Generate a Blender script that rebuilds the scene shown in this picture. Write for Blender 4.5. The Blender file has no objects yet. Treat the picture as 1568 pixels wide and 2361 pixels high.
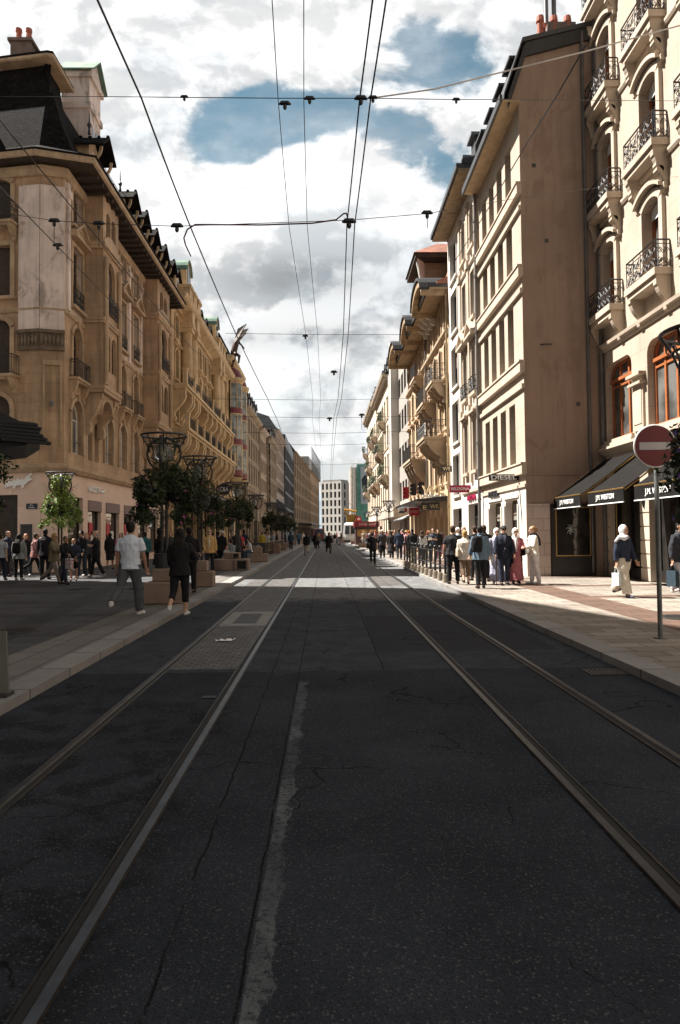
import bpy, bmesh, math, random
from mathutils import Vector, Matrix, noise as mnoise
R = math.radians
random.seed(7)
SC = bpy.context.scene
COL = SC.collection

# ------------------------------------------------------------------ camera
F_PX, W_PX, H_PX = 1573.0, 1568.0, 2360.0      # focal length and picture size in one unit
CAM_H = 1.68
cam_d = bpy.data.cameras.new('camera')
cam_d.sensor_fit = 'HORIZONTAL'; cam_d.sensor_width = 36.0
cam_d.lens = 36.0 * F_PX / W_PX
cam_d.clip_start = 0.05; cam_d.clip_end = 20000
cam = bpy.data.objects.new('camera', cam_d); COL.objects.link(cam)
CM = (Matrix.Rotation(-34/F_PX, 4, 'Z') @ Matrix.Rotation(R(90) + 48/F_PX, 4, 'X') @ Matrix.Rotation(R(-0.6), 4, 'Z'))
cam.matrix_world = Matrix.Translation((0, 0, CAM_H)) @ CM
SC.camera = cam

def ray(px, py):
    d = Vector((px - W_PX/2, H_PX/2 - py, -F_PX))
    return CM.to_3x3() @ d
def ground(px, py, gz=0.0):
    """point of the street surface seen at a picture position"""
    d = ray(px, py); t = (gz - CAM_H) / d.z
    return Vector((d.x*t, d.y*t, gz))
def at(px, py, Y):
    d = ray(px, py); t = Y / d.y
    return Vector((d.x*t, Y, CAM_H + d.z*t))

# ------------------------------------------------------------------ sun, sky, exposure
SUN_EL, SUN_AZ = 55.0, 17.0                    # elevation; degrees ahead of the left-hand side
sdir = Vector((-math.cos(R(SUN_EL))*math.cos(R(SUN_AZ)), math.cos(R(SUN_EL))*math.sin(R(SUN_AZ)), math.sin(R(SUN_EL))))
sun_d = bpy.data.lights.new('sun', 'SUN'); sun_d.energy = 5.0; sun_d.angle = R(0.53); sun_d.color = (1.0, 0.945, 0.87)
sun = bpy.data.objects.new('sun', sun_d); COL.objects.link(sun)
sun.rotation_euler = sdir.to_track_quat('Z', 'Y').to_euler()
SC.view_settings.view_transform = 'Standard'
SC.view_settings.look = 'None'
SC.view_settings.exposure = 1.65
SC.view_settings.gamma = 1.0
SC.view_settings.use_curve_mapping = False

class G:
    """small node-graph writer"""
    def __init__(s, nt): s.nt = nt
    def n(s, t, **k):
        nd = s.nt.nodes.new(t)
        for a, b in k.items(): setattr(nd, a, b)
        return nd
    def put(s, sock, v):
        if isinstance(v, bpy.types.NodeSocket): s.nt.links.new(v, sock)
        elif v is not None:
            if isinstance(v, (tuple, list)) and len(v) == 3 and sock.type == 'RGBA': v = (*v, 1)
            sock.default_value = v
    def m(s, op, a, b=None, c=None, clamp=False):
        nd = s.n('ShaderNodeMath', operation=op, use_clamp=clamp)
        s.put(nd.inputs[0], a); s.put(nd.inputs[1], b)
        if c is not None: s.put(nd.inputs[2], c)
        return nd.outputs[0]
    def step(s, x, a, b):
        nd = s.n('ShaderNodeMapRange', interpolation_type='SMOOTHSTEP')
        s.put(nd.inputs[0], x); s.put(nd.inputs[1], a); s.put(nd.inputs[2], b)
        return nd.outputs[0]
    def mix(s, f, a, b, mode='MIX'):
        nd = s.n('ShaderNodeMix', data_type='RGBA', blend_type=mode)
        s.put(nd.inputs[0], f); s.put(nd.inputs[6], a); s.put(nd.inputs[7], b)
        return nd.outputs[2]
    def noise(s, vec, scale, detail=4, rough=0.55, dist=0.0):
        nd = s.n('ShaderNodeTexNoise')
        if vec is not None: s.put(nd.inputs['Vector'], vec)
        nd.inputs['Scale'].default_value = scale; nd.inputs['Detail'].default_value = detail
        nd.inputs['Roughness'].default_value = rough; nd.inputs['Distortion'].default_value = dist
        return nd.outputs[0]
    def xyz(s, x, y, z):
        nd = s.n('ShaderNodeCombineXYZ')
        for i, v in enumerate((x, y, z)): s.put(nd.inputs[i], v)
        return nd.outputs[0]
    def sep(s, v):
        nd = s.n('ShaderNodeSeparateXYZ'); s.put(nd.inputs[0], v); return nd.outputs

world = bpy.data.worlds.new('World'); SC.world = world; world.use_nodes = True
wn = world.node_tree; wn.nodes.clear(); g = G(wn)
sky = g.n('ShaderNodeTexSky', sky_type='NISHITA')
sky.sun_disc = False; sky.sun_elevation = R(SUN_EL); sky.sun_rotation = math.atan2(sdir.x, sdir.y)
sky.air_density = 1.0; sky.dust_density = 0.6; sky.ozone_density = 1.2
tc = g.n('ShaderNodeTexCoord').outputs['Generated']
dx, dy, dz = g.sep(tc)
ady = g.m('MAXIMUM', g.m('ABSOLUTE', dy), 0.12)
A_ = g.m('DIVIDE', dx, ady); B_ = g.m('DIVIDE', dz, ady)     # slopes of the view direction
def blob(ca, cb, ra, rb):
    u = g.m('DIVIDE', g.m('SUBTRACT', A_, ca), ra); v = g.m('DIVIDE', g.m('SUBTRACT', B_, cb), rb)
    q = g.m('ADD', g.m('MULTIPLY', u, u), g.m('MULTIPLY', v, v))
    return g.m('POWER', 2.718, g.m('MULTIPLY', q, -1.0))
wv = g.xyz(A_, 0.0, g.m('MULTIPLY', B_, 1.25))
warp = g.noise(wv, 9.0, 5, 0.6)
wx = g.m('ADD', A_, g.m('MULTIPLY', g.m('SUBTRACT', warp, 0.5), 0.06))
def cloudnoise(ox, oz, det): return g.noise(g.xyz(g.m('ADD', wx, ox), 0.37, g.m('MULTIPLY', g.m('ADD', B_, oz), 1.3)), 4.6, det, 0.55, 0.15)
n_big = cloudnoise(0.0, 0.0, 8)
# the same clouds looked at a little towards the sun: the difference gives their lit and dark sides
n_off = cloudnoise(-0.016, 0.022, 8)
n_mid = g.noise(g.xyz(g.m('ADD', A_, 3.1), 0.7, g.m('MULTIPLY', B_, 2.2)), 5.0, 6, 0.55)
hole = g.m('ADD', blob(-0.11, 0.63, 0.115, 0.068), g.m('MULTIPLY', blob(0.19, 0.68, 0.135, 0.13), 0.80))
hole = g.m('ADD', hole, g.m('MULTIPLY', blob(0.03, 0.62, 0.12, 0.05), 0.6))
hole = g.m('ADD', hole, g.m('MULTIPLY', blob(-0.13, 0.565, 0.06, 0.03), 0.45))
hole = g.m('ADD', hole, g.m('MULTIPLY', blob(0.10, 0.74, 0.10, 0.05), 0.35))
hole = g.m('ADD', hole, g.m('MULTIPLY', blob(-0.32, 0.80, 0.05, 0.03), 0.35))
dens = g.m('SUBTRACT', g.m('ADD', g.m('MULTIPLY', n_big, 2.1), -0.20), g.m('MULTIPLY', hole, 0.74))
cov = g.m('ADD', g.m('MULTIPLY', g.step(dens, 0.33, 0.52), 0.80), g.m('MULTIPLY', g.step(n_mid, 0.28, 0.72), 0.32), None, True)
lit = g.step(g.m('SUBTRACT', n_big, n_off), -0.055, 0.045)
greyb = g.m('ADD', blob(0.02, 0.375, 0.20, 0.05), g.m('MULTIPLY', blob(-0.02, 0.285, 0.22, 0.035), 0.75))
greyb = g.m('ADD', greyb, g.m('MULTIPLY', blob(0.03, 0.17, 0.2, 0.035), 0.55))
greyb = g.m('MULTIPLY', greyb, g.step(n_mid, 0.22, 0.62))
bri = g.m('ADD', g.m('MULTIPLY', lit, 0.34), 0.72)
bri = g.m('SUBTRACT', bri, g.m('MULTIPLY', greyb, 0.46))
bri = g.m('ADD', bri, g.m('MULTIPLY', g.m('SUBTRACT', n_mid, 0.5), 0.28))
bri = g.m('ADD', bri, g.m('MULTIPLY', blob(0.0, 0.51, 0.4, 0.06), 0.14))
# unseen cloud overhead and behind the viewer, darkened to lower the ambient light
front = g.m('MULTIPLY', g.step(dy, 0.25, 0.55), g.step(dz, 0.80, 0.66))
bri = g.m('MULTIPLY', bri, g.m('ADD', 0.37, g.m('MULTIPLY', front, 0.63)))
bri = g.m('MAXIMUM', bri, 0.10)
tint = g.mix(g.step(bri, 0.35, 0.85), (0.90, 0.955, 1.0), (1.0, 1.0, 1.0))
vm = g.n('ShaderNodeVectorMath', operation='SCALE'); g.put(vm.inputs[0], tint); g.put(vm.inputs['Scale'], g.m('MULTIPLY', bri, 6.9))
skyc = g.mix(1.0, sky.outputs[0], (0.66, 0.83, 0.67), 'MULTIPLY')
final = g.mix(g.m('MULTIPLY', cov, g.step(dz, -0.02, 0.02)), skyc, vm.outputs[0])
bg = g.n('ShaderNodeBackground'); g.put(bg.inputs[0], final); bg.inputs[1].default_value = 0.052
wo = g.n('ShaderNodeOutputWorld'); wn.links.new(bg.outputs[0], wo.inputs[0])

# ------------------------------------------------------------------ materials
MATS = {}
def mat(name, col, rough=0.8, var=0.18, scale=2.0, bump=0.0, bscale=30.0, metal=0.0, spec=0.5, streak=0.0, brick=None, fine=0.0, stain=None):
    """procedural surface: base colour with large and small variation, rain streaks, block joints"""
    if name in MATS: return MATS[name]
    m = bpy.data.materials.new(name); m.use_nodes = True; nt = m.node_tree; nt.nodes.clear(); g = G(nt)
    pos = g.n('ShaderNodeNewGeometry').outputs['Position']
    c = (*col, 1)
    n1 = g.noise(pos, scale, 5, 0.6)
    dark = tuple(max(0, x*(1-var)) for x in col); lite = tuple(min(1, x*(1+var)) for x in col)
    base = g.mix(g.step(n1, 0.28, 0.72), dark, lite)
    px, py, pz = g.sep(pos)
    if streak:
        sv = g.xyz(g.m('MULTIPLY', px, 3.0), g.m('MULTIPLY', py, 3.0), g.m('MULTIPLY', pz, 0.22))
        ns = g.noise(sv, 1.6, 4, 0.6)
        base = g.mix(g.m('MULTIPLY', g.step(ns, 0.46, 0.72), streak), base, tuple(x*0.45 for x in col))
    if fine:
        nf = g.noise(pos, 38.0, 3, 0.6)
        base = g.mix(g.m('MULTIPLY', g.step(nf, 0.4, 0.65), fine), base, tuple(x*0.6 for x in col))
    if stain:
        nst = g.noise(g.xyz(px, py, g.m('MULTIPLY', pz, 0.6)), 1.1, 6, 0.65, 0.6)
        base = g.mix(g.m('MULTIPLY', g.step(nst, 0.52, 0.66), 0.6), base, stain)
    hgt = None
    if brick:
        bw, bh, mort, bv = brick
        bt = g.n('ShaderNodeTexBrick'); g.put(bt.inputs['Vector'], g.xyz(g.m('ADD', px, py), pz, 0.0))
        bt.inputs['Scale'].default_value = 1.0
        bt.inputs['Brick Width'].default_value = bw; bt.inputs['Row Height'].default_value = bh
        bt.inputs['Mortar Size'].default_value = mort; bt.inputs['Mortar Smooth'].default_value = 0.2
        bt.inputs['Color1'].default_value = (1-bv, 1-bv, 1-bv, 1); bt.inputs['Color2'].default_value = (1, 1, 1, 1)
        bt.inputs['Mortar'].default_value = (0.55, 0.52, 0.5, 1)
        base = g.mix(1.0, base, bt.outputs[0], 'MULTIPLY')
    p = g.n('ShaderNodeBsdfPrincipled')
    g.put(p.inputs['Base Color'], base); p.inputs['Metallic'].default_value = metal
    nr = g.noise(pos, scale*5, 3)
    g.put(p.inputs['Roughness'], g.m('ADD', rough - 0.08, g.m('MULTIPLY', nr, 0.16), clamp=True))
    p.inputs['Specular IOR Level'].default_value = spec
    if bump:
        b = g.n('ShaderNodeBump'); b.inputs['Strength'].default_value = 1.0; b.inputs['Distance'].default_value = bump
        g.put(b.inputs['Height'], g.noise(pos, bscale, 4, 0.6)); nt.links.new(b.outputs[0], p.inputs['Normal'])
    o = g.n('ShaderNodeOutputMaterial'); nt.links.new(p.outputs[0], o.inputs[0])
    m.diffuse_color = c
    MATS[name] = m; return m

def lamp_glow(name, col, strength):
    if name in MATS: return MATS[name]
    m = bpy.data.materials.new(name); m.use_nodes = True
    p = m.node_tree.nodes['Principled BSDF']
    p.inputs['Base Color'].default_value = (*col, 1)
    p.inputs['Emission Color'].default_value = (*col, 1); p.inputs['Emission Strength'].default_value = strength
    MATS[name] = m; return m

def glass_mat(name, col, rough=0.06):
    if name in MATS: return MATS[name]
    m = bpy.data.materials.new(name); m.use_nodes = True; nt = m.node_tree; nt.nodes.clear(); g = G(nt)
    pos = g.n('ShaderNodeNewGeometry').outputs['Position']
    n1 = g.noise(pos, 0.9, 3)
    p = g.n('ShaderNodeBsdfPrincipled')
    g.put(p.inputs['Base Color'], g.mix(g.step(n1, 0.35, 0.65), tuple(x*0.5 for x in col), tuple(x*1.5 for x in col)))
    p.inputs['Roughness'].default_value = rough; p.inputs['IOR'].default_value = 1.5
    b = g.n('ShaderNodeBump'); b.inputs['Strength'].default_value = 0.25; b.inputs['Distance'].default_value = 0.02
    g.put(b.inputs['Height'], g.noise(pos, 1.3, 2)); nt.links.new(b.outputs[0], p.inputs['Normal'])
    o = g.n('ShaderNodeOutputMaterial'); nt.links.new(p.outputs[0], o.inputs[0])
    MATS[name] = m; return m

# ------------------------------------------------------------------ mesh builder
class MB:
    def __init__(s): s.v = []; s.f = []; s.m = []
    def poly(s, pts, m=0):
        i = len(s.v); s.v.extend([tuple(p) for p in pts]); s.f.append(tuple(range(i, i+len(pts)))); s.m.append(m)
    def hexa(s, p, m=0):                       # p: 8 corners, bottom ring then top ring
        i = len(s.v); s.v.extend([tuple(q) for q in p])
        for f in ((0,3,2,1),(4,5,6,7),(0,1,5,4),(1,2,6,5),(2,3,7,6),(3,0,4,7)):
            s.f.append(tuple(i+k for k in f)); s.m.append(m)
    def box(s, x0, x1, y0, y1, z0, z1, m=0):
        s.hexa([(x0,y0,z0),(x1,y0,z0),(x1,y1,z0),(x0,y1,z0),(x0,y0,z1),(x1,y0,z1),(x1,y1,z1),(x0,y1,z1)], m)
    def fbox(s, F, u0, u1, v0, v1, w0, w1, m=0):
        s.hexa([F.p(u0,v0,w0),F.p(u1,v0,w0),F.p(u1,v0,w1),F.p(u0,v0,w1),F.p(u0,v1,w0),F.p(u1,v1,w0),F.p(u1,v1,w1),F.p(u0,v1,w1)], m)
    def loft(s, rings, m=0, cap=True, closed=True):
        i0 = len(s.v); n = len(rings[0])
        for r in rings: s.v.extend([tuple(p) for p in r])
        for a in range(len(rings)-1):
            for b in range(n if closed else n-1):
                c = (b+1) % n
                s.f.append((i0+a*n+b, i0+a*n+c, i0+(a+1)*n+c, i0+(a+1)*n+b)); s.m.append(m)
        if cap and closed:
            s.f.append(tuple(i0+k for k in range(n))[::-1]); s.m.append(m)
            k0 = i0+(len(rings)-1)*n; s.f.append(tuple(k0+k for k in range(n))); s.m.append(m)
    def prism(s, F, pts, w0, w1, m=0):          # outline in (u,v) pushed along w
        s.loft([[F.p(u,v,w0) for u,v in pts],[F.p(u,v,w1) for u,v in pts]], m)
    def profile(s, F, pts, u0, u1, m=0):        # outline in (w,v) pushed along u
        s.loft([[F.p(u0,v,w) for w,v in pts],[F.p(u1,v,w) for w,v in pts]], m)
    def tube(s, pts, r, n=6, m=0, cap=True):
        pts = [Vector(p) for p in pts]; rings = []
        rr = r if isinstance(r, (list, tuple)) else [r]*len(pts)
        prev = None
        for i, p in enumerate(pts):
            t = (pts[min(i+1,len(pts)-1)] - pts[max(i-1,0)])
            if t.length < 1e-9: t = Vector((0,0,1))
            t.normalize()
            ref = prev if prev is not None else (Vector((0,0,1)) if abs(t.z) < 0.9 else Vector((0,1,0)))
            a = (ref - t*ref.dot(t))
            if a.length < 1e-5: a = t.orthogonal()
            a.normalize(); prev = a; b = t.cross(a)
            rings.append([p + (a*math.cos(2*math.pi*k/n) + b*math.sin(2*math.pi*k/n))*rr[i] for k in range(n)])
        s.loft(rings, m, cap)
    def ell(s, c, r, nu=12, nv=8, m=0, rot=None):
        c = Vector(c); rings = []
        for j in range(nv+1):
            th = math.pi*(j+0.02)/(nv+0.04) - math.pi/2
            rg = []
            for k in range(nu):
                ph = 2*math.pi*k/nu
                q = Vector((r[0]*math.cos(th)*math.cos(ph), r[1]*math.cos(th)*math.sin(ph), r[2]*math.sin(th)))
                if rot is not None: q = rot @ q
                rg.append(c + q)
            rings.append(rg)
        s.loft(rings, m)
    def torus(s, c, rad, r, ax=Vector((0,0,1)), n=28, k=6, m=0):
        ax = Vector(ax).normalized(); a = ax.orthogonal().normalized(); b = ax.cross(a); c = Vector(c)
        pts = [c + (a*math.cos(2*math.pi*i/n) + b*math.sin(2*math.pi*i/n))*rad for i in range(n+1)]
        s.tube(pts, r, k, m, cap=False)
    def mesh(s, name, mats=()):
        me = bpy.data.meshes.new(name); me.from_pydata(s.v, [], s.f)
        for q in mats: me.materials.append(q)
        if len(mats) > 1: me.polygons.foreach_set('material_index', s.m)
        me.update(); return me
    def build(s, name, mats, parent=None, smooth=False, local=False):
        if not isinstance(mats, (list, tuple)): mats = [mats]
        if parent is not None and not local:
            off = root_loc(parent)
            s.v = [(a-off[0], b-off[1], c-off[2]) for a, b, c in s.v]
        me = s.mesh(name, mats)
        if smooth: me.polygons.foreach_set('use_smooth', [True]*len(me.polygons))
        o = bpy.data.objects.new(name, me); COL.objects.link(o)
        if parent is not None: o.parent = parent
        return o
def root_loc(o):
    l = Vector((0,0,0))
    while o is not None: l = l + o.location; o = o.parent
    return l
class Fr:
    """facade frame: u along the front, v up, w out of the wall"""
    def __init__(s, O, U, W): s.O = Vector(O); s.U = Vector(U).normalized(); s.W = Vector(W).normalized()
    def p(s, u, v, w=0.0): return s.O + s.U*u + s.W*w + Vector((0,0,v))
    def sh(s, du=0, dv=0, dw=0): return Fr(s.p(du,dv,dw), s.U, s.W)

def tag(o, label=None, cat=None, group=None, kind=None):
    if label: o['label'] = label
    if cat: o['category'] = cat
    if group: o['group'] = group
    if kind: o['kind'] = kind
    return o
def thing(name, label, cat, loc=(0,0,0), rotz=0.0, group=None):
    o = bpy.data.objects.new(name, None); COL.objects.link(o); o.empty_display_size = 0.2
    o.location = loc; o.rotation_euler = (0,0,rotz)
    return tag(o, label, cat, group)
def struct(name, mb, m, smooth=False):
    o = mb.build(name, m, smooth=smooth); o['kind'] = 'structure'; return o
def copy_tree(o, parent=None):
    c = o.copy(); COL.objects.link(c)
    if parent is not None: c.parent = parent
    for ch in list(o.children): copy_tree(ch, c)
    return c

WORK = bpy.data.scenes.new('workbench')          # scratch scene for evaluating modifiers, removed at the end
def evaluated_mesh(ob):
    WORK.collection.objects.link(ob); vl = WORK.view_layers[0]; vl.update()
    me = bpy.data.meshes.new_from_object(ob.evaluated_get(vl.depsgraph)); WORK.collection.objects.unlink(ob)
    return me

def text_mesh(body, size, ext, bold=0.0, squash=1.0):
    cu = bpy.data.curves.new('t', 'FONT'); cu.body = body; cu.size = size; cu.extrude = ext; cu.offset = bold
    cu.align_x = 'CENTER'; cu.align_y = 'CENTER'; cu.resolution_u = 3
    ob = bpy.data.objects.new('t', cu); me = evaluated_mesh(ob)
    bpy.data.objects.remove(ob); bpy.data.curves.remove(cu)
    return me
def lettering(body, c, right, up, width, height, depth, m, parent, name='lettering', bold=0.0):
    """letters laid out in the plane (right, up), scaled to the given width and height"""
    me = text_mesh(body, 1.0, 0.5, bold); me.name = name
    xs = [v.co.x for v in me.vertices]; ys = [v.co.y for v in me.vertices]
    cx, cy = (max(xs)+min(xs))/2, (max(ys)+min(ys))/2; sx = width/(max(xs)-min(xs)); sy = height/(max(ys)-min(ys))
    right = Vector(right).normalized(); up = Vector(up).normalized(); nrm = right.cross(up)
    c = Vector(c) - (root_loc(parent) if parent is not None else Vector((0,0,0)))
    for v in me.vertices:
        v.co = c + right*((v.co.x-cx)*sx) + up*((v.co.y-cy)*sy) + nrm*(v.co.z*depth)
    me.materials.clear(); me.materials.append(m)
    o = bpy.data.objects.new(name, me); COL.objects.link(o)
    if parent is not None: o.parent = parent
    return o
try: SC.cycles.use_denoising = True
except Exception: pass
# ------------------------------------------------------------------ street surface
XL, XR = -3.06, 3.55          # kerb lines
def road_material():
    m = bpy.data.materials.new('asphalt'); m.use_nodes = True; nt = m.node_tree; nt.nodes.clear(); g = G(nt)
    pos = g.n('ShaderNodeNewGeometry').outputs['Position']; x, y, z = g.sep(pos)
    big = g.noise(pos, 0.55, 5, 0.62)
    patchy = g.noise(pos, 2.6, 5, 0.65, 0.4)
    agg = g.n('ShaderNodeTexVoronoi'); g.put(agg.inputs['Vector'], pos); agg.inputs['Scale'].default_value = 120
    aggc = g.sep(agg.outputs['Color'])[0]
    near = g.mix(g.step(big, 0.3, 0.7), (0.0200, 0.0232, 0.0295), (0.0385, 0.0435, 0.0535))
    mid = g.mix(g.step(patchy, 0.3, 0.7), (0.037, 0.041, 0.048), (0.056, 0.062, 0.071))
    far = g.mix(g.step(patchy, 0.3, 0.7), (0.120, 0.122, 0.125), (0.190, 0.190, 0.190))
    wob = g.m('MULTIPLY', g.m('SUBTRACT', patchy, 0.5), 0.12)
    # newer rectangle of asphalt beside the right-hand track, older paving farther up the street
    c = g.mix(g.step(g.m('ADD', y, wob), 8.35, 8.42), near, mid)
    inx = g.m('MULTIPLY', g.step(g.m('ADD', x, wob), 0.70, 0.72), g.step(g.m('ADD', x, wob), 3.3, 3.28))
    iny = g.m('MULTIPLY', g.step(g.m('ADD', y, wob), 9.6, 9.66), g.step(y, 13.8, 13.7))
    c = g.mix(g.m('MULTIPLY', inx, iny), c, (0.034, 0.037, 0.043))
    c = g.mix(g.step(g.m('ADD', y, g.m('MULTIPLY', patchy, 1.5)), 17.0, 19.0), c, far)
    # wet-looking dark stains beside the left rail
    ds = g.m('MULTIPLY', g.step(patchy, 0.44, 0.58), g.m('MULTIPLY', g.step(x, -0.75, -1.0), g.step(y, 8.3, 6.5)))
    c = g.mix(g.m('MULTIPLY', ds, 0.65), c, (0.010, 0.010, 0.011))
    # bright and dark aggregate
    c = g.mix(g.m('MULTIPLY', g.step(aggc, 0.91, 1.0), 0.6), c, (0.120, 0.118, 0.112))
    c = g.mix(g.m('MULTIPLY', g.step(aggc, 0.45, 0.1), 0.4), c, (0.008, 0.008, 0.009))
    # worn pale strip along the centre seam
    jag = g.noise(g.xyz(g.m('MULTIPLY', x, 3.0), g.m('MULTIPLY', y, 1.0), 0.0), 3.4, 8, 0.75)
    wid = g.m('ADD', -0.16, g.m('MULTIPLY', jag, 0.30))
    xs = g.m('ADD', x, 0.315)
    st = g.m('MULTIPLY', g.step(xs, -0.004, 0.006), g.step(g.m('SUBTRACT', xs, g.m('ADD', wid, 0.10)), 0.008, -0.008))
    st = g.m('MULTIPLY', st, g.m('MULTIPLY', g.step(y, 7.9, 7.6), 1.0))
    c = g.mix(g.m('MULTIPLY', st, g.m('MULTIPLY', g.step(g.noise(pos, 22, 5, 0.75), 0.34, 0.56), g.m('ADD', 0.35, g.m('MULTIPLY', g.step(g.noise(pos, 1.6, 3), 0.38, 0.62), 0.65)))), c, (0.112, 0.120, 0.126))
    # long seams and cracks
    wig = g.m('MULTIPLY', g.m('SUBTRACT', g.noise(g.xyz(0.0, y, 0.0), 2.2, 6, 0.7), 0.5), 0.10)
    def seam(x0, w, k):
        d = g.m('ABSOLUTE', g.m('SUBTRACT', g.m('ADD', x, g.m('MULTIPLY', wig, k)), x0))
        return g.step(d, w, w*0.35)
    sm = g.m('MAXIMUM', g.m('MULTIPLY', seam(-0.335, 0.009, 0.5), g.step(g.noise(pos, 3.0, 3), 0.34, 0.5)), g.m('MULTIPLY', seam(-0.66, 0.009, 0.8), g.m('MULTIPLY', g.step(y, 19.0, 16.0), g.step(g.noise(pos, 2.2, 4), 0.38, 0.52))))
    sm = g.m('MAXIMUM', sm, g.m('MULTIPLY', seam(0.70, 0.010, 1.2), g.step(y, 8.2, 8.5)))
    vor = g.n('ShaderNodeTexVoronoi', feature='DISTANCE_TO_EDGE')
    dv = g.n('ShaderNodeVectorMath', operation='ADD'); g.put(dv.inputs[0], pos)
    nv = g.n('ShaderNodeTexNoise'); g.put(nv.inputs['Vector'], pos); nv.inputs['Scale'].default_value = 1.8; nv.inputs['Detail'].default_value = 6
    g.put(dv.inputs[1], nv.outputs['Color']); g.put(vor.inputs['Vector'], dv.outputs[0]); vor.inputs['Scale'].default_value = 0.55
    cw = g.m('MULTIPLY', g.step(g.noise(pos, 0.8, 4), 0.40, 0.66), 0.0125)
    ck = g.m('MULTIPLY', g.step(g.m('SUBTRACT', vor.outputs['Distance'], cw), 0.0, -0.006), 0.9)
    sm = g.m('MAXIMUM', sm, ck)
    c = g.mix(g.m('MULTIPLY', sm, 0.82), c, (0.006, 0.006, 0.006))
    p = g.n('ShaderNodeBsdfPrincipled'); g.put(p.inputs['Base Color'], c)
    g.put(p.inputs['Roughness'], g.m('SUBTRACT', 0.98, g.m('MULTIPLY', patchy, 0.12)))
    p.inputs['Specular IOR Level'].default_value = 0.06
    hh = g.m('SUBTRACT', g.m('MULTIPLY', agg.outputs['Distance'], 0.5), g.m('MULTIPLY', sm, 1.2))
    b = g.n('ShaderNodeBump'); b.inputs['Strength'].default_value = 0.7; b.inputs['Distance'].default_value = 0.008
    g.put(b.inputs['Height'], hh); nt.links.new(b.outputs[0], p.inputs['Normal'])
    o = g.n('ShaderNodeOutputMaterial'); nt.links.new(p.outputs[0], o.inputs[0]); return m

def slab_material(name, light, dark, bw, bh, joint=0.012, bands=None, var=0.35, rot=False):
    m = bpy.data.materials.new(name); m.use_nodes = True; nt = m.node_tree; nt.nodes.clear(); g = G(nt)
    pos = g.n('ShaderNodeNewGeometry').outputs['Position']; x, y, z = g.sep(pos)
    n1 = g.noise(pos, 0.8, 6, 0.62); n2 = g.noise(pos, 14, 4, 0.6)
    def bricks(vx, vy, w, h):
        bt = g.n('ShaderNodeTexBrick'); g.put(bt.inputs['Vector'], g.xyz(vx, vy, 0.0)); bt.inputs['Scale'].default_value = 1
        bt.inputs['Brick Width'].default_value = w; bt.inputs['Row Height'].default_value = h
        bt.inputs['Mortar Size'].default_value = joint; bt.inputs['Mortar Smooth'].default_value = 0.3
        bt.inputs['Color1'].default_value = (1-var, 1-var, 1-var, 1); bt.inputs['Color2'].default_value = (1, 1, 1, 1); bt.inputs['Mortar'].default_value = (0.22, 0.21, 0.2, 1)
        return bt
    bt = bricks(y, x, bw, bh) if rot else bricks(x, y, bw, bh)
    c = g.mix(g.step(n1, 0.3, 0.7), tuple(q*0.78 for q in light), light)
    if bands == 'right':
        b1 = g.m('MULTIPLY', g.step(x, 5.49, 5.51), g.step(x, 6.41, 6.39))
        fy = g.m('FRACT', g.m('DIVIDE', g.m('ADD', y, 0.6), 3.3))
        b2 = g.m('MULTIPLY', g.step(fy, 0.155, 0.15), g.step(x, 6.38, 6.4))
        c = g.mix(g.m('MAXIMUM', b1, b2), c, g.mix(g.step(n1, 0.3, 0.7), tuple(q*0.75 for q in dark), dark))
    if bands == 'left':
        fy = g.m('FRACT', g.m('DIVIDE', y, 2.7)); fx = g.m('FRACT', g.m('DIVIDE', g.m('ADD', g.m('MULTIPLY', x, 0.9), g.m('MULTIPLY', y, 0.12)), 3.6))
        c = g.mix(g.m('MAXIMUM', g.step(fy, 0.19, 0.17), g.step(fx, 0.16, 0.145)), c, dark)
    c = g.mix(1.0, c, bt.outputs[0], 'MULTIPLY')
    c = g.mix(g.m('MULTIPLY', g.step(n2, 0.45, 0.7), 0.3), c, tuple(q*0.45 for q in light))
    p = g.n('ShaderNodeBsdfPrincipled'); g.put(p.inputs['Base Color'], c); p.inputs['Roughness'].default_value = 0.75; p.inputs['Specular IOR Level'].default_value = 0.35
    b = g.n('ShaderNodeBump'); b.inputs['Strength'].default_value = 0.6; b.inputs['Distance'].default_value = 0.01
    g.put(b.inputs['Height'], g.m('ADD', g.m('MULTIPLY', n2, 0.5), g.sep(bt.outputs[0])[0])); nt.links.new(b.outputs[0], p.inputs['Normal'])
    o = g.n('ShaderNodeOutputMaterial'); nt.links.new(p.outputs[0], o.inputs[0]); return m

KZ = 0.10
mb = MB(); mb.poly([(-3000,-300,-0.05),(3000,-300,-0.05),(3000,6000,-0.05),(-3000,6000,-0.05)])
struct('ground', mb, mat('far_ground', (0.12,0.115,0.105), 0.9, 0.2, 0.05))
mb = MB(); mb.poly([(XL-0.02,-30,0),(XR+0.02,-30,0),(XR+0.02,100,0),(9,135,0),(14,330,0),(-4,330,0),(XL-0.02,110,0)])
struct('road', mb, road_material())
PAVE_R = slab_material('pavement_stone_right', (0.33,0.285,0.24), (0.150,0.088,0.062), 0.62, 0.34, 0.012, 'right')
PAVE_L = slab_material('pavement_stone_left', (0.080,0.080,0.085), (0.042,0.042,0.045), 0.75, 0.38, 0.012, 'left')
PAVE_STRIP = slab_material('pavement_strip_stone', (0.19,0.175,0.16), (0.1,0.1,0.1), 1.05, 0.39, 0.012, None, 0.25, True)
KERB = slab_material('kerb_granite', (0.30,0.285,0.27), (0.2,0.2,0.2), 1.1, 3.0, 0.015, None, 0.25, True)
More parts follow.
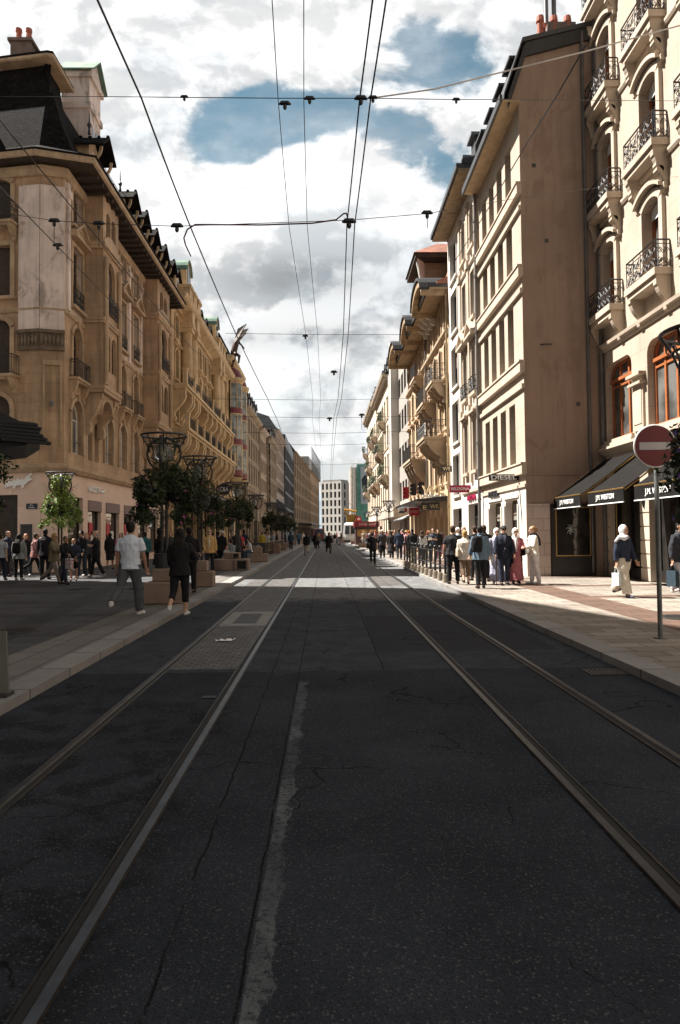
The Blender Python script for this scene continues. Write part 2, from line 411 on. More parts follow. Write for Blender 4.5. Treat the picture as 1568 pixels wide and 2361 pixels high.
def slab_strip(name, x0, x1, y0, y1, z, m, side=0):
    mb = MB(); n = max(1, int((y1-y0)/6))
    mb.poly([(x0,y0,z),(x1,y0,z),(x1,y1,z),(x0,y1,z)])
    if side: 
        xs = x1 if side > 0 else x0
        mb.poly([(xs,y0,-0.02),(xs,y1,-0.02),(xs,y1,z),(xs,y0,z)])
    return struct(name, mb, m)
slab_strip('kerb', XL-0.36, XL, -30, 140, KZ, KERB, 1)
slab_strip('pavement_edging', XL-1.16, XL-0.36, -30, 140, KZ-0.004, PAVE_STRIP)
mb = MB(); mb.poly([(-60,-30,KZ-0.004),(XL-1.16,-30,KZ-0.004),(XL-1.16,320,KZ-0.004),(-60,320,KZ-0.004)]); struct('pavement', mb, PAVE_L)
slab_strip('kerb', XR, XR+0.34, -30, 140, KZ, KERB, -1)
mb = MB(); mb.poly([(XR+0.34,-30,KZ-0.004),(60,-30,KZ-0.004),(60,320,KZ-0.004),(14.2,320,KZ-0.004),(9.2,140,KZ-0.004),(XR+0.34,100,KZ-0.004)]); struct('pavement', mb, PAVE_R)
COB = slab_material('cobble_stone', (0.15,0.142,0.135), (0.1,0.1,0.1), 0.16, 0.105, 0.014, None, 0.5)
for x0, x1, y0, y1 in ((-1.99,-1.09,8.55,90),(1.64,2.50,21.5,92),(-2.62,-2.11,21.0,60)):
    mb = MB(); mb.poly([(x0,y0,0.004),(x1,y0,0.004),(x1,y1,0.004),(x0,y1,0.004)]); struct('cobbles', mb, COB)

# tram rails: shining head, dark groove, thin guard lip
STEEL = mat('polished_rail_steel', (0.070,0.075,0.083), 0.42, 0.25, 6.0, 0.0, metal=1.0)
RUST = mat('rail_flank_steel', (0.045,0.043,0.042), 0.45, 0.3, 8.0, metal=1.0)
GROOVE = mat('rail_groove_dirt', (0.012,0.011,0.010), 0.95)
def rail_path(x0, inward):
    pts = [(x0, y) for y in (-6,0,2,4,6,9,13,18,25,35,50,70,82)]
    for k in range(1, 9): 
        t = k/8.0; pts.append((x0 + 3.6*t*t, 82+34*t))
    return pts
def add_rail(x0, s, label):
    path = rail_path(x0, s); mb = MB()
    def strip(a, b, za, zb, m):
        for (xa, ya), (xb, yb) in zip(path[:-1], path[1:]):
            mb.poly([(xa+a,ya,za),(xa+b,ya,zb),(xb+b,yb,zb),(xb+a,yb,za)], m)
    # s=+1: groove on the right-hand (inner) side of the head
    h0, h1, gr, lip = (-0.034, 0.030, 0.072, 0.090)
    strip(s*h0, s*(h0+0.008), 0.004, 0.016, 1); strip(s*(h0+0.008), s*(h1-0.008), 0.016, 0.017, 0); strip(s*(h1-0.008), s*h1, 0.017, 0.006, 0)
    strip(s*h1, s*gr, 0.006, 0.0065, 2); strip(s*gr, s*(gr+0.003), 0.0065, 0.013, 1); strip(s*(gr+0.003), s*lip, 0.013, 0.012, 1); strip(s*lip, s*(lip+0.004), 0.012, 0.003, 1)
    o = mb.build('tram_rail', [STEEL, RUST, GROOVE]); tag(o, label, 'rail', 'tram rails set in the road')
add_rail(-2.05, 1, 'steel tram rail nearest the left kerb, cobbles on its right')
add_rail(-1.03, -1, 'steel tram rail left of the pale worn seam, cobbles on its left')
add_rail(1.57, 1, 'steel tram rail right of the open asphalt, left one of the right track')
add_rail(2.57, -1, 'steel tram rail nearest the right kerb')

# small things lying in the street surface
IRON = mat('cast_iron', (0.035,0.032,0.030), 0.6, 0.3, 12, 0.004, 60)
def manhole(px, py, r, label, cat='manhole cover'):
    c = ground(px, py, KZ if abs(px-750) > 300 else 0.0)
    mb = MB(); n = 28
    zz = c.z
    mb.loft([[(c.x+r*q*math.cos(2*math.pi*k/n), c.y+r*q*math.sin(2*math.pi*k/n), zz+h) for k in range(n)] for q, h in ((1.0,-0.01),(1.0,0.008),(0.90,0.010),(0.90,0.004),(0.82,0.004),(0.82,0.010),(0.3,0.010),(0.02,0.010))])
    for k in range(-4, 5): 
        w = math.sqrt(max(0.01, 0.8**2-(k*0.17)**2))*r
        mb.box(c.x-w, c.x+w, c.y+k*0.17*r-0.015, c.y+k*0.17*r+0.015, zz+0.0101, zz+0.016)
    tag(mb.build('manhole_cover', IRON), label, cat, 'iron covers in the paving')
manhole(30, 1455, 0.42, 'round iron manhole cover in the dark paving nearest the left edge')
manhole(186, 1358, 0.36, 'small round iron cover in the dark paving behind the larger grate, left of it')
manhole(330, 1356, 0.50, 'wide round iron tree-grate style cover in the dark paving left of the planter')
manhole(1572, 1423, 0.40, 'round iron cover in the sunlit paving right of the sign pole')
def drain(px, py, w, d, label):
    c = ground(px, py, 0.0); mb = MB()
    mb.box(c.x-w/2, c.x+w/2, c.y-d/2, c.y+d/2, -0.01, 0.0045, 1)
    k = 0
    for i in range(9):
        xx = c.x-w/2+0.02+i*(w-0.04)/8; mb.box(xx-0.012, xx+0.012, c.y-d/2, c.y+d/2, 0.0046, 0.012)
    for i in range(5):
        yy = c.y-d/2+0.015+i*(d-0.03)/4; mb.box(c.x-w/2, c.x+w/2, yy-0.012, yy+0.012, 0.0047, 0.0125)
    tag(mb.build('drain_grate', [IRON, GROOVE]), label, 'drain', 'iron drain grates in the road')
drain(1396, 1550, 0.46, 0.34, 'dark iron street drain grate beside the right kerb')
drain(482, 1609, 0.14, 0.10, 'tiny iron drain grate touching the inner left rail')
# inspection slab between the left rails: pale concrete frame round a dark plate
t = thing('inspection_cover', 'dark rectangular steel plate in a pale concrete frame between the left rails', 'inspection cover', (-1.54,13.6,0))
mb = MB(); mb.box(-0.45,0.45,-1.1,1.15,-0.01,0.008); mb.build('frame', mat('pale_concrete',(0.22,0.21,0.20),0.85,0.2,4,0.003,40,fine=0.3), t, local=True)
mb = MB(); mb.box(-0.22,0.22,-0.75,0.75,0.0,0.013)
for k in range(8): mb.box(-0.2,0.2,-0.68+k*0.18,-0.64+k*0.18,0.0131,0.017)
mb.build('plate', IRON, t, local=True)
# paper litter
c = ground(520, 1478, 0.006); mb = MB(); n = 7
pp = [[(c.x-0.15+0.3*i/n+random.uniform(-.012,.012), c.y-0.05+0.11*j/3+random.uniform(-.02,.02), 0.012+abs(random.gauss(0,0.022))) for j in range(4)] for i in range(n+1)]
for i in range(n):
    for j in range(3):
        if (i, j) in ((0,2),(n-1,0),(2,2),(3,2)): continue
        mb.poly([pp[i][j],pp[i+1][j],pp[i+1][j+1],pp[i][j+1]])
tag(mb.build('paper_scrap', mat('white_paper',(0.78,0.77,0.76),0.9,0.05)), 'crumpled white paper lying on the cobbles between the left rails', 'litter')

# distant hills closing the valley, blue haze put into their colour
mb = MB(); rows = []
for i in range(41):
    x = -1500 + i*75
    rows.append([(x, 3000, -1), (x, 3400, 150+90*mnoise.noise((x*0.0016,0.3,0))+30*mnoise.noise((x*0.006,1.3,0))), (x, 4400, 260+110*mnoise.noise((x*0.0012,2.3,0)))])
for a, b in zip(rows[:-1], rows[1:]):
    for k in range(2): mb.poly([a[k],b[k],b[k+1],a[k+1]])
struct('hills', mb, mat('hill_haze_blue', (0.12,0.17,0.22), 0.95, 0.25, 0.004), smooth=True)
# ------------------------------------------------------------------ facade kit
STONE_TAN = mat('tan_sandstone', (0.46,0.31,0.19), 0.85, 0.26, 0.7, 0.006, 25, streak=0.62, brick=(0.9,0.42,0.006,0.10), fine=0.18)
STONE_TAN2 = mat('tan_sandstone_trim', (0.46,0.325,0.205), 0.85, 0.22, 1.2, 0.006, 25, streak=0.5, fine=0.2)
STONE_GOLD = mat('golden_limestone', (0.58,0.41,0.225), 0.85, 0.24, 0.6, 0.006, 25, streak=0.58, brick=(1.1,0.5,0.005,0.08), fine=0.15)
STONE_GOLD2 = mat('golden_limestone_trim', (0.60,0.435,0.25), 0.85, 0.2, 1.0, 0.006, 25, streak=0.45, fine=0.15)
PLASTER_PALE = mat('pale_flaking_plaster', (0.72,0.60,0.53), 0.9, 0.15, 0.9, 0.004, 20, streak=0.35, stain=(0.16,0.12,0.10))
SHOP_STONE = mat('pinkish_shop_stone', (0.78,0.58,0.465), 0.7, 0.08, 0.6, 0.0, brick=(2.2,1.5,0.008,0.06), fine=0.12)
SLATE = mat('dark_roof_tile', (0.016,0.014,0.013), 0.95, 0.35, 3.0, 0.02, 18, spec=0.12, brick=(0.24,0.17,0.03,0.75))
TILE_RED = mat('red_roof_tile', (0.30,0.12,0.075), 0.8, 0.3, 3.0, 0.02, 18, brick=(0.25,0.2,0.02,0.35))
ZINC = mat('grey_zinc', (0.16,0.17,0.18), 0.5, 0.2, 1.5, metal=0.3)
COPPER = mat('green_copper', (0.13,0.21,0.16), 0.85, 0.35, 2.0, stain=(0.32,0.19,0.12))
WOOD_SOF = mat('soffit_boards', (0.34,0.24,0.14), 0.8, 0.25, 3.0, brick=(4.0,0.22,0.012,0.15))
DARKWOOD = mat('dark_wood', (0.05,0.035,0.025), 0.75, 0.3, 4.0)
BLACKIRON = mat('wrought_iron', (0.022,0.021,0.022), 0.5, 0.2, 6.0)
WHITEPAINT = mat('white_window_paint', (0.70,0.68,0.63), 0.5, 0.1, 5.0)
BROWNFRAME = mat('brown_window_frame', (0.13,0.075,0.04), 0.55, 0.2, 5.0)
ORANGEWOOD = mat('orange_varnished_wood', (0.34,0.112,0.040), 0.45, 0.15, 6.0)
DARKFRAME = mat('dark_window_frame', (0.03,0.03,0.033), 0.45, 0.1, 5.0)
GLASS = glass_mat('window_glass', (0.030,0.034,0.038))
GLASS_C = glass_mat('curtained_glass', (0.10,0.10,0.095), 0.12)
GLASS_S = glass_mat('shop_glass', (0.022,0.020,0.018), 0.04)
SHUT = mat('brown_roller_shutter', (0.16,0.125,0.115), 0.7, 0.1, 4.0, brick=(3.0,0.06,0.008,0.05))
TERRA = mat('terracotta', (0.36,0.11,0.07), 0.8, 0.25, 6.0)

def arc_pts(a, b, d, rise, n=10):
    """crown line of an opening from left springing to right springing"""
    if rise == 0: return [(a, d), (b, d)]
    if rise < 0:                                  # flat head with rounded corners
        q = -rise; return [(a+q-q*math.cos(math.pi*i/10), d-q+q*math.sin(math.pi*i/10)) for i in range(6)]+[(b-q+q*math.sin(math.pi*i/10), d-q+q*math.cos(math.pi*i/10)) for i in range(6)]
    w = (b-a)/2; c = (a+b)/2
    if rise >= w*0.98: return [(c - w*math.cos(math.pi*i/n), d-rise + rise*math.sin(math.pi*i/n)) for i in range(n+1)]
    rad = (w*w+rise*rise)/(2*rise); th = math.asin(w/rad)
    return [(c + rad*math.sin(-th+2*th*i/n), d-rad + rad*math.cos(-th+2*th*i/n)) for i in range(n+1)]

def wall_holes(mb, F, u0, u1, v0, v1, holes, depth=0.22, m=0, mr=None):
    mr = m if mr is None else mr
    us = sorted(set([u0,u1]+[h[0] for h in holes]+[h[1] for h in holes])); vs = sorted(set([v0,v1]+[h[2] for h in holes]+[h[3] for h in holes]))
    us = [u for u in us if u0-1e-6 <= u <= u1+1e-6]; vs = [v for v in vs if v0-1e-6 <= v <= v1+1e-6]
    for i in range(len(us)-1):
        for j in range(len(vs)-1):
            cu, cv = (us[i]+us[i+1])/2, (vs[j]+vs[j+1])/2
            if any(h[0] < cu < h[1] and h[2] < cv < h[3] for h in holes): continue
            mb.poly([F.p(us[i],vs[j]),F.p(us[i+1],vs[j]),F.p(us[i+1],vs[j+1]),F.p(us[i],vs[j+1])], m)
    for h in holes:
        a, b, c, d = h[:4]; rise = h[4] if len(h) > 4 else 0
        ap = arc_pts(a, b, d, rise)
        if rise != 0:
            for (x0,y0),(x1,y1) in zip(ap[:-1], ap[1:]):
                mb.poly([F.p(x0,y0),F.p(x1,y1),F.p(x1,d+1e-4),F.p(x0,d+1e-4)], m)
        line = [(a,c)]+ap+[(b,c)]
        for (x0,y0),(x1,y1) in zip(line, line[1:]+line[:1]):
            mb.poly([F.p(x0,y0,0),F.p(x1,y1,0),F.p(x1,y1,-depth),F.p(x0,y0,-depth)], mr)

WRND = random.Random(5)
def window(b, F, h, frame=None, glass=None, depth=0.22, bar=0.06, mull=1, trans=(0.7,), label=None, blind=0.0, name='window'):
    """frame set back in an opening, its pane a sub-part"""
    frame = frame or WHITEPAINT; glass = glass or GLASS
    if name == 'window':                           # no two rooms alike: some curtains, some half-drawn blinds
        q = WRND.random()
        if glass is GLASS and q < 0.30: glass = GLASS_C
        if blind == 0 and q > 0.80 and mull < 2: blind = WRND.choice((0.2,0.32,0.5))
    a, bb, c, d = h[:4]; rise = h[4] if len(h) > 4 else 0
    w1 = -depth+0.085; w0 = -depth+0.02; mb = MB()
    ap = arc_pts(a, bb, d, rise); sp = d-abs(rise)
    mb.fbox(F, a, a+bar, c, sp, w0, w1); mb.fbox(F, bb-bar, bb, c, sp, w0, w1); mb.fbox(F, a+bar, bb-bar, c, c+bar*1.3, w0, w1)
    cx = (a+bb)/2
    for (x0,y0),(x1,y1) in zip(ap[:-1], ap[1:]):
        q = lambda x, y: (cx+(x-cx)*(1-2*bar/(bb-a)), y-bar)
        (xa,ya),(xb,yb) = q(x0,y0), q(x1,y1)
        mb.hexa([F.p(x0,y0,w0),F.p(x1,y1,w0),F.p(xb,yb,w0),F.p(xa,ya,w0),F.p(x0,y0,w1),F.p(x1,y1,w1),F.p(xb,yb,w1),F.p(xa,ya,w1)])
    def top(u):
        for (x0,y0),(x1,y1) in zip(ap[:-1], ap[1:]):
            if x0 <= u <= x1: return y0+(y1-y0)*(u-x0)/max(1e-6,x1-x0)
        return sp
    for k in range(mull):
        u = a+(bb-a)*(k+1)/(mull+1); mb.fbox(F, u-bar*0.55, u+bar*0.55, c+bar, top(u)-bar*0.5, w0+0.004, w1+0.006)
    for tr in trans:
        v = c+(d-c)*tr
        if v < sp: mb.fbox(F, a+bar, bb-bar, v-bar*0.4, v+bar*0.4, w0+0.008, w1-0.008)
    o = mb.build(name, frame, b)
    if label: o['label'] = label
    mg = MB(); mg.poly([F.p(x,y,-depth+0.03) for x, y in [(a,c)]+ap+[(bb,c)]]); mg.build('pane', glass, o)
    if blind > 0:
        vb = d - (d-c)*blind; ms = MB(); ms.poly([F.p(x,y,-depth+0.045) for x, y in [(a+bar,vb)]+[(min(max(x,a+bar),bb-bar),y-bar) for x, y in ap]+[(bb-bar,vb)]])
        ms.build('blind', SHUT, o)
    return o

def surround(wo, F, h, m, aw=0.16, proj=0.08, sill=0.0, ped=None, key=False):
    a, b, c, d = h[:4]; rise = h[4] if len(h) > 4 else 0; mb = MB(); sp = d-rise
    mb.fbox(F, a-aw, a, c, sp, -0.01, proj); mb.fbox(F, b, b+aw, c, sp, -0.01, proj)
    ap = arc_pts(a, b, d, rise)
    if rise > 0:
        op = arc_pts(a-aw, b+aw, d+aw, rise+aw*(1 if rise >= (b-a)*0.49 else 0.15)); op = [(x, max(y, sp)) for x, y in op]
        for i in range(len(ap)-1):
            q = [ap[i],ap[i+1],op[i+1],op[i]]
            mb.hexa([F.p(x,y,-0.01) for x,y in q]+[F.p(x,y,proj) for x,y in q])
    else: mb.fbox(F, a-aw, b+aw, d, d+aw, -0.01, proj)
    if sill: mb.fbox(F, a-aw-0.06, b+aw+0.06, c-0.14, c, -0.01, proj+sill)
    if key: mb.fbox(F, (a+b)/2-0.1, (a+b)/2+0.1, d-0.02, d+aw+0.12, 0, proj+0.07)
    t = d+aw+0.10
    if ped == 'tri':
        e = aw+0.22; L = b-a+2*e; hh = L*0.36
        mb.fbox(F, a-e, b+e, t, t+0.12, -0.01, proj+0.30)
        mb.prism(F, [(a-e+0.05,t+0.12),(b+e-0.05,t+0.12),((a+b)/2,t+0.12+hh)], -0.01, proj+0.10)
        for s in (0, 1):
            x0, x1 = (a-e, (a+b)/2) if s == 0 else (b+e, (a+b)/2)
            q = [(x0,t+0.121),(x1,t+0.12+hh),(x1,t+0.26+hh),(x0,t+0.25)]
            mb.hexa([F.p(x,y,-0.01) for x,y in q]+[F.p(x,y,proj+0.29) for x,y in q])
    elif ped == 'hood':
        e = aw+0.12; mb.fbox(F, a-e, b+e, t, t+0.10, -0.01, proj+0.22); mb.fbox(F, a-e+0.05, b+e-0.05, t-0.08, t, -0.01, proj+0.1)
    elif ped == 'seg':
        e = aw+0.1; ap = arc_pts(a-e, b+e, t+0.5, 0.4, 12); mb.prism(F, [(a-e,t)]+ap+[(b+e,t)], -0.01, proj+0.15)
    return mb.build('window_surround', m, wo)

def scroll(mb, F, u, v, w, r, turns=1.6, s=1, up=1, rad=0.011, m=0):
    """flat iron spiral in the plane of the railing"""
    pts = []; n = 14
    for i in range(n+1):
        t = i/n; a = t*turns*2*math.pi; q = r*(1-0.78*t)
        pts.append(F.p(u+s*q*math.cos(a), v+up*q*math.sin(a), w))
    mb.tube(pts, rad, 4, m, cap=False)
def railing(b, F, u0, u1, v, w, h=0.85, style='bars', ret=True, name='railing', m=None):
    mb = MB(); rr = 0.018
    segs = [(u0, w, u1, w)]
    if ret: segs += [(u0, 0.02, u0, w), (u1, w, u1, 0.02)]
    for (ua, wa, ub, wb) in segs:
        for vv, q in ((v+h, 0.026), (v+0.06, rr), (v+h-0.12, 0.013)):
            mb.tube([F.p(ua,vv,wa),F.p(ub,vv,wb)], q, 5)
        L = math.hypot(ub-ua, wb-wa); n = max(1, int(L/(0.13 if style == 'bars' else 0.42)))
        for i in range(n+1):
            t = i/n; u, ww = ua+(ub-ua)*t, wa+(wb-wa)*t
            mb.tube([F.p(u,v,ww),F.p(u,v+h,ww)], 0.011 if style == 'bars' else 0.015, 4, cap=False)
        if style == 'scroll':
            D = Fr(F.p(ua,0,wa), F.p(ub,0,wb)-F.p(ua,0,wa), F.W)
            step = L/n
            for i in range(n):
                c = (i+0.5)*step; k = step*0.24
                for sg in (-1, 1):
                    scroll(mb, D, c+sg*step*0.22, v+h*0.62, 0, k, 1.7, sg, 1); scroll(mb, D, c+sg*step*0.22, v+h*0.28, 0, k, 1.7, sg, -1)
                mb.tube([D.p(c-step*0.3,v+0.08),D.p(c,v+h*0.45),D.p(c+step*0.3,v+0.08)], 0.010, 4, cap=False)
                mb.tube([D.p(c-step*0.32,v+h*0.82),D.p(c,v+h*0.5),D.p(c+step*0.32,v+h*0.82)], 0.010, 4, cap=False)
    return mb.build(name, m or BLACKIRON, b)
def balcony(b, F, u0, u1, v, proj, h=0.85, style='bars', m=None, slab=0.22, cons=2, cons_h=0.6, extra=None, label=None):
    mb = MB()
    mb.fbox(F, u0, u1, v-slab*0.55, v, -0.02, proj); mb.fbox(F, u0+0.07, u1-0.07, v-slab, v-slab*0.55, -0.02, proj-0.07)
    for k in range(cons):
        u = u0+0.16+(u1-u0-0.32)*k/max(1,cons-1); s = v-slab
        mb.profile(F, console_profile(s, cons_h, proj*0.85), u-0.09, u+0.09)
    o = mb.build('balcony', m or STONE_TAN2, b)
    if label: o['label'] = label
    railing(o, F, u0+0.06, u1-0.06, v, proj-0.07, h, style)
    return o
def console_profile(top, h, p):
    """scrolled bracket outline in (w, v)"""
    pts = [(-0.01, top), (p, top), (p, top-0.12*h)]
    for i in range(6):
        t = i/5; pts.append((p*(0.92-0.62*t) + 0.10*p*math.sin(t*math.pi), top-h*(0.16+0.52*t)))
    pts += [(p*0.40, top-h*0.80), (p*0.34, top-h*0.94), (p*0.16, top-h), (-0.01, top-h*0.96)]
    return pts
def cornice(b, F, u0, u1, v, prof, m, name='cornice', dent=0):
    mb = MB(); mb.profile(F, prof_shift(prof, v), u0, u1)
    if dent:
        n = int((u1-u0)/dent); lo = min(q[1] for q in prof)
        for k in range(n+1):
            u = u0+0.15+k*(u1-u0-0.3)/n; mb.fbox(F, u-0.07, u+0.07, v+lo-0.16, v+lo+0.02, -0.01, max(q[0] for q in prof)*0.62)
    return mb.build(name, m, b)
def prof_shift(prof, v): return [(w, q+v) for w, q in prof]
MOULD = [(-0.01,0.0),(0.06,0.0),(0.10,0.06),(0.16,0.09),(0.22,0.16),(0.24,0.24),(0.24,0.30),(-0.01,0.34)]
BAND = [(-0.01,0.0),(0.07,0.0),(0.10,0.05),(0.10,0.16),(0.04,0.20),(-0.01,0.20)]
def dormer(b, F, uc, v, w, h, d, roofm, wallm, over=0.55, win=True, brackets=True, back=2.5):
    """roof window with a gabled hood, brackets and a small pane"""
    mb = MB(); w2 = w/2
    mb.prism(F, [(uc-w2,v),(uc+w2,v),(uc+w2,v+h),(uc,v+h+w2*0.75),(uc-w2,v+h)], -back, d)
    if brackets:
        for s in (-1, 1):
            for k in range(5):
                t0, t1 = k/5, (k+1)/5
                f = lambda t: (d+over*0.85*math.sin(t*math.pi/2), v+h*0.45+h*0.5*(1-math.cos(t*math.pi/2)))
                (wa,va),(wb,vb) = f(t0), f(t1)
                mb.hexa([F.p(uc+s*w2-0.06,va,wa-0.12),F.p(uc+s*w2+0.06,va,wa-0.12),F.p(uc+s*w2+0.06,va,wa),F.p(uc+s*w2-0.06,va,wa),
                         F.p(uc+s*w2-0.06,vb,wb-0.12),F.p(uc+s*w2+0.06,vb,wb-0.12),F.p(uc+s*w2+0.06,vb,wb),F.p(uc+s*w2-0.06,vb,wb)])
    o = mb.build('dormer', wallm, b)
    mb = MB(); e = w2+0.28; rp = v+h+w2*0.75+0.10
    for s in (-1, 1):
        q = [(uc, rp), (uc+s*e, v+h-0.16)]
        mb.hexa([F.p(q[0][0],q[0][1],-back),F.p(q[1][0],q[1][1],-back),F.p(q[1][0],q[1][1],d+over),F.p(q[0][0],q[0][1],d+over),
                 F.p(q[0][0],q[0][1]+0.12,-back),F.p(q[1][0],q[1][1]+0.10,-back),F.p(q[1][0],q[1][1]+0.10,d+over),F.p(q[0][0],q[0][1]+0.12,d+over)])
    for k in range(9): 
        ww = d+over-0.1-k*(back+d+over-0.2)/8; mb.ell(F.p(uc,rp+0.14,ww), (0.09,0.09,0.09), 6, 4)
    mb.build('dormer_roof', roofm, o)
    if win:
        mb = MB(); mb.fbox(F, uc-w2*0.55, uc+w2*0.55, v+0.15, v+h*0.92, d, d+0.03, 0); mb.fbox(F, uc-w2*0.48, uc+w2*0.48, v+0.22, v+h*0.86, d+0.0302, d+0.035, 1)
        mb.fbox(F, uc-0.03, uc+0.03, v+0.2, v+h*0.9, d+0.0352, d+0.05, 0)
        mb.build('dormer_window', [WHITEPAINT, GLASS], o)
    return o
def downpipe(b, F, u, v0, v1, m, w=0.12, r=0.055, name='downpipe'):
    mb = MB(); mb.tube([F.p(u,v0,w),F.p(u,v1-0.3,w),F.p(u,v1,w-0.02)], r, 8)
    n = int((v1-v0)/2.5)
    for k in range(n+1): 
        vv = v0+0.4+k*2.5
        if vv < v1: mb.tube([F.p(u,vv-0.05,w),F.p(u,vv+0.05,w)], r*1.35, 8)
    return mb.build(name, m, b)
def chimney(b, c, w, d, h, pots, m, potm=TERRA, ph=0.8):
    mb = MB(); x, y, z = c
    mb.box(x-w/2,x+w/2,y-d/2,y+d/2,z,z+h); mb.box(x-w/2-0.1,x+w/2+0.1,y-d/2-0.1,y+d/2+0.1,z+h,z+h+0.14)
    o = mb.build('chimney', m, b)
    for k in range(pots):
        xx = x-w/2+w*(k+0.5)/pots; p = MB()
        p.tube([(xx,y,z+h+0.141),(xx,y,z+h+ph*0.8),(xx,y,z+h+ph*0.82),(xx,y,z+h+ph)], [0.14,0.12,0.15,0.15], 10)
        p.build('chimney_pot', potm, o)
    return o
# plain far block: openings with one mesh per window (frame and pane too small to part)
def far_windows(b, F, cols, rows, w, frame, glass, depth=0.15, skip=(), sur=None):
    for i, u in enumerate(cols):
        for j, (v0, v1) in enumerate(rows):
            if (i, j) in skip: continue
            mb = MB(); a, c = u-w/2, u+w/2
            mb.poly([F.p(a,v0,-depth+0.02),F.p(c,v0,-depth+0.02),F.p(c,v1,-depth+0.02),F.p(a,v1,-depth+0.02)], 1)
            for q in ((a,a+0.07),(u-0.035,u+0.035),(c-0.07,c)): mb.fbox(F, q[0], q[1], v0, v1, -depth+0.03, -depth+0.08, 0)
            mb.fbox(F, a, c, v1-0.08, v1, -depth+0.031, -depth+0.078, 0); mb.fbox(F, a, c, v0, v0+0.08, -depth+0.031, -depth+0.078, 0)
            if sur is not None:
                mb.fbox(F, a-0.12, c+0.12, v0-0.13, v0, -0.01, 0.14, 2); mb.fbox(F, a-0.12, c+0.12, v1, v1+0.14, -0.01, 0.12, 2)
                mb.fbox(F, a-0.12, a, v0, v1, -0.01, 0.05, 2); mb.fbox(F, c, c+0.12, v0, v1, -0.01, 0.05, 2)
            mb.build('window', [frame, glass] + ([sur] if sur is not None else []), b)
def block_rest(mb, F, L, H, depth, m=0, top=True):
    """the hidden sides, back and flat top of a block whose front is built apart"""
    p = F.p
    mb.poly([p(0,0,0),p(0,0,-depth),p(0,H,-depth),p(0,H,0)], m); mb.poly([p(L,0,0),p(L,0,-depth),p(L,H,-depth),p(L,H,0)], m)
    mb.poly([p(0,0,-depth),p(L,0,-depth),p(L,H,-depth),p(0,H,-depth)], m)
    if top: mb.poly([p(0,H-0.01,-0.01),p(L,H-0.01,-0.01),p(L,H-0.01,-depth),p(0,H-0.01,-depth)], m)
def mansard(b, F, L, v, h, inset, depth, m, over=0.0, e0=0.0, e1=0.0, name='roof', flatm=None):
    mb = MB(); p = F.p
    q0 = [p(-e0,v,over),p(L+e1,v,over),p(L+e1,v,-depth),p(-e0,v,-depth)]
    q1 = [p(-e0,v+0.18,over),p(L+e1,v+0.18,over),p(L+e1,v+0.18,-depth),p(-e0,v+0.18,-depth)]
    q2 = [p(0,v+0.45,-0.05),p(L,v+0.45,-0.05),p(L,v+0.45,-depth),p(0,v+0.45,-depth)]
    q3 = [p(0,v+h,-inset),p(L,v+h,-inset),p(L,v+h,-depth),p(0,v+h,-depth)]
    q4 = [p(0,v+h+0.9,-depth*0.5-0.5),p(L,v+h+0.9,-depth*0.5-0.5),p(L,v+h+0.9,-depth*0.5-0.6),p(0,v+h+0.9,-depth*0.5-0.6)]
    mb.loft([q0,q1,q2,q3,q4], 0); return mb.build(name, m, b)
# ================================================================== LEFT SIDE
# ---- corner building with the shop: street front, chamfer and front to the side street
A_ = Vector((-12.45,30.0,0)); B_ = Vector((-11.5,30.28,0)); YE = 49.6
UA = Vector((-math.cos(R(10)),math.sin(R(10)),0)); WA = Vector((-math.sin(R(10)),-math.cos(R(10)),0))
FS = Fr(B_, (0,1,0), (1,0,0)); FC = Fr(A_, B_-A_, Vector((B_-A_)).cross(Vector((0,0,1)))); FA = Fr(A_, UA, WA)
LS, LC, LA = YE-B_.y, (B_-A_).length, 16.0
b1 = thing('corner_building', 'tan stone corner building with dark tiled mansard roof above a pinkish shop front', 'building', (-11.5,30.3,0))
def plan1(o):
    """outline of the corner block pushed out by o: street end, two corners, side-street end"""
    xs = B_.x+o; n = FC.W; of = o*0.5 if o > 0.3 else o; c0 = A_+n*of; d = FC.U
    t = (xs-c0.x)/d.x; Bp = c0+d*t
    a0 = A_+WA*of; M = d.x*(-UA.y)-d.y*(-UA.x); r = a0-c0; t = (r.x*(-UA.y)-r.y*(-UA.x))/M; Ap = c0+d*t
    return [Vector((xs,YE,0)), Bp, Ap, a0+UA*LA]
def ring1(o, z, back=(-24,49.6)):
    s, bq, aq, l = plan1(o)
    return [(s.x,s.y,z),(bq.x,bq.y,z),(aq.x,aq.y,z),(l.x,l.y,z),(l.x+2,back[1],z)]
PLASTER_BOUNCE = mat('tan_plaster_with_bounce', (0.62,0.49,0.40), 0.9, 0.16, 0.8, 0.004, 20, streak=0.5, stain=(0.34,0.23,0.15))  # paler upper-wall plaster, with reflected light put into its colour
# openings on the street front
COLS = [1.45, 6.1, 8.6, 11.2, 17.9]
up = []; 
for i, u in enumerate(COLS):
    w = 0.62 if i else 0.68
    up.append((u-w-0.05,u+w+0.05,5.45,7.9,0.66)); up.append((u-w+0.08,u+w-0.08,8.9,11.3,0.5)); up.append((u-w+0.06,u+w-0.06,12.2,15.0)); up.append((u-w+0.04,u+w-0.04,15.95,17.75,0.28))
for u in (3.3,4.25,13.6,15.6): up.append((u-0.34,u+0.34,5.35,7.3,0.3))
shop = [(0.45,2.35,0.12,3.45),(3.0,4.95,0.5,3.4),(5.7,8.05,0.5,3.4),(8.9,11.0,0.5,3.4),(11.9,14.0,0.12,3.4),(14.8,16.9,0.5,3.4),(17.4,18.9,0.5,3.4)]
lowh = [h for h in up if h[2] < 11.5]; uph = [h for h in up if h[2] > 11.5]
mb = MB(); wall_holes(mb, FS, 0, LS, 4.85, 11.6, lowh, 0.3); mb.build('wall', STONE_TAN, b1)
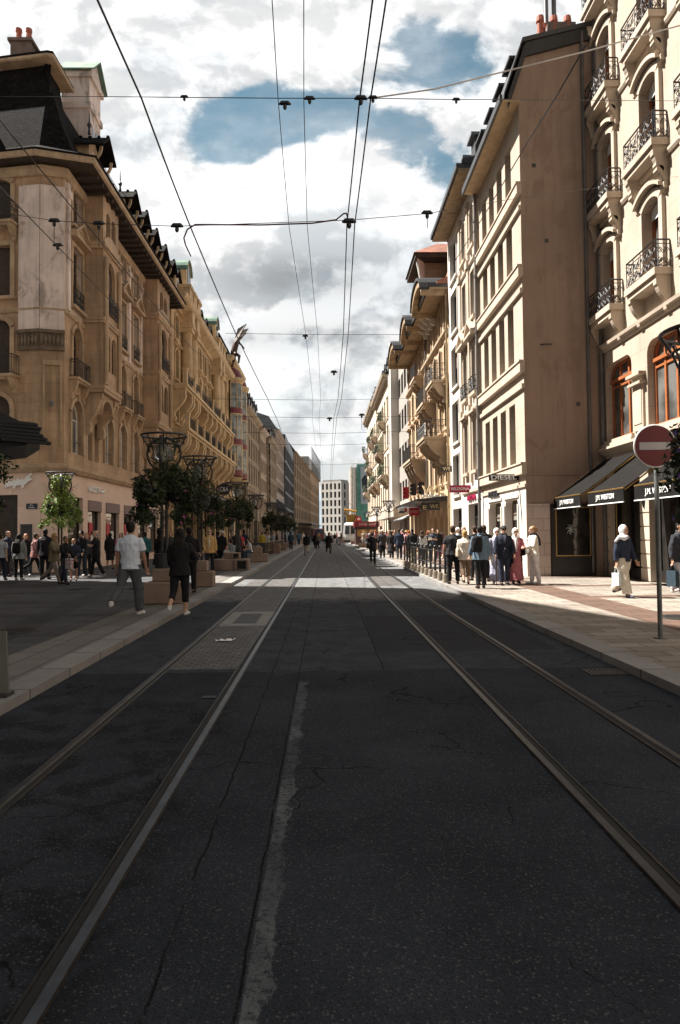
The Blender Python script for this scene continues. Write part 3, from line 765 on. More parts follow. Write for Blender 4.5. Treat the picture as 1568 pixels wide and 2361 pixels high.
mb = MB(); wall_holes(mb, FS, 0, LS, 11.6, 18.2, uph, 0.3); mb.build('upper_wall', PLASTER_BOUNCE, b1)
mb = MB(); wall_holes(mb, FS, 0, LS, 0, 4.5, shop, 0.3); 
wall_holes(mb, FC, 0, LC, 0, 4.5, []); wall_holes(mb, FA, 0, LA, 0, 4.5, [(1.05,3.6,0.1,3.5),(5.0,8.5,0.1,3.5),(9.5,13.5,0.1,3.5)], 0.3)
mb.build('shop_wall', SHOP_STONE, b1)
fa_h = []
for u in (2.0, 6.4, 10.6): fa_h += [(u-0.62,u+0.62,5.45,7.9,0.62),(u-0.6,u+0.6,8.8,11.3,0.4),(u-0.6,u+0.6,12.3,14.6),(u-0.6,u+0.6,15.6,17.6,0.25)]
mb = MB(); wall_holes(mb, FA, 0, LA, 4.85, 18.2, fa_h, 0.3); wall_holes(mb, FC, 0, LC, 4.85, 18.2, []); mb.build('side_wall', STONE_TAN, b1)
for k, h in enumerate(fa_h):
    o = window(b1, FA, h, DARKFRAME if k % 4 else WHITEPAINT, GLASS, 0.3, 0.07, 1, (0.68,), blind=0.95 if k % 4 == 2 else 0)
    surround(o, FA, h, STONE_TAN2, 0.2, 0.10, 0.12 if k % 4 != 0 else 0)
    if k % 4 == 1: balcony(b1, FA, h[0]-0.45, h[1]+0.45, h[2]-0.05, 0.6, 0.85, 'bars', STONE_TAN2)
    if k % 4 == 3: balcony(b1, FA, h[0]-0.35, h[1]+0.35, h[2]-0.05, 0.55, 0.85, 'scroll', STONE_TAN2)
# pale plaster on the corner, dark carved band below it
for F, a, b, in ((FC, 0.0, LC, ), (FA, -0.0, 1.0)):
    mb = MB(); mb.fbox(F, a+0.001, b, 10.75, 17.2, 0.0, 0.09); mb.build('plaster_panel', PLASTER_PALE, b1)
    mb = MB(); mb.fbox(F, a-0.02, b+0.02, 9.85, 10.72, 0.0, 0.14)
    n = 6 if b-a > 0.9 else 4
    for k in range(n):
        u = a+(b-a)*(k+0.5)/n; r = (b-a)/n*0.46
        mb.prism(F, [(u-r,10.28),(u,10.02),(u+r,10.28),(u,10.55)], 0.14, 0.20)
    mb.fbox(F, a-0.04, b+0.04, 10.60, 10.74, 0.14, 0.22); mb.build('carved_band', mat('dark_carved_stone',(0.17,0.125,0.085),0.9,0.3,3,0.008,20,fine=0.4), b1)
# tall blind niche on the chamfer below the band
mb = MB(); mb.fbox(FC, 0.12, 0.2, 5.6, 9.2, 0, 0.08); mb.fbox(FC, 0.82, 0.9, 5.6, 9.2, 0, 0.08); mb.fbox(FC, 0.12, 0.9, 9.2, 9.4, 0, 0.1); mb.build('niche_frame', STONE_TAN2, b1)
mb = MB(); mb.tube([FC.p(0.5,7.55,0.02),FC.p(0.5,7.55,0.25),FC.p(0.5,7.45,0.32)], 0.05, 8); mb.ell(FC.p(0.5,7.38,0.34),(0.1,0.1,0.06)); mb.build('wall_lamp', ZINC, b1)
# ledges running round the corner
def ledge1(v, h, out, m, name):
    mb = MB(); rings = []
    for q, z in ((0.0,v),(out*0.6,v+0.02),(out,v+h*0.45),(out,v+h*0.8),(0.0,v+h)):
        rings.append([(p.x,p.y,z) for p in plan1(q)])
    mb.loft(rings, 0, cap=False, closed=False); return mb.build(name, m, b1)
ledge1(4.46, 0.42, 0.28, STONE_TAN2, 'ledge'); ledge1(11.55, 0.22, 0.10, STONE_TAN2, 'ledge'); ledge1(17.6, 0.5, 0.22, STONE_TAN2, 'cornice')
# street windows
for k, h in enumerate(up):
    if k < 20:
        r = k % 4
        o = window(b1, FS, h, WHITEPAINT if r == 0 else BROWNFRAME, GLASS_C if r == 0 else GLASS, 0.3, 0.07, 1, (0.66,))
        surround(o, FS, h, STONE_TAN2, 0.17, 0.10, 0.14 if r else 0.0, 'tri' if r == 2 else None, key=(r in (0,1)))
        if r == 1: balcony(b1, FS, h[0]-0.28, h[1]+0.28, h[2]-0.02, 0.42, 0.8, 'bars', STONE_TAN2, cons_h=0.8)
        if r == 2: railing(o, FS, h[0]-0.05, h[1]+0.05, h[2], 0.12, 0.85, 'scroll', True, 'window_railing')
        if r == 0:
            mb = MB(); mb.tube([FS.p(h[0],6.0,-0.05),FS.p(h[1],6.0,-0.05)], 0.022, 6); mb.build('guard_bar', BLACKIRON, o)
    else: window(b1, FS, h, WHITEPAINT, GLASS_C, 0.3, 0.06, 1, (0.6,))
# pilaster strips between the columns, reflected light put into their pale colour
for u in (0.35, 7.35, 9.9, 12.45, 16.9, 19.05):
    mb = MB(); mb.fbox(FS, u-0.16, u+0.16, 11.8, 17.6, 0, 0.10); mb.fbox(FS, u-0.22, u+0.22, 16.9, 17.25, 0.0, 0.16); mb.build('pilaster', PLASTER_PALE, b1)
# two oriels
for u0, u1 in ((2.35,4.75),(13.0,16.3)):
    FO = FS.sh(dw=0.95); um = (u0+u1)/2; hw = (u1-u0)/2
    holes = [(um-hw*0.72,um-0.10,9.7,11.5,0.35),(um+0.10,um+hw*0.72,9.7,11.5,0.35),(um-hw*0.55,um+hw*0.55,12.5,15.2,min(0.6,hw*0.5)),(um-hw*0.62,um-0.08,16.0,17.5,0.3),(um+0.08,um+hw*0.62,16.0,17.5,0.3)]
    mb = MB(); wall_holes(mb, FO, u0, u1, 8.7, 18.1, holes, 0.25)
    for uu in (u0, u1): mb.poly([FS.p(uu,8.7,0),FS.p(uu,8.7,0.95),FS.p(uu,18.1,0.95),FS.p(uu,18.1,0)])
    mb.poly([FS.p(u0,8.7,0),FS.p(u1,8.7,0),FS.p(u1,8.7,0.95),FS.p(u0,8.7,0.95)])
    o = mb.build('oriel', STONE_TAN, b1)
    for h in holes: window(b1, FO, h, BROWNFRAME, GLASS, 0.25, 0.06, 1 if h[1]-h[0] > 0.9 else 0, (0.62,))
    railing(o, FO, um-hw*0.6, um+hw*0.6, 12.45, 0.14, 0.85, 'scroll')
    mb = MB()
    for v, h, p in ((8.5,0.35,0.14),(11.85,0.28,0.12),(15.45,0.30,0.16)):
        mb.fbox(FO, u0-p, u1+p, v, v+h*0.5, -0.95, p*0.7); mb.fbox(FO, u0-p*1.3, u1+p*1.3, v+h*0.5, v+h, -0.95, p)
    for uu in (u0+0.14, u1-0.14):
        mb.tube([FO.p(uu,8.9,0.10),FO.p(uu,14.6,0.10),FO.p(uu,15.0,0.10),FO.p(uu,15.2,0.1)], [0.12,0.12,0.15,0.03], 8)
    ap = arc_pts(u0-0.05, u1+0.05, 16.4, 0.6, 10)
    mb.prism(FO, [(u0-0.05,15.74)]+ap+[(u1+0.05,15.74)], -0.2, 0.05)
    mb.build('oriel_moulding', STONE_TAN2, o)
    mb = MB()
    for uu in (u0+0.2, u1-0.2): mb.profile(FS, console_profile(8.5, 2.0, 0.9), uu-0.18, uu+0.18)
    ap = arc_pts(u0+0.4, u1-0.4, 8.3, min(1.1,hw-0.4), 10)
    for (x0,y0),(x1,y1) in zip(ap[:-1],ap[1:]): mb.hexa([FS.p(x0,y0,0),FS.p(x1,y1,0),FS.p(x1,8.5,0),FS.p(x0,8.5,0),FS.p(x0,y0,0.8),FS.p(x1,y1,0.8),FS.p(x1,8.5,0.8),FS.p(x0,8.5,0.8)])
    mb.build('oriel_corbel', STONE_TAN2, o)
# shop fittings
for k, h in enumerate(shop):
    o = window(b1, FS, h, DARKFRAME, GLASS_S, 0.26, 0.06, 0, (), name='shop_window')
    if k: 
        mb = MB(); mb.fbox(FS, h[0], h[1], h[3]-0.52, h[3]-0.02, -0.12, 0.04); mb.build('blind_box', mat('mauve_blind_box',(0.20,0.13,0.12),0.6,0.1,3), o)
        if k in (1,2,3):     # things on show behind the glass, seen as pale shapes
            mb = MB(); mb.fbox(FS, h[0]+0.3, h[0]+0.42, 0.6, 2.7, -0.235, -0.20); mb.fbox(FS, h[1]-0.9, h[1]-0.4, 1.1, 1.9, -0.235, -0.2); mb.build('window_display', WHITEPAINT, o)
            mb = MB(); mb.fbox(FS, h[0]+0.8, h[0]+1.3, 1.7, 2.3, -0.235, -0.2); mb.build('window_display', mat('red_display',(0.5,0.04,0.05),0.6), o)
for h in ((1.05,3.6,0.1,3.5),(5.0,8.5,0.1,3.5),(9.5,13.5,0.1,3.5)):
    window(b1, FA, h, DARKFRAME, GLASS_S, 0.26, 0.07, 0, (0.72,), name='shop_window')
mb = MB(); mb.fbox(FA, 0.35, 0.9, 0.1, 2.2, 0.0, 0.03); 
WHITE_SIGN = mat('white_sign_letters', (0.82,0.82,0.80), 0.5, 0.03)
s = mb.build('poster_case', DARKFRAME, b1)
lt = lettering('LACOSTE', FS.p(3.75,3.95,0.06), (0,1,0), (0,0,1), 1.55, 0.30, 0.06, WHITE_SIGN, b1, bold=0.01)
def croc(F, u, v, L, flip=1):
    pts = [(0,0.10),(0.10,0.16),(0.2,0.27),(0.30,0.22),(0.36,0.30),(0.42,0.24),(0.5,0.32),(0.56,0.25),(0.64,0.30),(0.72,0.27),(0.80,0.36),(0.90,0.42),(1.0,0.50),(0.98,0.42),(0.9,0.34),(1.0,0.30),(0.99,0.25),(0.88,0.22),(0.80,0.14),(0.72,0.10),(0.70,0.0),(0.62,0.02),(0.64,0.10),(0.44,0.08),(0.40,-0.02),(0.32,0.0),(0.36,0.09),(0.2,0.06),(0.12,0.04),(0.02,0.0),(0.10,0.08)]
    mb = MB(); mb.prism(F, [(u+flip*(x-0.5)*L, v+(y-0.2)*L) for x, y in pts], 0.03, 0.09); return mb
o = croc(FS, 5.0, 3.95, 0.62).build('emblem', WHITE_SIGN, b1)
o = croc(FA, 1.0, 4.05, 1.35, -1).build('emblem', WHITE_SIGN, b1)
pl = MB(); pl.fbox(FA, 0.1, 0.62, 2.86, 3.10, 0.0, 0.03); plo = pl.build('street_plate', mat('blue_enamel',(0.015,0.025,0.06),0.3,0.1), b1)
lettering('Rue', FA.p(0.36,3.03,0.035), -UA, (0,0,1), 0.14, 0.07, 0.006, WHITE_SIGN, plo); lettering("d'Italie", FA.p(0.36,2.93,0.035), -UA, (0,0,1), 0.27, 0.075, 0.006, WHITE_SIGN, plo)
# eaves and roof
mb = MB(); mb.loft([ring1(0.0,18.15),ring1(1.35,18.15)], 0, cap=False); mb.build('soffit', DARKWOOD, b1)
mb = MB()
for k in range(26):
    y = 31.0+k*0.72; mb.box(-11.5,-10.25,y-0.07,y+0.07,17.98,18.14)
mb.build('rafter_ends', DARKWOOD, b1)
mb = MB(); mb.loft([ring1(1.35,18.15),ring1(1.45,18.2),ring1(1.45,18.42),ring1(1.3,18.44)], 0, cap=False); mb.build('eaves_board', STONE_TAN2, b1)
mb = MB(); mb.loft([ring1(1.5,18.42),ring1(1.52,18.5),ring1(1.2,18.52)], 0, cap=False); mb.build('gutter', SLATE, b1)
def ring1c(o, z, ye):
    s, bq, aq, l = plan1(o); return [(s.x,ye,z),(bq.x,bq.y,z),(aq.x,aq.y,z),(l.x,l.y,z),(l.x+1,ye,z)]
mb = MB(); mb.loft([ring1(1.4,18.47),ring1(0.35,18.9),ring1(-0.25,20.3),ring1(-0.75,21.9),ring1(-4.5,22.5)], 0); mb.build('roof', SLATE, b1)
mb = MB(); mb.loft([ring1c(0.05,19.0,33.0),ring1c(-0.40,20.2,33.0),ring1c(-0.95,21.6,33.0),ring1c(-1.3,23.6,33.0)], 0); pav = mb.build('corner_roof', SLATE, b1)
mb = MB(); mb.loft([ring1c(-0.85,23.6,33.3),ring1c(-0.75,23.72,33.4),ring1c(-0.75,23.86,33.4),ring1c(-2.9,24.6,33.2)], 0); mb.build('roof_cap', SLATE, pav)
mb = MB(); mb.loft([ring1c(-0.77,23.56,33.35),ring1c(-0.71,23.6,33.42),ring1c(-0.71,23.71,33.42)], 0); mb.build('roof_trim', STONE_TAN2, pav)
SC_T = mat('glazed_scale_tile',(0.33,0.23,0.17),0.35,0.4,9.0,0.02,14,brick=(0.2,0.15,0.03,0.5))
mb = MB(); mb.poly([FA.p(-0.62,22.6,0.69),FA.p(1.3,22.4,0.69),FA.p(0.1,20.7,0.40),FA.p(-0.35,19.6,0.10)]) if False else None
dormer(b1, FS, 2.6, 18.75, 1.5, 1.5, 0.45, SLATE, STONE_TAN2, 0.75)
for u in (7.6, 10.0, 12.4, 14.8, 17.3): dormer(b1, FS, u, 18.75, 1.35, 1.45, 0.40, SLATE, STONE_TAN2, 0.75)
dormer(b1, FA, 3.6, 18.75, 1.6, 1.6, 0.45, SLATE, STONE_TAN2, 0.8); dormer(b1, FA, 8.5, 18.75, 1.6, 1.6, 0.45, SLATE, STONE_TAN2, 0.8)
for u, v in ((2.6,21.5),(7.6,21.2),(12.4,21.2)):
    mb = MB(); mb.tube([FS.p(u,v-0.3,0.2),FS.p(u,v,0.2),FS.p(u,v+0.15,0.2),FS.p(u,v+0.3,0.2),FS.p(u,v+0.9,0.2)], [0.08,0.05,0.12,0.04,0.01], 8); mb.build('finial', DARKFRAME, b1)
# tall stone gable with a copper cap
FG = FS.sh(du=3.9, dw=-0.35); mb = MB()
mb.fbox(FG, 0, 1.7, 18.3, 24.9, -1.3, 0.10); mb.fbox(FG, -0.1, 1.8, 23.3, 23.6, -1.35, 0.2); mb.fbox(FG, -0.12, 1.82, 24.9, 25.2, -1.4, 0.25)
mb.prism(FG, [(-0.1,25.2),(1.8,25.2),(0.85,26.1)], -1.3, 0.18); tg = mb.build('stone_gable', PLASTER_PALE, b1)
mb = MB(); mb.fbox(FG, 0.35, 0.75, 20.8, 22.6, 0.10, 0.13); mb.fbox(FG, 0.95, 1.35, 20.8, 22.6, 0.10, 0.13); mb.build('gable_window', GLASS, tg)
mb = MB()
for s in (0, 1):
    x0 = -0.25 if s == 0 else 1.95; q = [(0.85,26.2),(x0,25.15)]
    mb.hexa([FG.p(q[0][0],q[0][1],-1.45),FG.p(q[1][0],q[1][1],-1.45),FG.p(q[1][0],q[1][1],0.4),FG.p(q[0][0],q[0][1],0.4),FG.p(q[0][0],q[0][1]+.1,-1.45),FG.p(q[1][0],q[1][1]+.1,-1.45),FG.p(q[1][0],q[1][1]+.1,0.4),FG.p(q[0][0],q[0][1]+.1,0.4)])
mb.build('gable_roof', COPPER, tg)
p = at(55, 112, 32.0); chimney(b1, (p.x,p.y,24.0), 0.95, 0.7, 0.9, 2, mat('sooty_chimney',(0.15,0.105,0.085),0.9,0.25,2), TERRA, 0.85)
for yy, hh in ((44.5,1.6),(47.5,2.0)): chimney(b1, (-13.3,yy,21.6), 0.9, 1.2, hh, 2, PLASTER_PALE, TERRA, 0.4)
mb = MB()
for k in range(14): mb.tube([(-12.6,36+k,21.9),(-12.6,36+k,23.0)], 0.02, 4)
mb.tube([(-12.6,36,23.0),(-12.6,49,23.0)], 0.025, 4); mb.tube([(-12.6,36,22.5),(-12.6,49,22.5)], 0.015, 4); mb.build('roof_railing', ZINC, b1)
mb = MB(); block_rest(mb, Fr((-11.52,30.5,0),(0,1,0),(1,0,0)), 19.0, 18.1, 6.0, 0, False); mb.poly([(-12.7,30.6,4),(-12.7,49,4),(-12.7,49,0),(-12.7,30.6,0)]); mb.build('inner_wall', DARKWOOD, b1)

# ---- ornate golden building: giant columns, curved consoles and iron balconies
b2 = thing('ornate_building', 'ornate golden stone building with giant columns and curved balcony consoles, left row', 'building', (-11.1,49.6,0))
F2 = Fr((-11.1,49.62,0),(0,1,0),(1,0,0)); L2 = 26.6
wc = [1.6, 8.6, 11.2, 13.7, 16.0, 22.6]
h2 = []
for u in wc: h2 += [(u-0.6,u+0.6,10.0,12.2,0.5),(u-0.6,u+0.6,13.3,15.6,0.55),(u-0.55,u+0.55,16.3,18.2,0.5)]
for u in (4.6, 18.8): h2 += [(u-0.32,u+0.32,13.3,17.4,0.32)]
lo = []
for k in range(8): lo.append((1.0+k*3.2,3.2+k*3.2,5.7,8.6,1.05))
mb = MB(); wall_holes(mb, F2, 0, L2, 9.4, 18.9, h2, 0.3); wall_holes(mb, F2, 0, L2, 5.2, 9.4, lo, 0.4); wall_holes(mb, F2, 0, L2, 0, 5.2, [(0.5+k*3.2,3.1+k*3.2,0.12,4.6) for k in range(8)], 0.4)
block_rest(mb, F2, L2, 18.9, 7.0, 0, False); mb.build('wall', STONE_GOLD, b2)
for k, h in enumerate(h2): 
    o = window(b2, F2, h, BROWNFRAME, GLASS, 0.3, 0.07, 1, (0.68,)); surround(o, F2, h, STONE_GOLD2, 0.15, 0.10, 0.1, 'hood' if k % 3 == 1 and k < 18 else None)
for h in lo: window(b2, F2, h, BROWNFRAME, GLASS, 0.4, 0.08, 2, (0.6,))
for k in range(8): window(b2, F2, (0.5+k*3.2,3.1+k*3.2,0.12,4.6), DARKFRAME, GLASS_S, 0.4, 0.07, 1, (0.7,), name='shop_window')
for u in (3.6, 5.6, 17.8, 19.8):      # the giant columns
    mb = MB(); c = lambda v: F2.p(u, v, 0.42)
    mb.fbox(F2, u-0.55, u+0.55, 12.7, 13.15, 0.0, 0.95)
    mb.tube([c(13.15),c(13.3),c(13.42),c(13.5),c(15.0),c(17.2),c(17.3),c(17.38)], [0.50,0.50,0.46,0.42,0.43,0.37,0.42,0.42], 16)
    mb.fbox(F2, u-0.5, u+0.5, 17.38, 17.75, 0.0, 0.92); mb.fbox(F2, u-0.6, u+0.6, 17.75, 18.0, 0.0, 1.02); mb.fbox(F2, u-0.52, u+0.52, 18.0, 19.0, 0.0, 0.95)
    for s in (-1, 1): mb.profile(F2, console_profile(18.9, 0.9, 0.35), u+s*0.62-0.08, u+s*0.62+0.08)
    mb.build('column', STONE_GOLD2, b2, smooth=False)
mb = MB(); mb.profile(F2, prof_shift([(-0.01,0),(0.2,0.0),(0.25,0.25),(0.95,0.45),(1.05,0.55),(1.15,0.85),(-0.01,0.95)],18.6), 0, L2); mb.build('cornice', STONE_GOLD2, b2)
for u in (2.9, 4.6, 6.3, 17.1, 18.8, 20.5):    # attic blocks standing on the cornice
    mb = MB(); mb.fbox(F2, u-0.55, u+0.55, 19.56, 20.6, -0.3, 0.9); mb.fbox(F2, u-0.65, u+0.65, 20.6, 20.85, -0.35, 1.0); mb.fbox(F2, u-0.6, u+0.6, 19.5, 19.75, -0.3, 0.95); mb.build('attic_block', STONE_GOLD2, b2)
mansard(b2, F2, L2, 19.5, 2.2, 0.9, 7.0, SLATE, 0.0)
for u in (4.6, 18.8):                 # rounded copper-hooded windows
    mb = MB(); ap = arc_pts(u-0.9, u+0.9, 23.4, 0.88, 10); mb.prism(F2, [(u-0.9,20.7)]+ap+[(u+0.9,20.7)], -1.6, 0.35); o = mb.build('round_dormer', STONE_GOLD2, b2)
    mb = MB(); op = arc_pts(u-1.05, u+1.05, 23.55, 1.02, 10); ip = ap
    for i in range(10): 
        q = [ip[i],ip[i+1],op[i+1],op[i]]; mb.hexa([F2.p(x,y,-1.7) for x,y in q]+[F2.p(x,y,0.5) for x,y in q])
    mb.build('copper_hood', COPPER, o)
    mb = MB(); a2 = arc_pts(u-0.5,u+0.5,23.0,0.5,8); mb.prism(F2, [(u-0.5,21.4)]+a2+[(u+0.5,21.4)], 0.35, 0.38); mb.build('dormer_window', GLASS, o)
for u in (8.6, 11.2, 13.7, 16.0, 22.6, 1.6): dormer(b2, F2, u, 19.6, 1.3, 1.4, 0.1, SLATE, STONE_GOLD2, 0.2, brackets=False)
# balcony level 2 with deep S-shaped consoles
def big_console(v_top, h, p):
    """deep S-shaped bracket: bulging nose, hollow belly, volute at its foot"""
    pts = [(-0.01,v_top),(p,v_top),(p,v_top-0.10*h)]
    for i in range(15):
        t = i/14; w = p*(0.98-0.80*(0.5-0.5*math.cos(math.pi*min(1,t*1.12)))) + 0.10*p*math.sin(t*math.pi*2)
        if t > 0.78: w += 0.16*p*math.sin((t-0.78)/0.22*math.pi)
        pts.append((max(0.04,w), v_top-h*(0.10+0.90*t)))
    return pts+[(-0.01,v_top-h)]
for (v, h, p, us, nm) in ((12.75,2.3,1.0,[0.5,2.9,3.7,5.5,6.3,9.9,12.4,14.9,17.1,17.9,19.7,20.5,23.9,26.1],'balcony'),(9.5,2.4,1.15,[0.5,1.4,3.7,4.6,6.9,7.8,10.1,11.0,13.3,14.2,16.5,17.4,19.7,20.6,22.9,23.8,26.0],'balcony')):
    mb = MB(); mb.fbox(F2, 0.05, L2-0.05, v-0.22, v, -0.02, p+0.12); mb.fbox(F2, 0.1, L2-0.1, v-0.42, v-0.22, -0.02, p-0.02)
    o = mb.build(nm, STONE_GOLD2, b2)
    for u in us:
        m2 = MB(); m2.profile(F2, big_console(v-0.42, h, p-0.05), u-0.22, u+0.22)
        if v < 10:
            m2.tube([F2.p(u-0.2,v-0.42-h*0.93,0.18),F2.p(u+0.2,v-0.42-h*0.93,0.18)], 0.22, 10); m2.tube([F2.p(u-0.2,v-0.75,p-0.15),F2.p(u+0.2,v-0.75,p-0.15)], 0.16, 8)
        m2.build('console', STONE_GOLD2, o)
    for k, u in enumerate(us[::2]):
        m2 = MB(); m2.fbox(F2, u-0.2, u+0.2, v, v+1.0, p-0.25, p+0.05); m2.fbox(F2, u-0.26, u+0.26, v+1.0, v+1.15, p-0.3, p+0.1); m2.build('pedestal', STONE_GOLD2, o)
    for ua, ub in zip(us[::2][:-1], us[::2][1:]): railing(o, F2, ua+0.2, ub-0.2, v, p-0.1, 0.95, 'scroll' if v > 11 else 'bars', False)
mb = MB(); mb.hexa([F2.p(3,4.9,0),F2.p(24,4.9,0),F2.p(24,4.55,2.4),F2.p(3,4.55,2.4),F2.p(3,5.05,0),F2.p(24,5.05,0),F2.p(24,4.75,2.45),F2.p(3,4.75,2.45)])
for k in range(30): mb.tube([F2.p(3.2+k*0.7,5.08,0.05),F2.p(3.2+k*0.7,4.80,2.42)], 0.05, 5)
mb.build('canopy', DARKFRAME, b2)
# round shop sign on a bracket
p = at(517, 1127.5, 63.0); s = MB(); 
s.tube([(p.x,62.93,p.z),(p.x,63.07,p.z)], 0.55, 24); sg = s.build('shop_sign', mat('dark_sign_panel',(0.02,0.018,0.02),0.4,0.05), b2)
lettering('C&A', (p.x,62.9,p.z), (1,0,0), (0,0,1), 0.78, 0.42, 0.03, WHITE_SIGN, sg)
mb = MB(); mb.torus((p.x,62.92,p.z), 0.56, 0.05, (0,1,0)); mb.tube([(p.x,63,p.z),(-11.1,63,p.z)], 0.03, 5); mb.build('sign_rim', mat('mauve_rim',(0.25,0.13,0.16),0.4), sg)

# ---- building with two glazed round bays, burgundy bands and domes, statue on its corner
b3 = thing('bay_window_building', 'narrow stone building with two tall round glazed bays and burgundy domes, left row', 'building', (-10.9,76.3,0))
F3 = Fr((-10.9,76.3,0),(0,1,0),(1,0,0)); L3 = 12.0
BURG = mat('burgundy_metal', (0.16,0.025,0.030), 0.5, 0.2, 3); BAYG = glass_mat('pale_bay_glass', (0.22,0.24,0.23), 0.15)
h3 = [(u-0.6,u+0.6,v,v+2.2) for u in (0.9,10.4) for v in (9.2,12.4,15.6)]
mb = MB(); wall_holes(mb, F3, 0, L3, 0, 21.5, h3, 0.25); block_rest(mb, F3, L3, 21.5, 7); mb.build('wall', STONE_GOLD, b3)
for h in h3: window(b3, F3, h, BROWNFRAME, GLASS, 0.25, 0.08, 1, (0.7,))
cornice(b3, F3, 0, L3, 21.2, [(-0.01,0),(0.3,0.1),(0.7,0.3),(0.8,0.6),(-0.01,0.7)], STONE_GOLD2, dent=0.8)
mansard(b3, F3, L3, 21.9, 2.4, 0.8, 7, SLATE)
for u in (2.7, 7.4):
    mb = MB(); c = F3.p(u,0,0.2)
    def rg(r, z): return [(c.x+r*math.cos(math.pi*(k/10-0.5)), c.y+r*math.sin(math.pi*(k/10-0.5)), z) for k in range(11)]
    mb.loft([rg(0.25,7.0),rg(0.6,7.4),rg(1.1,8.0),rg(1.25,8.2)], 0, False, False); o = mb.build('bay', STONE_GOLD2, b3)
    for fl in range(3):
        z0 = 8.3+fl*3.6
        mb = MB(); mb.loft([rg(1.16,z0+0.7),rg(1.16,z0+3.5)], 0, False, False); mb.build('bay_glass', BAYG, o)
        mb = MB(); mb.loft([rg(1.2,z0),rg(1.22,z0+0.05),rg(1.22,z0+0.66),rg(1.15,z0+0.7)], 0, False, False); mb.build('bay_band', BURG, o)
        mb = MB()
        for k in range(0,11,2): mb.tube([rg(1.17,z0+0.6)[k],rg(1.17,z0+3.6)[k]], 0.06, 6)
        mb.tube(rg(1.17,z0+1.9), 0.04, 5); mb.tube(rg(1.19,z0+3.55), 0.08, 5); mb.build('bay_frame', STONE_GOLD2, o)
    mb = MB(); mb.loft([rg(1.2,19.1),rg(1.45,19.3),rg(1.5,19.6),rg(1.2,19.7)], 0, False, False); mb.build('bay_cornice', STONE_GOLD2, o)
    mb = MB(); mb.loft([rg(1.2*math.cos(t*math.pi/2*0.97),19.65+1.3*math.sin(t*math.pi/2)) for t in [i/6 for i in range(7)]], 0, False, False); mb.build('bay_dome', BURG, o)
mb = MB(); mb.fbox(F3, 0.2, 1.2, 0.1, 4.5, -0.01, 0.02); mb.fbox(F3, 2.0, 5.4, 0.1, 4.5, -0.01, 0.02); mb.fbox(F3, 6.4, 11, 0.1, 4.5, -0.01, 0.02); mb.build('shop_window', GLASS_S, b3)
# winged bronze figure
t = thing('rooftop_statue', 'dark winged bronze figure leaning out from the roof edge above the round bays', 'statue', (-10.0,77.5,22.0))
BRONZE = mat('dark_bronze', (0.07,0.035,0.03), 0.55, 0.3, 8, metal=0.4)
mb = MB(); mb.tube([(-0.4,0,-0.6),(-0.25,0,0.5),(0.0,0,1.4),(0.15,0,2.0),(0.22,0,2.25)], [0.30,0.36,0.34,0.22,0.12], 8); mb.ell((0.33,0,2.45),(0.17,0.16,0.2)); 
mb.tube([(0.1,-0.2,1.9),(0.7,-0.3,2.1),(1.2,-0.2,2.6)], [0.13,0.1,0.07], 6); mb.tube([(0.05,0.2,1.8),(0.6,0.35,1.3),(0.9,0.4,0.9)], [0.13,0.1,0.07], 6)
mb.tube([(-0.2,-0.15,0.3),(0.4,-0.2,-0.1),(0.3,-0.2,-0.9)], [0.24,0.18,0.1], 6); mb.tube([(-0.3,0.15,0.3),(-0.3,0.2,-0.5),(-0.5,0.2,-1.2)], [0.24,0.17,0.1], 6)
mb.build('figure', BRONZE, t, local=True, smooth=True)
for s in (-1, 1):
    mb = MB(); q = [(-0.1,s*0.1,1.9),(0.3,s*0.4,3.0),(1.3,s*0.9,3.4),(0.9,s*0.8,2.8),(0.5,s*0.6,2.1),(-0.1,s*0.3,1.4)]
    mb.loft([[(x-0.04,y,z) for x,y,z in q],[(x+0.05,y+0.06,z) for x,y,z in q]]); mb.build('wing', mat('pale_bronze',(0.20,0.18,0.16),0.5,0.2,8), t, local=True)

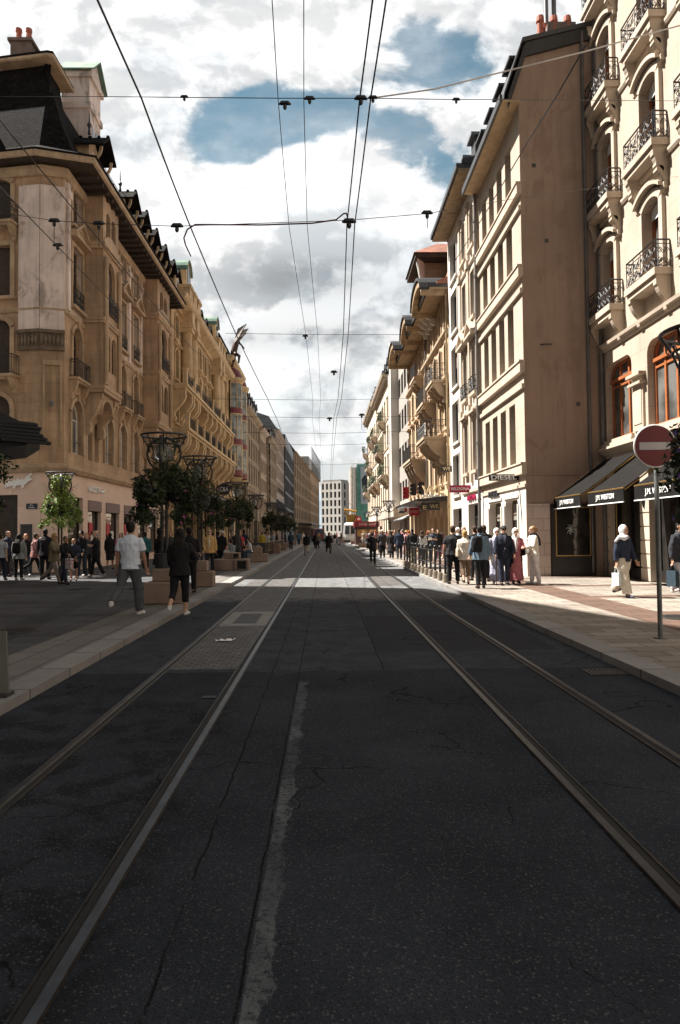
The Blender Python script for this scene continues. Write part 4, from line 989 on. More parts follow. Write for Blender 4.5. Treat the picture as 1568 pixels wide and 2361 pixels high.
# ---- the row beyond, building by building
GREYST = mat('grey_brown_stone', (0.27,0.205,0.14), 0.85, 0.2, 0.8, streak=0.5, brick=(0.9,0.4,0.006,0.1), fine=0.15)
GREYST2 = mat('grey_stone_trim', (0.32,0.25,0.18), 0.85, 0.2, 0.8, streak=0.4)
PINKST = mat('pale_pink_render', (0.42,0.33,0.27), 0.85, 0.15, 0.6, streak=0.3)
BROWNST = mat('brown_stone', (0.29,0.195,0.11), 0.85, 0.2, 0.8, streak=0.4)
def row_building(name, label, F, L, H, rows, ncol, w, wm, tm, roofm, roof_h, frame=BROWNFRAME, shopv=4.2, bands=(), sur=True, rail_rows=()):
    b = thing(name, label, 'building', F.p(0,0,0))
    cols = [L*(k+0.5)/ncol for k in range(ncol)]
    hs = [(u-w/2,u+w/2,a,c) for u in cols for a, c in rows]; ss = [(u-L/ncol*0.38,u+L/ncol*0.38,0.15,shopv-0.7) for u in cols]
    mb = MB(); wall_holes(mb, F, 0, L, shopv, H, hs, 0.2); wall_holes(mb, F, 0, L, 0, shopv, ss, 0.3); block_rest(mb, F, L, H, 7.0, 0, roof_h == 0); mb.build('wall', wm, b)
    far_windows(b, F, cols, rows, w, frame, GLASS, 0.2, sur=tm if sur else None)
    for h in ss:
        mb = MB(); mb.poly([F.p(h[0],h[2],-0.28),F.p(h[1],h[2],-0.28),F.p(h[1],h[3],-0.28),F.p(h[0],h[3],-0.28)]); mb.build('shop_window', GLASS_S, b)
    for v in bands: cornice(b, F, 0, L, v, BAND, tm, 'string_course')
    cornice(b, F, 0, L, H-0.5, [(-0.01,0),(0.25,0.1),(0.55,0.3),(0.65,0.55),(-0.01,0.6)], tm)
    if roof_h: mansard(b, F, L, H, roof_h, roof_h*0.55, 7.0, roofm, 0.3)
    for j in rail_rows:
        for u in cols: railing(b, F, u-w*0.6, u+w*0.6, rows[j][0], 0.25, 0.8, 'bars')
    return b, cols
FX = lambda X0, Y0, X1, Y1: (Fr((X0,Y0,0),(X1-X0,Y1-Y0,0),(Y1-Y0,X0-X1,0)), math.hypot(X1-X0,Y1-Y0))
F4, L4 = FX(-10.3,88.4,-10.1,105.0)
b4, c4 = row_building('stone_house', 'grey-brown stone house with roof dormers, right after the round bays, left row', F4, L4, 18.4, [(5.4,7.6),(8.8,11.2),(12.2,14.4),(15.4,17.3)], 6, 1.15, GREYST, GREYST2, SLATE, 2.6, bands=(4.7,8.1,11.6,14.8))
for u in c4[:5]: dormer(b4, F4, u, 18.9, 1.2, 1.2, 0.05, SLATE, SLATE, 0.15, brackets=False)
F5, L5 = FX(-9.9,105.1,-9.7,113.0)
row_building('stone_house', 'narrow grey stone house with tight window rows before the vertical sign, left row', F5, L5, 18.0, [(5.2,7.2),(8.2,10.2),(11.2,13.2),(14.2,16.2)], 5, 0.9, GREYST2, PINKST, SLATE, 2.4, bands=(4.6,13.7))
F6, L6 = FX(-9.3,113.1,-9.15,128.0)
b6, c6 = row_building('stone_house', 'grey stone house carrying a tall black vertical sign, left row', F6, L6, 17.6, [(5.2,7.2),(8.2,10.4),(11.4,13.4),(14.4,16.2)], 6, 1.0, GREYST, GREYST2, SLATE, 3.2, bands=(10.8,13.9))
for u in c6[1:5]: dormer(b6, F6, u, 18.0, 1.1, 1.4, 0.0, SLATE, SLATE, 0.15, brackets=False)
p = at(618, 1110, 113.5); sgn = MB(); sgn.box(p.x-0.4,p.x+0.4,113.3,113.5,p.z-4.6,p.z+6.4); so = sgn.build('vertical_sign', mat('black_sign',(0.012,0.012,0.014),0.4), b6)
for k, ch in enumerate('BONGENIE'): lettering(ch, (p.x,113.27,p.z+5.6-k*1.32), (1,0,0), (0,0,1), 0.42, 0.8, 0.04, WHITE_SIGN, so)
F7, L7 = FX(-9.1,128.1,-9.0,150.0)
b7, c7 = row_building('pink_building', 'pale pink five-storey building with a glazed lower front, left row', F7, L7, 21.3, [(9.6,11.6),(12.4,14.4),(15.2,17.2),(18.2,20.2)], 8, 1.2, PINKST, PINKST, ZINC, 2.5, shopv=8.2, bands=(8.6,17.6), rail_rows=(0,))
mb = MB()
for k in range(9): mb.fbox(F7, k*L7/8-0.12, k*L7/8+0.12, 3.4, 8.0, 0.0, 0.25)
for v in (3.4,5.6,8.0): mb.fbox(F7, 0, L7, v, v+0.2, 0.0, 0.2)
mb.build('glazing_frame', DARKFRAME, b7)
mb = MB(); mb.fbox(F7, 0.2, L7-0.2, 3.6, 7.9, -0.01, 0.04); mb.build('glazing', glass_mat('blue_glass',(0.10,0.16,0.20),0.08), b7)
F8, L8 = FX(-8.7,150.2,-8.5,185.0)
b8 = thing('glass_building', 'dark-framed glass office building with wide window bands, left row', 'building', F8.p(0,0,0))
mb = MB(); hs = [(L8*k/7+0.5,L8*(k+1)/7-0.5,4.0+j*3.5,7.0+j*3.5) for k in range(7) for j in range(5)]; wall_holes(mb, F8, 0, L8, 0, 23.6, hs, 0.5); block_rest(mb, F8, L8, 23.6, 8); mb.build('frame', DARKFRAME, b8)
for k in range(7):
    for j in range(5):
        a, c, v0, v1 = hs[k*5+j]; mb = MB(); mb.poly([F8.p(a,v0,-0.45),F8.p(c,v0,-0.45),F8.p(c,v1,-0.45),F8.p(a,v1,-0.45)], 0); 
        for q in (0.33,0.66): mb.fbox(F8, a+(c-a)*q-0.08, a+(c-a)*q+0.08, v0, v1, -0.44, -0.2, 1)
        mb.build('window', [glass_mat('lit_office_glass',(0.20,0.20,0.18),0.15), mat('amber_fin',(0.35,0.16,0.05),0.5)], b8)
F9, L9 = FX(-8.3,186.0,-5.6,245.0)
row_building('brown_building', 'brown stone building curving towards the street end, left row', F9, L9, 24.0, [(6,8.6),(9.8,12.4),(13.6,16.2),(17.4,20),(21,23)], 10, 2.2, BROWNST, BROWNST, SLATE, 2.5, bands=(5.2,9.2,16.8))
F10, L10 = FX(-5.5,246.0,-2.6,300.0)
b10, c10 = row_building('pale_block', 'brown building with scaffolding and a pale top storey at the far end, left row', F10, L10, 24.5, [(6,8.6),(9.8,12.4),(13.6,16.2),(17.4,20)], 9, 2.2, BROWNST, BROWNST, ZINC, 4.0, bands=(20.6,))
mb = MB(); mb.fbox(F10, 0, L10, 24.6, 29.5, -6, -0.3); mb.build('top_storey', mat('pale_grey_render',(0.42,0.40,0.38),0.85), b10)
mb = MB()
for k in range(18): mb.tube([F10.p(k*3,24,0.8),F10.p(k*3,33,0.8)], 0.08, 4)
for v in (26,29,32.5): mb.tube([F10.p(0,v,0.8),F10.p(L10,v,0.8)], 0.08, 4)
mb.build('scaffolding', ZINC, b10)
mb = MB(); mb.hexa([F9.p(10,4.4,0),F9.p(L9,4.4,0),F9.p(L9,4.0,4),F9.p(10,4.0,4),F9.p(10,4.7,0),F9.p(L9,4.7,0),F9.p(L9,4.4,4),F9.p(10,4.4,4)])
for k in range(5): mb.tube([F9.p(12+k*10,0,3.6),F9.p(12+k*10,4.2,3.6)], 0.12, 6)
tag(mb.build('tram_shelter', DARKFRAME), 'long dark flat-roofed tram shelter far down the left pavement', 'shelter')
# ================================================================== RIGHT SIDE  (u runs up the street, w towards the street)
CREAM = mat('cream_limestone', (0.435,0.36,0.285), 0.85, 0.10, 0.7, 0.004, 25, streak=0.18, brick=(1.3,0.6,0.006,0.06), fine=0.10)
CREAM2 = mat('cream_limestone_trim', (0.46,0.38,0.30), 0.85, 0.12, 1.0, 0.004, 25, streak=0.22, fine=0.1)
GABLE = mat('brown_rough_render', (0.29,0.21,0.162), 0.95, 0.12, 0.35, 0.004, 60, streak=0.28, stain=(0.20,0.135,0.10), fine=0.10)
WHITEST = mat('white_render', (0.62,0.575,0.52), 0.85, 0.06, 0.7, streak=0.18, fine=0.08)
TANR = mat('warm_tan_render', (0.52,0.375,0.24), 0.85, 0.12, 0.7, streak=0.3, fine=0.1)
TANR2 = mat('warm_tan_trim', (0.43,0.325,0.225), 0.85, 0.15, 1.0, streak=0.3)
LIGHTBLK = mat('light_stone_blocks', (0.50,0.40,0.345), 0.85, 0.12, 0.9, 0.004, 25, brick=(0.75,0.42,0.01,0.12), fine=0.15)
BEIGE = mat('beige_stone', (0.64,0.54,0.42), 0.85, 0.12, 0.8, streak=0.25)
CONC = mat('grey_concrete', (0.34,0.31,0.28), 0.85, 0.12, 1.0, brick=(1.6,1.2,0.015,0.08), streak=0.2)
GREYPIPE = mat('grey_downpipe', (0.11,0.10,0.095), 0.6, 0.2, 3.0)

# ---- brown-gabled building with the tall narrow windows
YG = 23.6; LG = 6.5; XG = 7.0
g1 = thing('gabled_building', 'tall building with a blank brown gable wall and four rows of narrow windows', 'building', (XG,YG,0))
FG1 = Fr((XG,YG,0),(0,1,0),(-1,0,0))
gu = [1.55,2.83,4.11,5.39]; gw = 0.40
gh = [(u-gw,u+gw,a,c) for u in gu for a, c in ((4.1,6.35),(7.85,10.05),(11.2,13.15),(14.1,16.05))]
mb = MB(); wall_holes(mb, FG1, 0, LG, 3.2, 16.9, gh, 0.42); mb.build('wall', CREAM, g1)
# blank side wall with mansard outline
prof = [(7.0,0.1),(7.0,16.85),(6.62,17.0),(7.22,18.95),(9.4,19.5),(12.5,19.8),(16.0,19.3),(16.0,0.1)]
mb = MB(); mb.poly([(x,YG+0.0,z) for x, z in prof if z > 2.6 or True]); mb.build('gable_wall', GABLE, g1)
mb = MB(); mb.box(7.0,9.36,YG-0.035,YG-0.004,3.62,3.70); mb.box(7.0,9.36,YG-0.03,YG-0.004,9.9,9.92) if False else None; mb.build('belt_line', GABLE, g1)
mb = MB(); mb.box(6.985,7.80,YG-0.06,YG-0.003,0.1,2.62); mb.build('stone_base', LIGHTBLK, g1)
mb = MB(); mb.tube([(7.6,YG-0.03,8.2),(7.72,YG-0.10,8.2),(8.0,YG-0.10,8.2)], 0.022, 6); mb.build('wall_bracket', BLACKIRON, g1)
mb = MB()
for x, z in ((7.9,11.9),(8.9,6.1),(7.5,14.6)): mb.box(x-0.06,x+0.06,YG-0.03,YG-0.003,z-0.06,z+0.06)
mb.build('wall_vents', DARKFRAME, g1)
mb = MB(); mb.tube([(9.28,YG-0.06,0.2),(9.28,YG-0.06,19.4)], 0.06, 8); mb.build('downpipe', GREYPIPE, g1)
def slab_along(pts, t, y0, y1):
    mb = MB()
    for (xa,za),(xb,zb) in zip(pts[:-1],pts[1:]): mb.hexa([(xa,y0,za),(xb,y0,zb),(xb,y1,zb),(xa,y1,za),(xa,y0,za+t),(xb,y0,zb+t),(xb,y1,zb+t),(xa,y1,za+t)])
    return mb
ro = slab_along([(6.45,16.98),(7.14,18.98),(9.4,19.55),(12.5,19.85)], 0.16, YG-0.14, YG+LG).build('roof', mat('dark_sheet_roof',(0.035,0.035,0.038),0.45,0.15,1.0), g1)
mb = slab_along([(6.60,16.6),(7.26,18.5),(9.4,19.08),(12.5,19.38)], 0.48, YG-0.10, YG-0.006); mb.build('verge_board', mat('dark_verge',(0.025,0.024,0.024),0.6), g1)
mb = MB(); mb.box(6.35,7.0,YG-0.14,YG+LG,16.82,16.90); mb.build('soffit', mat('pale_soffit',(0.50,0.36,0.22),0.8,0.15,2.0,brick=(5,0.15,0.01,0.1)), g1)
mb = MB(); mb.box(6.28,6.38,YG-0.16,YG+LG,16.80,17.06); mb.build('gutter', mat('dark_sheet_roof',(0.03,0.03,0.03)), g1)
for u in (0.9,2.4,3.9,5.4):
    mb = MB(); mb.prism(FG1, [(u-0.45,17.2),(u+0.45,17.2),(u+0.45,18.75),(u-0.45,18.75)], -1.2, 0.02); o = mb.build('dormer', mat('dark_verge',(0.025,0.024,0.024),0.6), g1)
    mb = MB(); mb.fbox(FG1, u-0.52, u+0.52, 18.75, 18.85, -1.2, 0.2); mb.build('dormer_roof', mat('dark_sheet_roof',(0.03,0.03,0.03)), o)
    mb = MB(); mb.fbox(FG1, u-0.33, u+0.33, 17.3, 18.6, 0.02, 0.05); mb.build('dormer_window', GLASS, o)
for u in range(4):
    for j in range(4):
        h = gh[u*4+j]; o = window(g1, FG1, h, BROWNFRAME, GLASS, 0.42, 0.06, 1 if j > 3 else 0, (), blind=0.0)
for v in (3.72, 7.30, 10.68, 13.62):
    mb = MB(); mb.fbox(FG1, -0.10, LG, v-0.05, v+0.30, -0.01, 0.16); mb.fbox(FG1, -0.12, LG, v+0.30, v+0.36, -0.01, 0.20); mb.build('string_course', CREAM2, g1)
    mb = MB(); mb.fbox(FG1, -0.06, LG, v-0.62, v-0.46, -0.01, 0.10) if v > 4 else mb.fbox(FG1, -0.06, LG, v-0.5, v-0.4, -0.01, 0.06); mb.build('string_course', CREAM2, g1)
# shop front with two round-cornered windows
sh = [(1.0,2.75,0.45,2.85,-0.2),(3.35,5.3,0.12,2.85,-0.2)]
mb = MB(); wall_holes(mb, FG1, 0, LG, 0, 3.2, sh, 0.35)
for h in sh:
    ap = arc_pts(h[0]-0.08,h[1]+0.08,h[3]+0.08,0.2); mb.fbox(FG1, h[0]-0.12, h[0]-0.02, 0.1, h[3]-0.2, 0, 0.05); mb.fbox(FG1, h[1]+0.02, h[1]+0.12, 0.1, h[3]-0.2, 0, 0.05); mb.fbox(FG1, h[0]-0.12, h[1]+0.12, h[3]+0.05, h[3]+0.15, 0, 0.05)
mb.build('shop_wall', WHITEST, g1)
for h in sh:
    o = window(g1, FG1, h, BROWNFRAME, GLASS_S, 0.35, 0.05, 1 if h is sh[1] else 0, (0.78,), name='shop_window')
    mb = MB(); mb.fbox(FG1, h[0]+0.05, h[1]-0.05, h[3]-0.75, h[3]-0.12, -0.315, -0.30); mb.build('blind', mat('grey_blind',(0.20,0.19,0.17),0.7), o)
DKP = mat('dark_sign_panel', (0.015,0.015,0.016), 0.4, 0.05)
mb = MB(); mb.box(5.92,7.02,24.42,24.50,3.50,3.73); s = mb.build('blade_sign', DKP, g1)
lettering('DIESEL', (6.45,24.40,3.615), (1,0,0), (0,0,1), 0.92, 0.16, 0.015, WHITE_SIGN, s, bold=0.012)
lettering('DIESEL', FG1.p(4.3,3.2,0.06), (0,-1,0), (0,0,1), 1.5, 0.26, 0.10, DARKFRAME, g1, bold=0.012)
# dark glazed shop case in the gable wall, with a brass frame inside
mb = MB(); mb.box(7.84,9.38,YG-0.10,YG-0.004,0.1,2.60); cs = mb.build('shop_case', mat('black_shopfront',(0.014,0.012,0.011),0.35,0.1), g1)
mb = MB(); x0, x1, z0, z1 = 7.98,9.20,0.82,2.46
for q in ((x0,x0+0.03,z0,z1),(x1-0.03,x1,z0,z1)): mb.box(q[0],q[1],YG-0.125,YG-0.099,q[2],q[3])
mb.box(x0,x1,YG-0.125,YG-0.099,z0-0.03,z0); mb.box(x0,x1,YG-0.125,YG-0.099,z1,z1+0.03); mb.build('brass_frame', mat('brass',(0.55,0.36,0.14),0.35,0.1,metal=0.9), cs)
mb = MB(); mb.box(x0+0.03,x1-0.03,YG-0.108,YG-0.101,z0,z1); mb.build('pane', GLASS_S, cs)
mb = MB()
for k in range(7):
    a = k*0.9; mb.tube([(8.5,YG-0.112,1.72),(8.5+0.10*math.cos(a),YG-0.118,1.72+0.14*math.sin(a)),(8.5+0.17*math.cos(a+0.4),YG-0.112,1.72+0.2*math.sin(a+0.4))], [0.03,0.02,0.005], 5)
mb.build('window_display', mat('grey_display',(0.34,0.36,0.36),0.6), cs)
# clustered chimney pots and two steel flues
mb = MB(); mb.box(8.3,9.3,YG+0.5,YG+1.6,19.3,20.2); ch = mb.build('chimney', mat('dark_chimney',(0.16,0.13,0.11),0.9,0.2,2), g1)
for k in range(6):
    x = 8.02+k*0.25; mb = MB(); mb.tube([(x,YG+0.6+0.4*(k%2),19.4),(x,YG+0.6+0.4*(k%2),20.2),(x,YG+0.6+0.4*(k%2),20.25),(x,YG+0.6+0.4*(k%2),20.45)], [0.12,0.11,0.15,0.13], 10); mb.build('chimney_pot', TERRA, ch)
for x in (8.45,8.75):
    mb = MB(); mb.tube([(x,YG+1.2,20.4),(x,YG+1.2,23.6)], 0.085, 10); mb.build('flue_pipe', ZINC, ch)
mb = MB(); block_rest(mb, FG1.sh(du=0.1,dw=-0.43), LG-0.2, 16.8, 6.0, 0); mb.build('inner_wall', DARKWOOD, g1)

# ---- recessed building with the scrolled balconies and black awnings
XW, YW0, YW1 = 9.80, 8.0, 23.48
w1 = thing('balcony_building', 'cream stone building with scrolled iron balconies, orange window frames and black shop awnings', 'building', (XW,YW1,0))
FW = Fr((XW,YW1,0),(0,-1,0),(-1,0,0)); LW = YW1-YW0       # u runs towards the viewer
bays = [0.72,3.77,6.82,9.87,12.92]
hw = []; 
for u in bays:
    for v in (9.12,12.82,16.52,20.2): hw.append((u-0.52,u+0.52,v,v+2.35,0.22))
mz = [(u-1.0+0.32,u+1.0+0.32,4.75,7.35,-0.38) for u in (0.78,3.83,6.88,9.93,12.7)]
mb = MB(); wall_holes(mb, FW, -0.07, LW, 4.3, 24.0, hw+mz, 0.30); block_rest(mb, FW, LW, 24.0, 7.0); mb.build('wall', CREAM, w1)
for k, h in enumerate(hw):
    o = window(w1, FW, h, ORANGEWOOD, GLASS, 0.30, 0.075, 1, (), blind=0.0)
    mb = MB(); ap = arc_pts(h[0]+0.08, h[1]-0.08, h[3]-0.08, 0.2); mb.poly([FW.p(x,y,-0.16) for x, y in [(h[0]+0.08,h[3]-0.5)]+ap+[(h[1]-0.08,h[3]-0.5)]]); mb.build('blind', mat('white_blind',(0.62,0.62,0.62),0.7), o)
    surround(o, FW, h, CREAM2, 0.20, 0.12, 0)
    so = o.children[-1]
    mb = MB(); op = arc_pts(h[0]-0.30,h[1]+0.30,h[3]+0.42,0.30); ip = arc_pts(h[0]-0.30,h[1]+0.30,h[3]+0.30,0.30)
    for i in range(len(op)-1): 
        q = [ip[i],ip[i+1],op[i+1],op[i]]; mb.hexa([FW.p(x,y,-0.01) for x,y in q]+[FW.p(x,y,0.26) for x,y in q])
    for s in (-1,1):
        uc = (h[0]+h[1])/2+s*0.80; mb.profile(FW, console_profile(h[3]+0.62, 0.75, 0.34), uc-0.10, uc+0.10)
        mb.tube([FW.p(uc-0.11,h[3]+0.42,0.22),FW.p(uc+0.11,h[3]+0.42,0.22)], 0.11, 10)
    mb.build('window_hood', CREAM2, o)
    u = (h[0]+h[1])/2
    balcony(w1, FW, u-0.98, u+0.98, h[2]-0.06, 0.50, 0.80, 'scroll', CREAM2, 0.36, 2, 0.85)
for v in (7.75, 11.45-2.9, ): pass
mb = MB(); mb.profile(FW, prof_shift([(-0.01,0),(0.06,0.0),(0.10,0.10),(0.16,0.14),(0.18,0.24),(-0.01,0.28)],7.85), -0.1, LW); mb.build('string_course', CREAM2, w1)
for v in (12.25,15.95,19.65):
    mb = MB(); mb.profile(FW, prof_shift([(-0.01,0),(0.05,0.0),(0.09,0.08),(0.09,0.16),(-0.01,0.2)],v), -0.1, LW); mb.build('string_course', CREAM2, w1)
for h in mz:
    o = window(w1, FW, h, ORANGEWOOD, GLASS_C, 0.30, 0.085, 2, (0.70,))
    mb = MB(); mb.fbox(FW, h[0], h[1], h[2]+(h[3]-h[2])*0.76, h[2]+(h[3]-h[2])*0.80, -0.26, -0.15); mb.build('transom', ORANGEWOOD, o)
    mb = MB(); mb.fbox(FW, h[0]-0.2, h[1]+0.2, 4.48, 4.62, 0, 0.16); mb.fbox(FW, h[0]-0.1, h[1]+0.1, 4.62, 4.74, 0, 0.10); mb.build('sill', CREAM2, o)
for u in (2.62,5.68,8.73,11.75):       # pilasters of the first floor
    mb = MB(); mb.fbox(FW, u-0.34, u+0.34, 4.75, 6.5, 0, 0.07); mb.fbox(FW, u-0.27, u+0.27, 4.95, 6.0, 0.07, 0.09); mb.fbox(FW, u-0.42, u+0.42, 6.16, 6.24, 0, 0.2); mb.fbox(FW, u-0.45, u+0.45, 6.42, 6.52, 0, 0.24); mb.build('pilaster', CREAM2, w1)
# ground floor: rusticated piers, dark glass
mb = MB(); mb.fbox(FW, -0.1, LW, 4.05, 4.3, -0.05, 0.05); mb.profile(FW, prof_shift([(-0.01,0),(0.1,0.0),(0.2,0.12),(0.26,0.2),(0.26,0.28),(-0.01,0.3)],4.22), -0.1, LW); mb.build('shop_cornice', CREAM2, w1)
for u0, u1 in ((-0.1,0.16),(2.52,3.12),(5.56,6.16),(8.6,9.2),(11.6,12.2)):
    mb = MB(); v = 0.1
    while v < 4.0:
        vt = min(v+0.42,4.05); mb.fbox(FW, u0, u1, v+0.02, vt-0.02, -0.3, 0.04); mb.fbox(FW, u0+0.01, u1-0.01, vt-0.02, vt+0.02, -0.3, 0.0); v = vt
    mb.build('pier', CREAM2, w1)
for u0, u1 in ((0.16,2.52),(3.12,5.56),(6.16,8.6),(9.2,11.6)):
    mb = MB(); mb.poly([FW.p(u0,0.1,-0.28),FW.p(u1,0.1,-0.28),FW.p(u1,4.1,-0.28),FW.p(u0,4.1,-0.28)], 0)
    for q in (u0+0.02,(u0+u1)/2,u1-0.10): mb.fbox(FW, q, q+0.08, 0.1, 4.05, -0.27, -0.18, 1)
    mb.fbox(FW, u0, u1, 0.1, 0.45, -0.275, -0.2, 1); mb.build('shop_window', [GLASS_S, mat('black_shopfront',(0.014,0.012,0.011))], w1)
mb = MB(); mb.tube([FW.p(0.62,0.35,-0.05),FW.p(0.62,2.6,-0.05)], 0.02, 6); mb.build('door_handle', mat('brass',(0.55,0.36,0.14)), w1)
mb = MB(); mb.tube([FW.p(2.82,2.35,0.05),FW.p(2.82,2.7,0.09)], [0.03,0.07], 8); mb.build('wall_lamp', BLACKIRON, w1)
downpipe(w1, FW, 0.02, 0.1, 23.5, GREYPIPE, 0.10, 0.07)
AWN = mat('charcoal_awning_cloth', (0.012,0.011,0.0105), 0.95, 0.2, 4.0, fine=0.2, spec=0.1)
BRASS = mat('brass',(0.55,0.36,0.14))
for k, u0 in enumerate((0.0, 3.08, 6.16)):
    u1 = u0+2.45
    aw = MB(); P = FW.p
    nS, nU = 8, 14; rr = []
    for i in range(nS+1):
        t = i/nS; row = []
        for j in range(nU+1):
            q = j/nU; sag = 0.045*math.sin(math.pi*t)*(0.6+0.4*math.sin(q*math.pi*6)**2)+0.012*mnoise.noise((q*5+k*3, t*4, 0))
            row.append(P(u0+(u1-u0)*q, 4.15+(2.80-4.15)*t-sag, 0.02+1.84*t))
        rr.append(row)
    for i in range(nS):
        for j in range(nU): aw.poly([rr[i][j],rr[i][j+1],rr[i+1][j+1],rr[i+1][j]])
    o = aw.build('awning', AWN, w1, True)
    mb = MB(); mb.hexa([P(u0,2.42,1.84),P(u1,2.42,1.84),P(u1,2.42,1.86),P(u0,2.42,1.86),P(u0,2.78,1.85),P(u1,2.78,1.85),P(u1,2.78,1.87),P(u0,2.78,1.87)]); va = mb.build('valance', AWN, o)
    lettering('J.M. WESTON', P((u0+u1)/2,2.60,1.875), (0,-1,0), (0,0,1), 1.25, 0.19, 0.008, WHITE_SIGN, o, bold=0.012)
    mb = MB(); mb.fbox(FW, u0, u1, 2.415, 2.44, 1.835, 1.88); mb.build('white_edge', WHITE_SIGN, o)
    mb = MB(); mb.tube([P(u0+0.01,2.80,1.86),P(u1-0.01,2.80,1.86)], 0.025, 6)
    for q in (u0+0.05,u1-0.05): mb.tube([P(q,4.05,0.05),P(q,2.75,1.82)], 0.022, 6)
    mb.build('awning_arm', BRASS, o)

# ---- narrow pilastered white building, then a plain white one, under one deep eave
n1 = thing('pilastered_house', 'narrow white stone house with pilasters, tall slim windows and a dark downpipe', 'building', (7.0,30.1,0))
FN = Fr((7.0,30.12,0),(0,1,0),(-1,0,0)); LN = 4.15
nh = []
for u in (1.05,2.95): nh += [(u-0.42,u+0.42,4.5,6.9,0.0),(u-0.42,u+0.42,8.1,10.4,0.3),(u-0.42,u+0.42,11.6,13.8,0.0),(u-0.42,u+0.42,14.9,16.9,0.3)]
mb = MB(); wall_holes(mb, FN, 0, LN, 3.5, 18.0, nh, 0.28); wall_holes(mb, FN, 0, LN, 0, 3.5, [(0.9,3.1,0.12,3.0)], 0.4); block_rest(mb, FN, LN, 18.0, 6); mb.build('wall', WHITEST, n1)
for k, h in enumerate(nh):
    o = window(n1, FN, h, BROWNFRAME, GLASS, 0.28, 0.06, 1, (0.7,)); surround(o, FN, h, CREAM2, 0.13, 0.09, 0.12, ('hood','tri',None,None)[k % 4])
    if k % 4 == 1: railing(o, FN, h[0]-0.1, h[1]+0.1, h[2], 0.22, 0.7, 'scroll', True, 'window_railing')
for u in (0.2,2.0,3.9):
    mb = MB(); mb.fbox(FN, u-0.17, u+0.17, 4.0, 17.3, 0, 0.12)
    for v in (7.3,10.9,14.2,17.0): mb.fbox(FN, u-0.25, u+0.25, v, v+0.35, 0, 0.2)
    mb.build('pilaster', CREAM2, n1)
for v in (3.5,7.35,10.95,14.25): cornice(n1, FN, 0, LN, v, BAND, CREAM2, 'string_course')
downpipe(n1, FN, -0.05, 0.2, 17.6, GREYPIPE, 0.16, 0.07)
window(n1, FN, (0.9,3.1,0.12,3.0), DARKFRAME, GLASS_S, 0.4, 0.06, 1, (0.78,), name='shop_window')
MAG = mat('magenta_sign', (0.30,0.010,0.055), 0.45, 0.06)
mb = MB(); mb.box(5.98,6.98,32.5,32.58,3.55,3.90); s = mb.build('blade_sign', MAG, n1)
lettering('BELDONA', (6.47,32.48,3.725), (1,0,0), (0,0,1), 0.84, 0.125, 0.02, WHITE_SIGN, s)
lettering('BELDONA', FN.p(2.1,3.28,0.05), (0,-1,0), (0,0,1), 1.8, 0.24, 0.06, MAG, n1, bold=0.02)
p1 = thing('white_house', 'plain white rendered house with one column of wide dark windows', 'building', (7.0,34.3,0))
FP = Fr((7.0,34.3,0),(0,1,0),(-1,0,0)); LP = 3.4
ph = [(0.75,2.45,v,v+2.15) for v in (3.6,6.4,9.35,12.3,15.15)]
mb = MB(); wall_holes(mb, FP, 0, LP, 3.2, 18.0, ph, 0.25); wall_holes(mb, FP, 0, LP, 0, 3.2, [(0.5,2.9,0.12,2.9)], 0.4); block_rest(mb, FP, LP, 18.0, 6); mb.build('wall', WHITEST, p1)
for k, h in enumerate(ph):
    o = window(p1, FP, h, DARKFRAME, GLASS, 0.25, 0.08, 1, (), blind=0.45 if k == 2 else 0)
    mb = MB(); mb.fbox(FP, h[0]-0.12, h[1]+0.12, h[2]-0.12, h[2], 0, 0.12); mb.fbox(FP, h[0]-0.06, h[0], h[2], h[3], 0, 0.06); mb.fbox(FP, h[1], h[1]+0.06, h[2], h[3], 0, 0.06); mb.fbox(FP, h[0]-0.06, h[1]+0.06, h[3], h[3]+0.06, 0, 0.06); mb.build('window_surround', WHITEST, o)
window(p1, FP, (0.5,2.9,0.12,2.9), DARKFRAME, GLASS_S, 0.4, 0.06, 1, (0.75,), name='shop_window')
mb = MB(); mb.box(6.4,7.0,37.35,37.42,4.98,5.32); s = mb.build('blade_sign', DKP, p1)
YEL = mat('cream_yellow_letters', (0.80,0.62,0.36), 0.45, 0.05)
lettering('WE', (6.7,37.33,5.15), (1,0,0), (0,0,1), 0.44, 0.20, 0.02, YEL, s)
for b, F, L in ((n1,FN,LN),(p1,FP,LP)):
    mb = MB(); mb.fbox(F, 0.0, L, 17.95, 18.06, -0.05, 0.85); mb.build('soffit', WOOD_SOF, b)
    mb = MB(); mb.fbox(F, 0.0, L, 18.06, 18.28, 0.0, 0.95); mb.build('gutter', mat('dark_sheet_roof',(0.03,0.03,0.03)), b)
    mansard(b, F, L, 18.25, 2.6, 1.4, 6.0, mat('dark_sheet_roof',(0.03,0.03,0.03)), 0.7)
    for u in (L*0.28,L*0.75):
        mb = MB(); mb.fbox(F, u-0.42, u+0.42, 18.6, 20.0, -1.4, -0.1); o = mb.build('dormer', mat('dark_verge',(0.025,0.024,0.024)), b)
        mb = MB(); mb.fbox(F, u-0.52, u+0.52, 20.0, 20.12, -1.5, 0.1); mb.build('dormer_roof', ZINC, o)

